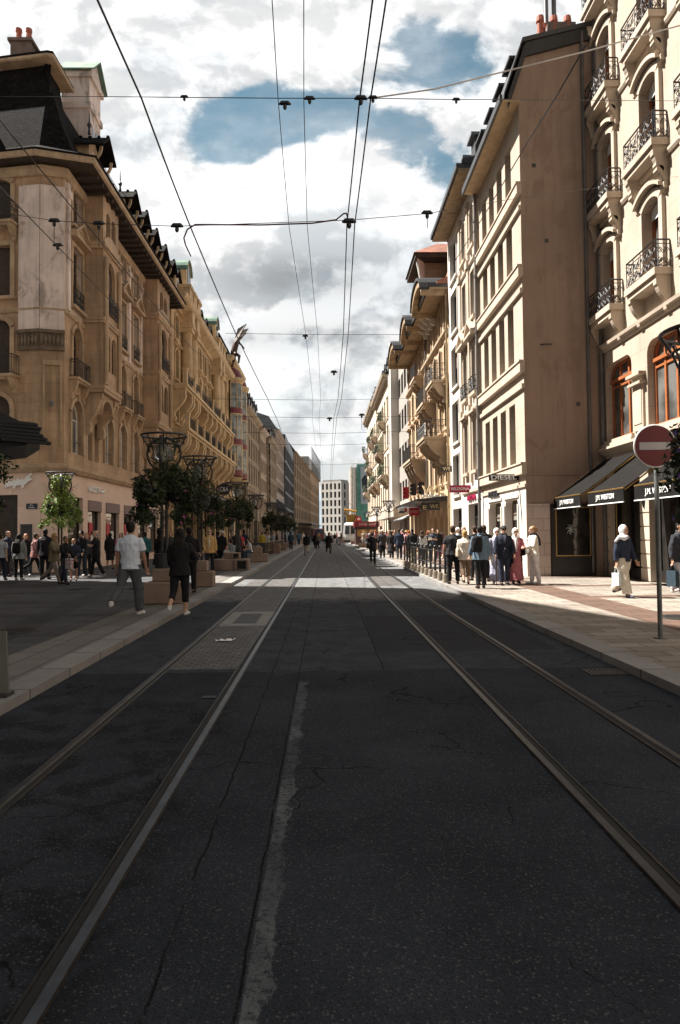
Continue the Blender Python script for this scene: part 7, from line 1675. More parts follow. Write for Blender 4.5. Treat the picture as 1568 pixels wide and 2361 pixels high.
def top_mesh(p, kind, voxel, seed):
    mb = MB(); inf = {'tee':0.016,'shirt':0.017,'jacket':0.030,'coat':0.032,'long':0.018}.get(kind,0.018); g_ = p.girth
    rr = torso_rings(p, inf, 'x', g_)
    hem = {'tee':0.08,'shirt':0.08,'long':0.07,'jacket':0.15}.get(kind, 0.08)
    if kind in ('coat','robe'):
        zb = (p.ank['l'].z+p.ank['r'].z)/2+0.03 if kind == 'robe' else min(p.knee['l'].z,p.knee['r'].z)-0.02
        rg = []
        for t in (1.0,0.75,0.5,0.25):
            z = p.pel.z+(zb-p.pel.z)*t; cx = cy = 0; ext = 0
            def legat(k):
                h, kn, an = p.hip[k], p.knee[k], p.ank[k]
                if z > kn.z: q = (h.z-z)/max(1e-3,h.z-kn.z); return h.lerp(kn,min(1,max(0,q)))
                q = (kn.z-z)/max(1e-3,kn.z-an.z); return kn.lerp(an,min(1,max(0,q)))
            a, b = legat('l'), legat('r'); c = (a+b)/2
            rg.append(hring((c.x,c.y,z), 0.175*g_+inf+0.055*t, 0.125*g_+inf+0.05*t+abs(a.y-b.y)*0.5))
        mb.loft(rg+rr)
    else:
        mb.loft([hring(p.pel-Vector((0,0,hem)), 0.180*g_+inf*1.5, 0.130*g_+inf*1.5)]+rr)
    for k, sx in (('l',-1),('r',1)):
        S, E, W = p.sh[k], p.elb[k], p.wr[k]; b = inf*0.75
        if kind == 'tee': mb.tube([S+Vector((-sx*0.07,0,0.0)), S, S.lerp(E,0.4), S.lerp(E,0.72)], [0.058,0.060+b*0.3,0.062+b,0.066+b], 12)
        else: mb.tube([S+Vector((-sx*0.07,0,0.0)), S, S.lerp(E,0.45), E, E.lerp(W,0.45), E.lerp(W,0.96)], [0.057,0.060+b*0.4,0.058+b,0.052+b,0.047+b,0.040+b], 12)
    if kind in ('jacket','coat'): mb.tube([p.neck+Vector((-0.06,0.0,0.0)),p.neck+Vector((-0.04,0.06,0.02)),p.neck+Vector((0.04,0.06,0.02)),p.neck+Vector((0.06,0.0,0.0))], 0.026, 8)
    return remesh(mb, voxel, 4, 'top', 0.013 if kind != 'robe' else 0.015, seed)
def legs_mesh(p, kind, voxel, seed):
    mb = MB(); g_ = p.girth
    if kind == 'skirt':
        c = (p.knee['l']+p.knee['r'])/2; mb.loft([hring((c.x,c.y,p.knee['l'].z*0.5+p.knee['r'].z*0.5-0.05),0.20*g_,0.17+abs(p.knee['l'].y-p.knee['r'].y)*0.4), hring(p.pel-Vector((0,0,0.1)),0.185*g_,0.135*g_), hring(p.waist,0.155*g_,0.115*g_)])
    else:
        mb.loft([hring(p.pel-Vector((0,0,0.12)),0.165*g_,0.115*g_), hring(p.pel,0.170*g_,0.119*g_), hring(p.waist-Vector((0,0,0.02)),0.146*g_,0.106*g_)])
        w = {'wide':0.05,'trousers':0.016,'slim':0.006,'shorts':0.03,'capri':0.014}.get(kind,0.016)
        for k in 'lr':
            h, kn, an = p.hip[k], p.knee[k], p.ank[k]; e = {'shorts':-0.08,'capri':0.55}.get(kind, 0.97)
            pts = [h+Vector((0,0,0.02)), h.lerp(kn,0.4)]; rad = [0.098*g_+w*0.5, 0.082*g_+w]
            if kind == 'shorts': pts.append(h.lerp(kn,0.95)); rad.append(0.075+w)
            else: pts += [kn, kn.lerp(an,e*0.5), kn.lerp(an,e)]; rad += [0.060+w, 0.054+w*1.1, 0.046+w*1.3]
            mb.tube(pts, rad, 12)
    return remesh(mb, voxel, 3, 'legs', 0.009, seed+5)
def shoe_mesh(p, voxel, side):
    mb = MB()
    for k in side:
        a, t = p.ank[k], p.toe[k]; d = (t-a); d.normalize(); heel = a-Vector((d.x,d.y,0))*0.05
        mb.tube([a+Vector((0,0,0.03)), a-Vector((0,0,0.02))], [0.042,0.046], 10)
        mb.tube([heel-Vector((0,0,0.045)), a-Vector((0,0,0.040)), a.lerp(t,0.55)-Vector((0,0,0.012)), t+Vector((0,0,0.004)), t+d*0.035], [0.034,0.040,0.043,0.036,0.018], 10)
    return remesh(mb, min(voxel,0.014), 2, 'shoe')
def hair_mesh(p, kind, voxel):
    mb = MB(); H, M = p.head, p.hm; q = lambda x, y, z: H+M@Vector((x,y,z))
    rot = M
    if kind in ('short','long','bun','curly','bob'):
        s = {'short':1.0,'curly':1.14,'bob':1.08,'long':1.05,'bun':1.0}[kind]
        mb.ell(q(0,0.022,0.030), (0.084*s,0.096*s,0.098*s), 16, 10, rot=rot); mb.ell(q(0,0.040,-0.02), (0.076*s,0.070*s,0.085), 14, 8, rot=rot)
    if kind == 'bob':
        for sx in (-1,1): mb.ell(q(sx*0.062,0.012,-0.045), (0.028,0.06,0.08), 10, 8, rot=rot)
        mb.ell(q(0,0.065,-0.06), (0.07,0.045,0.075), 10, 8, rot=rot)
    if kind == 'long':
        for sx in (-1,0,1): mb.tube([q(sx*0.045,0.05,0.02),q(sx*0.06,0.072,-0.09),p.shc+Vector((sx*0.06,0.10,0.02)),p.chest+Vector((sx*0.055,0.125,0.02))], [0.055,0.055,0.05,0.025], 10)
    if kind == 'bun': mb.ell(q(0,0.115,0.03), (0.05,0.05,0.05), 10, 8); mb.tube([q(0,0.12,0.02),q(0,0.145,-0.08)], [0.035,0.02], 8)
    if kind == 'fringe': mb.ell(q(0,0.05,-0.02), (0.078,0.062,0.06), 14, 8, rot=rot)
    if kind == 'cap':
        mb.ell(q(0,0.012,0.050), (0.088,0.105,0.080), 16, 10, rot=rot); mb.loft([[q(x,y,0.045+dz) for x, y in ((-0.07,-0.075),(-0.05,-0.16),(0,-0.18),(0.05,-0.16),(0.07,-0.075))] for dz in (-0.012,0.012)])
    if kind == 'hat':
        mb.ell(q(0,0.012,0.07), (0.090,0.105,0.075), 16, 10, rot=rot); mb.loft([[q(0.15*math.cos(2*math.pi*k/18),0.01+0.16*math.sin(2*math.pi*k/18),0.05+dz) for k in range(18)] for dz in (-0.01,0.012)])
    if kind == 'hijab':
        mb.ell(q(0,0.030,0.015), (0.100,0.108,0.130), 18, 12, rot=rot); mb.ell(q(0,0.02,-0.10), (0.078,0.090,0.07), 14, 8, rot=rot)
        c = p.shc; mb.loft([hring(c+Vector((0,0.0,-0.05)),0.16,0.118), hring(c+Vector((0,0,0.03)),0.13,0.10), hring(p.neck+Vector((0,0.0,0.03)),0.085,0.085)])
    return remesh(mb, max(voxel*0.8,0.011), 2, 'hair', 0.006 if kind == 'curly' else (0.004 if kind == 'hijab' else 0.002), 3)
_pm = {}
def cached(key, fn):
    if key not in _pm: _pm[key] = fn()
    return _pm[key]
def cloth(col, rough=0.85):
    key = 'cloth_%02x%02x%02x' % tuple(int(max(0,min(1,c))*255) for c in col)
    return mat(key, col, rough, 0.12, 9.0, 0.0015, 160, spec=0.25, fine=0.12)
SKINS = {'light':mat('skin_light',(0.50,0.30,0.21),0.6,0.08,9), 'tan':mat('skin_tan',(0.36,0.20,0.13),0.6,0.08,9), 'dark':mat('skin_dark',(0.16,0.085,0.055),0.6,0.08,9)}
HAIRC = {'black':(0.012,0.010,0.009),'brown':(0.045,0.025,0.014),'red':(0.24,0.075,0.025),'blonde':(0.40,0.25,0.10),'grey':(0.28,0.27,0.26),'white':(0.78,0.76,0.74),'navy':(0.02,0.025,0.05)}
def slot_obj(name, me, m, parent, sc=None):
    o = bpy.data.objects.new(name, me); COL.objects.link(o); o.parent = parent
    if len(me.materials) == 0: me.materials.append(None)
    o.material_slots[0].link = 'OBJECT'; o.material_slots[0].material = m; return o
def local_part(name, mb, m, parent, smooth=True): return mb.build(name, m, parent, smooth, True)
TOPN = {'tee':'t_shirt','shirt':'shirt','long':'sweater','jacket':'jacket','coat':'coat','robe':'long_coat'}
BOTN = {'trousers':'trousers','wide':'wide_trousers','slim':'slim_trousers','shorts':'shorts','capri':'capri_trousers','skirt':'skirt'}
HAIRN = {'hijab':'headscarf','cap':'cap','hat':'hat'}
def person(px, py, rot, ht, pose, top, bottom, shoes, hair, skin, label, group=None, gz=KZ, face=False, vox=0.016, pkey=None, extras=(), pos=None, glasses=False):
    c = Vector(pos) if pos is not None else ground(px, py, gz)
    t = thing('person', label, 'person', c, R(rot), group); s = ht/1.75; t.scale = (s,s,s)
    k = pkey if pkey is not None else ('u', px, py); p = pose
    slot_obj('body', cached((k,'b',vox), lambda: body_mesh(p, vox*0.8)), SKINS[skin], t)
    slot_obj(TOPN[top[0]], cached((k,'t',top[0],vox), lambda: top_mesh(p, top[0], vox, hash(str(k)) % 97)), cloth(top[1]), t)
    if bottom: slot_obj(BOTN[bottom[0]], cached((k,'l',bottom[0],vox), lambda: legs_mesh(p, bottom[0], vox, hash(str(k)) % 89)), cloth(bottom[1]), t)
    for sd in 'lr': slot_obj('shoe', cached((k,'s',sd,vox), lambda: shoe_mesh(p, vox, sd)), cloth(shoes, 0.6), t)
    if hair: slot_obj(HAIRN.get(hair[0],'hair'), cached((k,'h',hair[0],vox), lambda: hair_mesh(p, hair[0], vox)), cloth(HAIRC[hair[1]] if isinstance(hair[1], str) else hair[1], 0.7), t)
    H, M = p.head, p.hm; q = lambda x, y, z: H+M@Vector((x,y,z))
    if face:
        mb = MB()
        for sx in (-1,1): mb.ell(q(sx*0.032,-0.079,0.008),(0.013,0.010,0.007),8,6,rot=M)
        local_part('eyes', mb, mat('eye_dark',(0.03,0.02,0.015),0.3), t)
        mb = MB(); mb.ell(q(0,-0.096,-0.066),(0.024,0.010,0.007),8,6,rot=M); local_part('lips', mb, mat('lips',(0.30,0.10,0.08),0.5), t)
        mb = MB()
        for sx in (-1,1): mb.tube([q(sx*0.015,-0.095,0.034),q(sx*0.035,-0.089,0.040),q(sx*0.055,-0.076,0.032)], 0.005, 5)
        local_part('eyebrows', mb, mat('brow_dark',(0.03,0.02,0.015),0.8), t)
    if glasses:
        mb = MB()
        for sx in (-1,1): mb.ell(q(sx*0.034,-0.094,0.006),(0.030,0.010,0.022),10,6,rot=M)
        mb.tube([q(-0.076,-0.02,0.014),q(-0.06,-0.085,0.014),q(0.06,-0.085,0.014),q(0.076,-0.02,0.014)], 0.004, 5); local_part('sunglasses', mb, mat('sunglass_black',(0.01,0.01,0.012),0.15), t)
    for e in extras: extra(t, p, e, s, label)
    return t
def held(name, lab, cat, t, s):
    o = thing(name, lab, cat, t.location, t.rotation_euler.z); o.scale = (s,s,s); return o
def extra(t, p, e, s, label):
    kind, col, lab = e[0], e[1], e[2]
    if kind == 'backpack':
        o = held('backpack', lab, 'backpack', t, s); mb = MB(); c = p.chest+Vector((e[3] if len(e) > 3 else 0,0.20,-0.06))
        mb.loft([hring(c+Vector((0,0,z)),rx,ry,14) for z, rx, ry in ((-0.24,0.11,0.05),(-0.20,0.15,0.085),(0,0.16,0.10),(0.16,0.14,0.08),(0.22,0.08,0.04))]); me = remesh(mb,0.018,3,'bag',0.006); slot_obj('bag', me, cloth(col), o)
        mb = MB()
        for sx in (-1,1): mb.tube([c+Vector((sx*0.08,-0.06,0.18)),p.shc+Vector((sx*0.10,0.03,0.05)),p.shc+Vector((sx*0.12,-0.12,-0.05)),c+Vector((sx*0.15,-0.12,-0.2))], 0.018, 6)
        local_part('straps', mb, cloth(col), o)
    elif kind == 'bag':
        k = e[3]; o = held('hand_bag', lab, 'bag', t, s); w = p.wr[k]+p.hand[k]*0.13; W_, D_, H_ = e[4] if len(e) > 4 else (0.15,0.06,0.28)
        mb = MB(); mb.loft([[(w.x+a*D_,w.y+b*W_,w.z-0.14-z) for a, b in ((-1,-1),(1,-1),(1,1),(-1,1))] for z in (H_,0)])
        mb0 = mb
        mb = MB(); mb.tube([(w.x,w.y-W_*0.6,w.z-0.15),(w.x,w.y-0.02,w.z+0.01),(w.x,w.y+0.02,w.z+0.01),(w.x,w.y+W_*0.6,w.z-0.15)], 0.008, 5); local_part('handle', mb, cloth(col,0.6), o)
        if len(e) > 5:
            rnd = random.Random(4)
            for i in range(26):
                yy, zz = w.y+rnd.uniform(-0.85,0.85)*W_, w.z-0.17-rnd.uniform(0.0,0.86)*H_
                for sx in (-1,1): mb0.tube([(w.x+sx*(D_-0.001),yy,zz),(w.x+sx*(D_+0.003),yy,zz)], rnd.uniform(0.012,0.022), 8, 1)
                for sy in (-1,1):
                    xx = w.x+rnd.uniform(-0.8,0.8)*D_; mb0.tube([(xx,w.y+sy*(W_-0.001),zz),(xx,w.y+sy*(W_+0.003),zz)], 0.015, 8, 1)
        local_part('bag', mb0, [cloth(col,0.6)]+([cloth(e[5])] if len(e) > 5 else []), o, False)
    elif kind == 'shoulderbag':
        sx = e[3]; o = held('shoulder_bag', lab, 'bag', t, s); c = p.waist+Vector((sx*0.24,e[4] if len(e) > 4 else 0.03,-0.02))
        mb = MB(); mb.loft([hring(c+Vector((0,0,z)),rx,ry,12) for z, rx, ry in ((-0.19,0.05,0.13),(-0.15,0.075,0.17),(0.05,0.07,0.16),(0.12,0.03,0.11))]); slot_obj('bag', remesh(mb,0.016,3,'bag',0.006), cloth(col), o)
        mb = MB(); mb.tube([c+Vector((0,-0.1,0.1)),p.sh['r' if sx > 0 else 'l']+Vector((-sx*0.05,-0.06,0.06)),p.sh['r' if sx > 0 else 'l']+Vector((-sx*0.05,0.06,0.06)),c+Vector((0,0.1,0.1))], 0.012, 6); local_part('strap', mb, cloth(col), o)
    elif kind == 'cane':
        o = held('walking_cane', lab, 'walking cane', t, s); w = p.wr[e[3]]+p.hand[e[3]]*0.09; mb = MB(); mb.tube([(w.x,w.y+0.07,w.z+0.02),(w.x,w.y-0.03,w.z+0.025),(w.x,w.y-0.05,w.z-0.02),(w.x,w.y-0.06,0.0)], 0.013, 7); local_part('stick', mb, cloth(col,0.5), o)
        mb = MB(); mb.tube([(w.x,w.y+0.08,w.z+0.02),(w.x,w.y-0.03,w.z+0.03)], 0.017, 7); local_part('handle', mb, mat('brass',(0.55,0.36,0.14)), o)
    elif kind == 'shirtfront':       # shirt and lapels seen in an open jacket
        mb = MB(); rr = []
        for a, w in ((p.neck+Vector((0,-0.045,0.03)),0.045),(p.shc+Vector((0,-0.118,-0.02)),0.052),(p.chest+Vector((0,-0.155,0.0)),0.045),(p.waist+Vector((0,-0.150,0.05)),0.03),(p.waist+Vector((0,-0.152,-0.08)),0.02)):
            rr.append([a+Vector((-w,0.018,0)),a+Vector((-w*0.4,-0.004,0)),a+Vector((w*0.4,-0.004,0)),a+Vector((w,0.018,0)),a+Vector((0,0.05,0))])
        mb.loft(rr); local_part('shirt_front', mb, cloth(col), t)
    elif kind == 'stripes':
        mb = MB()
        for k in range(7):
            z = p.waist.z-0.02+k*0.06; c = p.waist.lerp(p.chest,min(1.2,k/4)); y = c.y-0.152
            mb.tube([(c.x-0.06,y+0.015,z),(c.x,y,z),(c.x+0.06,y+0.015,z)], 0.014, 5)
        local_part('striped_top', mb, cloth(col), t)
    elif kind == 'scarf':
        mb = MB(); n = p.neck; mb.tube([n+Vector((-0.07,-0.02,0)),n+Vector((0,-0.085,-0.01)),n+Vector((0.07,-0.02,0)),n+Vector((0.02,0.085,0.0)),n+Vector((-0.07,0.02,0))], 0.034, 8)
        dirn = e[3] if len(e) > 3 else -1; c = p.chest; mb.tube([n+Vector((0.03,dirn*0.10,-0.02)),c+Vector((0.03,dirn*0.165,0.02)),p.waist+Vector((0.04,dirn*0.17,0.06))], [0.035,0.045,0.04], 8); local_part('scarf', mb, cloth(col), t)
    elif kind == 'wrap':             # loose scarf end thrown over the shoulder
        mb = MB(); mb.tube([p.neck+Vector((0.02,-0.1,-0.03)),p.shc+Vector((-0.12,-0.12,0.0)),p.sh['l']+Vector((-0.02,-0.04,0.07)),p.sh['l']+Vector((-0.09,0.02,-0.05))], [0.05,0.06,0.05,0.03], 8); local_part('scarf_end', mb, cloth(col), t)
    elif kind == 'paper':
        o = held('sheet_of_paper', lab, 'paper', t, s); w = (p.wr['l']+p.wr['r'])/2+Vector((0,-0.12,0.02)); mb = MB(); mb.hexa([(w.x-0.09,w.y,w.z-0.06),(w.x+0.09,w.y,w.z-0.06),(w.x+0.09,w.y+0.012,w.z-0.06),(w.x-0.09,w.y+0.012,w.z-0.06),(w.x-0.09,w.y-0.06,w.z+0.1),(w.x+0.09,w.y-0.06,w.z+0.1),(w.x+0.09,w.y-0.048,w.z+0.1),(w.x-0.09,w.y-0.048,w.z+0.1)]); local_part('sheet', mb, mat('white_paper',(0.78,0.77,0.76)), o, False)
    elif kind == 'pattern':          # bright patches printed on the garment
        rnd = random.Random(e[3]); mb = MB()
        for i in range(30):
            a = rnd.uniform(0,6.283); z = rnd.uniform(0,0.42); c = p.waist.lerp(p.chest, z/0.3); rx, ry = 0.178, 0.140
            mb.ell((c.x+rx*math.cos(a),c.y+ry*math.sin(a),p.waist.z+z), (0.022,0.022,0.03), 6, 4)
        local_part('print', mb, cloth(col), t)
W1 = Pose(lh=-24,lk=34,rh=18,rk=4,la=16,le=18,ra=-16,re=12,lf=-38,lean=4)          # stride, left foot behind
W2 = Pose(lh=20,lk=6,rh=-20,rk=30,la=-14,le=14,ra=16,re=20,rf=-30,lean=4)
W3 = Pose(lh=12,lk=4,rh=-12,rk=18,la=-8,le=12,ra=10,re=14,rf=-18,lean=3)
ST = Pose(spread=0.02); ST2 = Pose(lh=4,rh=-4,rk=4,la=4,le=20,ra=6,re=35,lean=3,spread=0.05,turn=12)
HOLD = Pose(la=18,le=80,ra=16,re=85,lin=25,rin=25,spread=0.03,nod=12)
SIT = Pose(lh=82,lk=80,rh=86,rk=84,la=20,le=40,ra=22,re=45,lean=10,sit=True,nod=10)
BLK = (0.012,0.012,0.014); NAV = (0.022,0.028,0.045); DK = (0.025,0.023,0.024); JEAN = (0.05,0.065,0.095); WHT = (0.62,0.63,0.66); CRM = (0.52,0.46,0.38)
def PP(*a, **k): return person(*a, **k)
# the two in the foreground
PP(300,1419,172,1.86,Pose(lh=-26,lk=30,rh=10,rk=2,la=-4,le=6,ra=8,re=10,lb=10,rb=10,lf=-48,lean=2,girth=1.10,spread=0.03,turn=-18) if False else Pose(lh=10,lk=2,rh=-24,rk=32,la=8,le=10,ra=-4,re=6,lb=11,rb=11,rf=-46,lean=2,girth=1.08,spread=0.04,turn=10),('tee',(0.66,0.71,0.80)),('trousers',(0.085,0.09,0.098)),(0.66,0.66,0.66),('short','black'),'tan','man in a white t-shirt and grey jeans walking away from the viewer',None,vox=0.012)
PP(415,1419,176,1.70,Pose(lh=6,lk=4,rh=-12,rk=34,la=30,le=70,ra=10,re=40,rf=-30,lean=3,lb=14,girth=1.02),('jacket',BLK),('capri',BLK),(0.62,0.62,0.62),('long','black'),'light','woman with long dark hair, black jacket and white trainers walking away',None,vox=0.013)
PP(437,1366,184,1.78,Pose(la=20,le=60,ra=15,re=50,spread=0.03),('jacket',BLK),('trousers',BLK),BLK,('short','black'),'tan','man in black standing just right of the long-haired woman in black')
PP(368,1372,120,1.76,Pose(la=20,le=85,ra=18,re=80,rin=20,spread=0.03),('jacket',BLK),('trousers',BLK),BLK,('short','black'),'tan','person in black looking at something in hand behind the nearest granite blocks')
PP(484,1320,6,1.78,Pose(lh=8,lk=4,rh=-8,rk=12,la=4,le=14,ra=-4,re=14,lb=9,rb=9,girth=1.05),('jacket',(0.46,0.28,0.11)),('trousers',(0.018,0.018,0.022)),BLK,('short','brown'),'light','man in a tan blazer and dark trousers walking towards the viewer',face=True,glasses=True,extras=(('shirtfront',(0.70,0.70,0.68),''),))
# crowd on the left, before the pinkish shop
GL = 'passers-by on the left pavement'
PP(16,1329,70,1.80,W3,('jacket',NAV),('trousers',BLK),BLK,('short','brown'),'light','bearded man in a dark navy jacket at the far left edge',GL)
PP(0,1338,190,1.72,W2,('tee',(0.36,0.39,0.43)),('trousers',NAV),DK,('short','brown'),'light','person in a pale grey t-shirt cut by the left edge',GL)
PP(43,1337,178,1.66,ST,('jacket',(0.24,0.25,0.24)),('slim',BLK),(0.3,0.28,0.25),('long','black'),'light','person in a grey jacket carrying a black backpack, seen from behind',GL,extras=(('backpack',BLK,'black backpack on the grey jacket in the left crowd'),))
PP(60,1328,10,1.68,ST2,('shirt',BLK),('slim',JEAN),(0.6,0.6,0.58),('long','red'),'light','red-haired woman in a black top and jeans facing the viewer, left crowd',GL,face=True)
PP(80,1330,110,1.72,W1,('jacket',(0.30,0.14,0.13)),('slim',BLK),(0.62,0.62,0.62),('short','black'),'tan','person in a red and white patterned jacket and white shoes, left crowd',GL,extras=(('pattern',(0.6,0.58,0.56),'',3),))
PP(104,1335,185,1.84,ST,('jacket',BLK),('trousers',BLK),BLK,('short','black'),'tan','tall person all in black with back to the viewer, behind the woman in khaki',GL)
PP(123,1346,84,1.70,Pose(lh=20,lk=4,rh=-22,rk=26,la=30,le=60,ra=26,re=64,rf=-26,lean=3,nod=10),('jacket',(0.20,0.16,0.10)),('slim',(0.30,0.25,0.22)),(0.05,0.04,0.04),('bob','blonde'),'light','blonde woman in sunglasses and a khaki quilted jacket walking right',GL,glasses=True,face=True)
PP(150,1347,60,1.58,Pose(lh=14,lk=4,rh=-14,rk=22,la=24,le=60,ra=10,re=30,rf=-20),('shirt',BLK),('trousers',(0.03,0.035,0.055)),BLK,('short','black'),'tan','dark-haired boy in black carrying a spotted bag',GL,face=True,extras=(('bag',(0.60,0.57,0.56),'white carrier bag with red and blue spots held by the boy in black','l',(0.14,0.06,0.36),(0.35,0.05,0.06)),))
PP(170,1339,15,1.48,Pose(la=10,le=50,ra=10,re=55,lin=15,rin=20),('jacket',(0.022,0.03,0.055)),('shorts',BLK),(0.2,0.19,0.18),('short','black'),'tan','boy in a navy jacket and shorts, left crowd',GL,face=True)
PP(189,1333,-20,1.76,ST2,('shirt',(0.016,0.018,0.024)),('slim',(0.03,0.035,0.045)),(0.55,0.55,0.55),('curly','black'),'tan','curly-haired young man in a black shirt, left crowd',GL,face=True)
PP(200,1328,10,1.68,ST,('shirt',(0.06,0.06,0.065)),('slim',BLK),(0.6,0.6,0.6),('long','red'),'light','red-haired woman half hidden behind the curly-haired young man',GL)
PP(222,1330,-70,1.78,Pose(lh=16,lk=8,rh=-12,rk=14,la=40,le=70,ra=36,re=70,rf=-16,girth=1.1,lin=10,rin=10),('tee',BLK),('trousers',BLK),(0.3,0.3,0.3),('fringe','grey'),'light','bald man in black with folded arms, left crowd',GL,face=True)
PP(254,1312,190,1.70,W3,('jacket',BLK),('skirt',BLK),BLK,('short','black'),'tan','person in dark clothes behind the bald man, left crowd',GL)
PP(280,1318,5,1.68,W3,('jacket',(0.52,0.09,0.26)),('trousers',BLK),(0.3,0.2,0.14),('bob','brown'),'light','woman in a bright pink cardigan walking towards the viewer',GL,face=True,extras=(('stripes',(0.50,0.42,0.52),''),))
PP(335,1312,200,1.72,W3,('jacket',(0.02,0.10,0.11)),('trousers',BLK),BLK,('short','black'),'tan','person in a dark teal jacket behind the nearest flower lamp',GL)
PP(375,1318,20,1.75,ST,('jacket',DK),('trousers',BLK),BLK,('short','brown'),'light','person in dark grey glimpsed under the nearest flower basket',GL)
PP(395,1306,-10,1.72,ST2,('shirt',(0.05,0.05,0.05)),('trousers',BLK),BLK,('bob','brown'),'light','person in charcoal between the two nearest flower lamps',GL)
# people around the benches and the cafe
GB = 'people sitting and standing by the granite blocks'
def sitp(px, py, Y, rot, ht, top, bot, hair, lab, ex=()):
    p = at(px, py, Y); person(0,0,rot,ht,SIT,top,bot,DK,hair,'light',lab,GB,pkey='SIT',pos=(p.x,Y,KZ),extras=ex)
sitp(519,1280,31.5,60,1.35,('long',(0.30,0.30,0.31)),('trousers',JEAN),('short','brown'),'child in a grey top sitting on the granite bench')
sitp(533,1268,32.5,190,1.70,('shirt',(0.22,0.26,0.29)),('trousers',DK),('short','brown'),'person in a pale blue-grey shirt sitting with back to the viewer')
sitp(578,1270,41.5,-60,1.66,('tee',(0.60,0.60,0.62)),('slim',(0.05,0.09,0.14)),('long','brown'),'woman in a white top and jeans sitting by the cafe railing')
PP(511,1308,150,1.74,ST2,('jacket',BLK),('trousers',BLK),BLK,('cap',(0.66,0.66,0.68)),'tan','person in black with a white head covering behind the granite bench',GB)
PP(503,1307,190,1.70,ST,('long',NAV),('trousers',BLK),BLK,('short','black'),'tan','person in navy standing left of the granite bench',GB)
PP(546,1301,200,1.78,ST,('jacket',DK),('trousers',BLK),BLK,('short','brown'),'light','person in a dark jacket behind the rounded granite bench',GB)
PP(563,1290,170,1.82,ST,('jacket',(0.016,0.02,0.035)),('trousers',(0.02,0.025,0.04)),BLK,('short','black'),'light','tall man in a dark suit standing by the block with the dark opening',GB)
PP(554,1292,20,1.70,ST2,('tee',(0.40,0.03,0.05)),('slim',DK),BLK,('bob','black'),'light','person in a red top partly hidden by the tall man in the dark suit',GB)
PP(605,1279,180,1.72,ST,('jacket',(0.42,0.32,0.05)),('trousers',DK),BLK,('short','brown'),'light','person in a yellow top beyond the cafe railing',GB)
PP(612,1277,180,1.74,ST2,('shirt',(0.30,0.33,0.38)),('trousers',DK),BLK,('short','black'),'light','person in a grey-blue shirt beside the one in yellow',GB)
PP(621,1274,10,1.70,ST,('tee',(0.6,0.6,0.6)),('trousers',DK),BLK,('bob','brown'),'light','person in white behind the cafe tables',GB)
PP(671,1268,185,1.76,W3,('jacket',(0.03,0.06,0.08)),('trousers',BLK),BLK,('short','black'),'tan','person in dark blue-green walking along the left kerb, far off',GB)
PP(689,1256,190,1.78,W3,('jacket',(0.06,0.12,0.20)),('trousers',NAV),BLK,('short','brown'),'light','man in a blue jacket far along the left kerb',GB)
PP(699,1256,170,1.74,W2,('shirt',(0.62,0.60,0.60)),('trousers',(0.40,0.27,0.16)),BLK,('short','grey'),'light','man in a white shirt and sandy trousers far along the left kerb',GB)
# people out on the road
GRD = 'pedestrians crossing the roadway'
PP(707,1280,185,1.74,W1,('jacket',BLK),('slim',(0.36,0.31,0.27)),BLK,('short','black'),'tan','person in a black jacket and pale trousers walking on the left track',GRD,gz=0)
PP(728,1266,190,1.75,W3,('coat',BLK),('trousers',BLK),BLK,('short','black'),'tan','person in a black coat crossing far up the left track',GRD,gz=0)
PP(735,1266,150,1.70,W1,('long',(0.14,0.13,0.12)),('slim',NAV),(0.4,0.4,0.4),('long','blonde'),'light','fair-haired person beside the one in the black coat, far up the left track',GRD,gz=0)
PP(758,1276,170,1.76,W2,('coat',BLK),('trousers',BLK),BLK,('short','brown'),'light','person in a long dark coat with a bag in mid-road between the tracks',GRD,gz=0,extras=(('bag',(0.22,0.20,0.21),'pale bag carried by the person in mid-road','l',(0.16,0.07,0.3)),))
PP(860,1304,178,1.72,Pose(lh=8,lk=2,rh=-14,rk=30,la=4,le=30,ra=12,re=40,rf=-30,rb=14),('tee',BLK),('slim',BLK),(0.25,0.17,0.11),('bun','black'),'light','woman in black with a shoulder bag walking on the right tram rail',GRD,gz=0,extras=(('shoulderbag',BLK,'black shoulder bag of the woman walking on the right rail',1),))
# right pavement, behind and beside the railing
GR = 'passers-by on the right pavement'
PP(882,1286,-170,1.74,ST2,('jacket',(0.05,0.05,0.055)),('trousers',BLK),BLK,('cap',(0.58,0.56,0.54)),'light','man in a dark waistcoat and pale cap right of the woman on the rail',GR)
PP(903,1288,180,1.66,W3,('coat',(0.02,0.018,0.018)),('trousers',BLK),BLK,('short','black'),'tan','woman in a long dark coat left of the broad man in the navy jacket',GR)
PP(921,1290,176,1.80,W3,('jacket',(0.018,0.025,0.045)),('trousers',(0.02,0.022,0.03)),BLK,('short','brown'),'light','broad man in a navy jacket at the far end of the bollard railing',GR)
PP(938,1285,180,1.68,ST,('coat',(0.50,0.27,0.27)),('slim',CRM),BLK,('hat','blonde'),'light','woman in a pink dress and straw hat by the far bollards',GR)
PP(952,1300,178,1.78,W3,('jacket',BLK),('trousers',(0.17,0.15,0.10)),BLK,('short','black'),'light','man in a black leather jacket and khaki trousers behind the railing',GR)
PP(944,1290,160,1.68,ST,('long',(0.05,0.03,0.03)),('slim',DK),BLK,('long','red'),'light','woman with long auburn hair next to the black leather jacket',GR)
PP(974,1300,172,1.66,W3,('long',(0.46,0.45,0.44)),('slim',DK),BLK,('long','brown'),'light','woman in a pale grey top with a dark bag behind the railing',GR,extras=(('shoulderbag',BLK,'small dark bag of the woman in the pale grey top',1),))
PP(988,1292,30,1.66,ST2,('jacket',DK),('slim',JEAN),DK,('long','red'),'light','red-haired woman in a dark jacket facing the man reading',GR,face=True)
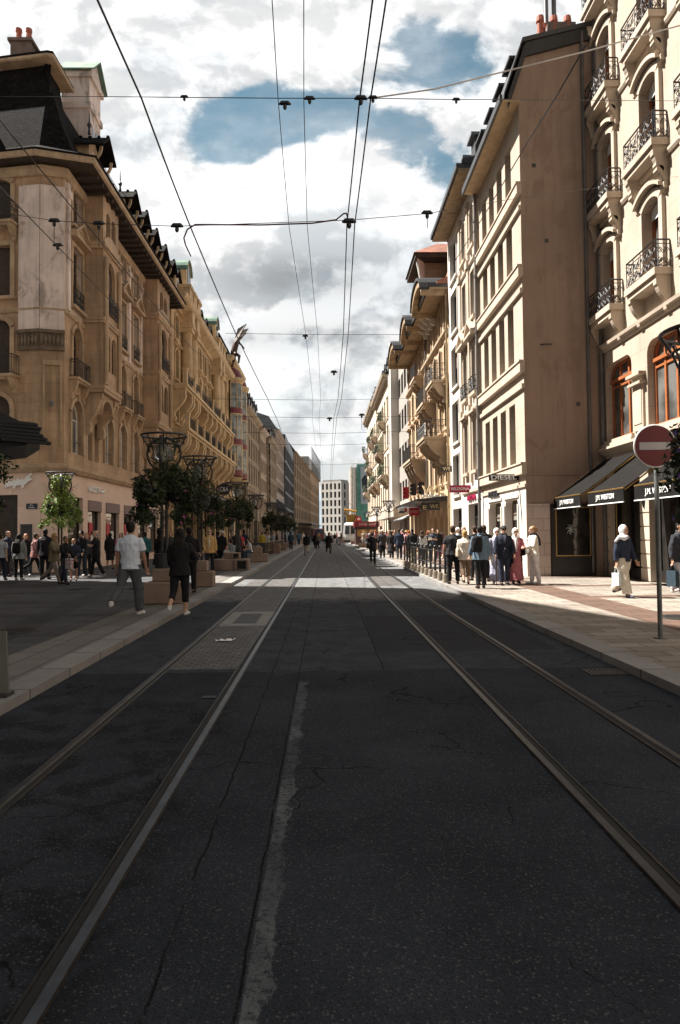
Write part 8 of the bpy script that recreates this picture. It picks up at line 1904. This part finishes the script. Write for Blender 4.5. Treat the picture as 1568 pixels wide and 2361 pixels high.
PP(1000,1293,-30,1.76,HOLD,('tee',(0.024,0.030,0.045)),('trousers',(0.03,0.032,0.04)),BLK,('short','black'),'light','man in a navy t-shirt reading a white sheet behind the railing',GR,face=True,extras=(('paper',None,'white sheet held by the man in the navy t-shirt'),))
PP(1010,1290,0,1.72,ST,('jacket',BLK),('trousers',BLK),BLK,('bob','brown'),'light','person in black behind the man reading',GR)
PP(1046,1346,178,1.76,Pose(la=2,le=14,ra=6,re=20,lb=14,rb=14,spread=0.05,girth=1.22),('tee',(0.020,0.020,0.024)),('trousers',BLK),BLK,('short','brown'),'light','stocky man in a charcoal polo shirt standing at the near end of the railing',GR,vox=0.014)
PP(1074,1347,176,1.62,Pose(lh=8,lk=4,rh=-10,rk=24,la=10,le=40,ra=12,re=60,rf=-26,girth=1.08,rin=10),('jacket',(0.62,0.56,0.48)),('capri',(0.16,0.105,0.07)),BLK,('bob','blonde'),'light','blonde woman in a cream jacket and brown trousers with a beige bag',GR,vox=0.014,extras=(('shoulderbag',(0.46,0.38,0.28),'beige tote bag of the blonde woman in cream',1),))
PP(1072,1330,-160,1.76,ST,('jacket',DK),('trousers',DK),BLK,('fringe','grey'),'light','balding man hidden behind the blonde woman in cream',GR)
PP(1058,1318,200,1.74,ST,('shirt',(0.36,0.42,0.50)),('trousers',DK),BLK,('cap',(0.62,0.62,0.63)),'light','man in a pale blue shirt and white cap behind the stocky man',GR)
PP(1109,1356,182,1.74,Pose(lh=4,lk=2,rh=-4,rk=8,la=8,le=20,ra=10,re=30,lb=12,girth=1.05),('jacket',(0.11,0.165,0.22)),('trousers',BLK),BLK,('short','black'),'tan','person in a denim-blue jacket with a large black bag on the shoulder',GR,vox=0.014,extras=(('backpack',BLK,'large black bag slung on the denim-blue jacket',-0.12 if False else 0.14),))
PP(1097,1338,186,1.76,ST,('tee',BLK),('trousers',DK),BLK,('short','brown'),'light','man in a black t-shirt half hidden left of the denim jacket',GR)
PP(1118,1340,176,1.78,ST,('jacket',BLK),('trousers',BLK),BLK,('short','brown'),'light','man in a black jacket half hidden right of the denim jacket',GR)
PP(1147,1346,-8,1.66,ST,('robe',(0.34,0.34,0.44)),('wide',WHT),WHT,('hijab','white'),'light','woman in a white headscarf, sunglasses and pale lilac coat beside the man with a cane',GR,vox=0.014,face=True,glasses=True)
PP(1163,1348,-4,1.74,Pose(lh=8,lk=4,rh=-6,rk=8,la=8,le=16,ra=10,re=22,lb=12,rb=10,girth=1.10),('jacket',(0.018,0.022,0.035)),('trousers',(0.022,0.028,0.05)),BLK,('cap',(0.015,0.015,0.018)),'tan','elderly man in a dark blazer and flat cap walking with a cane',GR,vox=0.014,face=True,glasses=True,extras=(('shirtfront',(0.58,0.58,0.66),''),('scarf',(0.02,0.022,0.035),''),('cane',(0.05,0.03,0.02),'dark walking cane of the elderly man in the blazer','l')))
PP(1190,1346,-4,1.66,Pose(lh=6,lk=3,rh=-6,rk=10,la=8,le=20,ra=20,re=75,rin=15),('robe',(0.38,0.135,0.155)),('wide',BLK),BLK,('hijab','white'),'light','woman in a long rose coat, white headscarf and sunglasses',GR,vox=0.014,face=True,glasses=True,extras=(('shirtfront',(0.66,0.64,0.62),''),('shoulderbag',BLK,'dark bag at the side of the woman in the rose coat',1)))
PP(1233,1346,-86,1.72,Pose(lh=4,lk=2,rh=-5,rk=4,la=20,le=70,ra=16,re=70,nod=2),('long',(0.66,0.60,0.52)),('trousers',(0.68,0.66,0.64)),(0.66,0.66,0.66),('bun',(0.28,0.16,0.07)),'light','woman all in white with a dark scarf facing left by the blank stone wall',GR,vox=0.014,face=True,extras=(('scarf',(0.018,0.02,0.035),'',1),('shoulderbag',(0.70,0.70,0.70),'white handbag of the woman all in white',-1,-0.14)))
PP(1439,1376,28,1.70,Pose(lh=14,lk=4,rh=-14,rk=22,la=-6,le=10,ra=6,re=16,lb=12,rb=16,rf=-24,girth=1.06),('long',(0.020,0.028,0.055)),('wide',(0.58,0.52,0.43)),(0.06,0.06,0.08),('hijab','white'),'tan','woman in a white headscarf, navy top and wide cream trousers walking in the sun',GR,vox=0.012,face=True,extras=(('wrap',WHT,''),('bag',(0.50,0.56,0.56),'pale carrier bag held by the woman in the navy top','l',(0.10,0.05,0.30))))
PP(1569,1374,20,1.78,W3,('jacket',(0.030,0.032,0.042)),('trousers',(0.42,0.41,0.42)),(0.62,0.60,0.58),('short','black'),'tan','man in a dark bomber jacket and pale trousers at the right edge',GR,face=True,extras=(('bag',(0.03,0.05,0.065),'dark blue carrier bag held by the man at the right edge','l',(0.13,0.06,0.36)),))
# the distant crowd: standing and walking figures shared between many
rnd = random.Random(21)
TOPC = [('white',(0.58,0.57,0.56)),('black',BLK),('navy',NAV),('grey',(0.2,0.2,0.2)),('beige',(0.40,0.32,0.23)),('red',(0.36,0.05,0.06)),('pale blue',(0.24,0.30,0.38)),('brown',(0.14,0.08,0.05)),('pink',(0.42,0.20,0.24)),('olive',(0.12,0.12,0.06))]
BOTC = [('black',BLK),('blue',JEAN),('sand',(0.38,0.29,0.20)),('dark grey',DK),('white',(0.55,0.54,0.53))]
POS = [('fW3',W3),('fST',ST),('fW1',W1),('fS2',ST2)]; HR = [('short','black'),('short','brown'),('long','brown'),('bob','blonde'),('long','red'),('short','grey')]
seen = set()
def far_person(x, y, rot, where, gz, group):
    for _ in range(200):
        tp, bt, hr = rnd.choice(TOPC), rnd.choice(BOTC), rnd.choice(HR); key = (tp[0],bt[0],hr[0],hr[1],where)
        if key not in seen: break
    seen.add(key); kn, po = rnd.choice(POS); kd = rnd.choice(['jacket','tee','long'])
    lab = '%s %s hair, %s top, %s trousers, %s' % (hr[0].replace('bob','bobbed'), hr[1], tp[0], bt[0], where)
    person(0,0,rot,rnd.uniform(1.62,1.82),po,(kd,tp[1]),('trousers',bt[1]),BLK,hr,rnd.choice(['light','tan']),lab,group,vox=0.026,pkey=kn,pos=(x,y,gz))
for i in range(40): far_person(rnd.uniform(4.1,6.6), 48+i*1.15+rnd.uniform(-.5,.5), rnd.choice([0,180,170,10,200]), 'distant crowd on the right', KZ, 'people in the distant crowd on the right pavement')
for i in range(12): far_person(rnd.uniform(-8.5,-4.9), 50+i*3.4, rnd.choice([0,180,90,-90]), 'under the planting on the left', KZ, 'people in the distant crowd on the left pavement')
for i in range(10): far_person(rnd.uniform(-2.5,2.6), 92+i*2.2, rnd.choice([90,-90,180,0]), 'crossing at the far bend', 0, 'people crossing at the far end of the street')

bpy.data.scenes.remove(WORK)
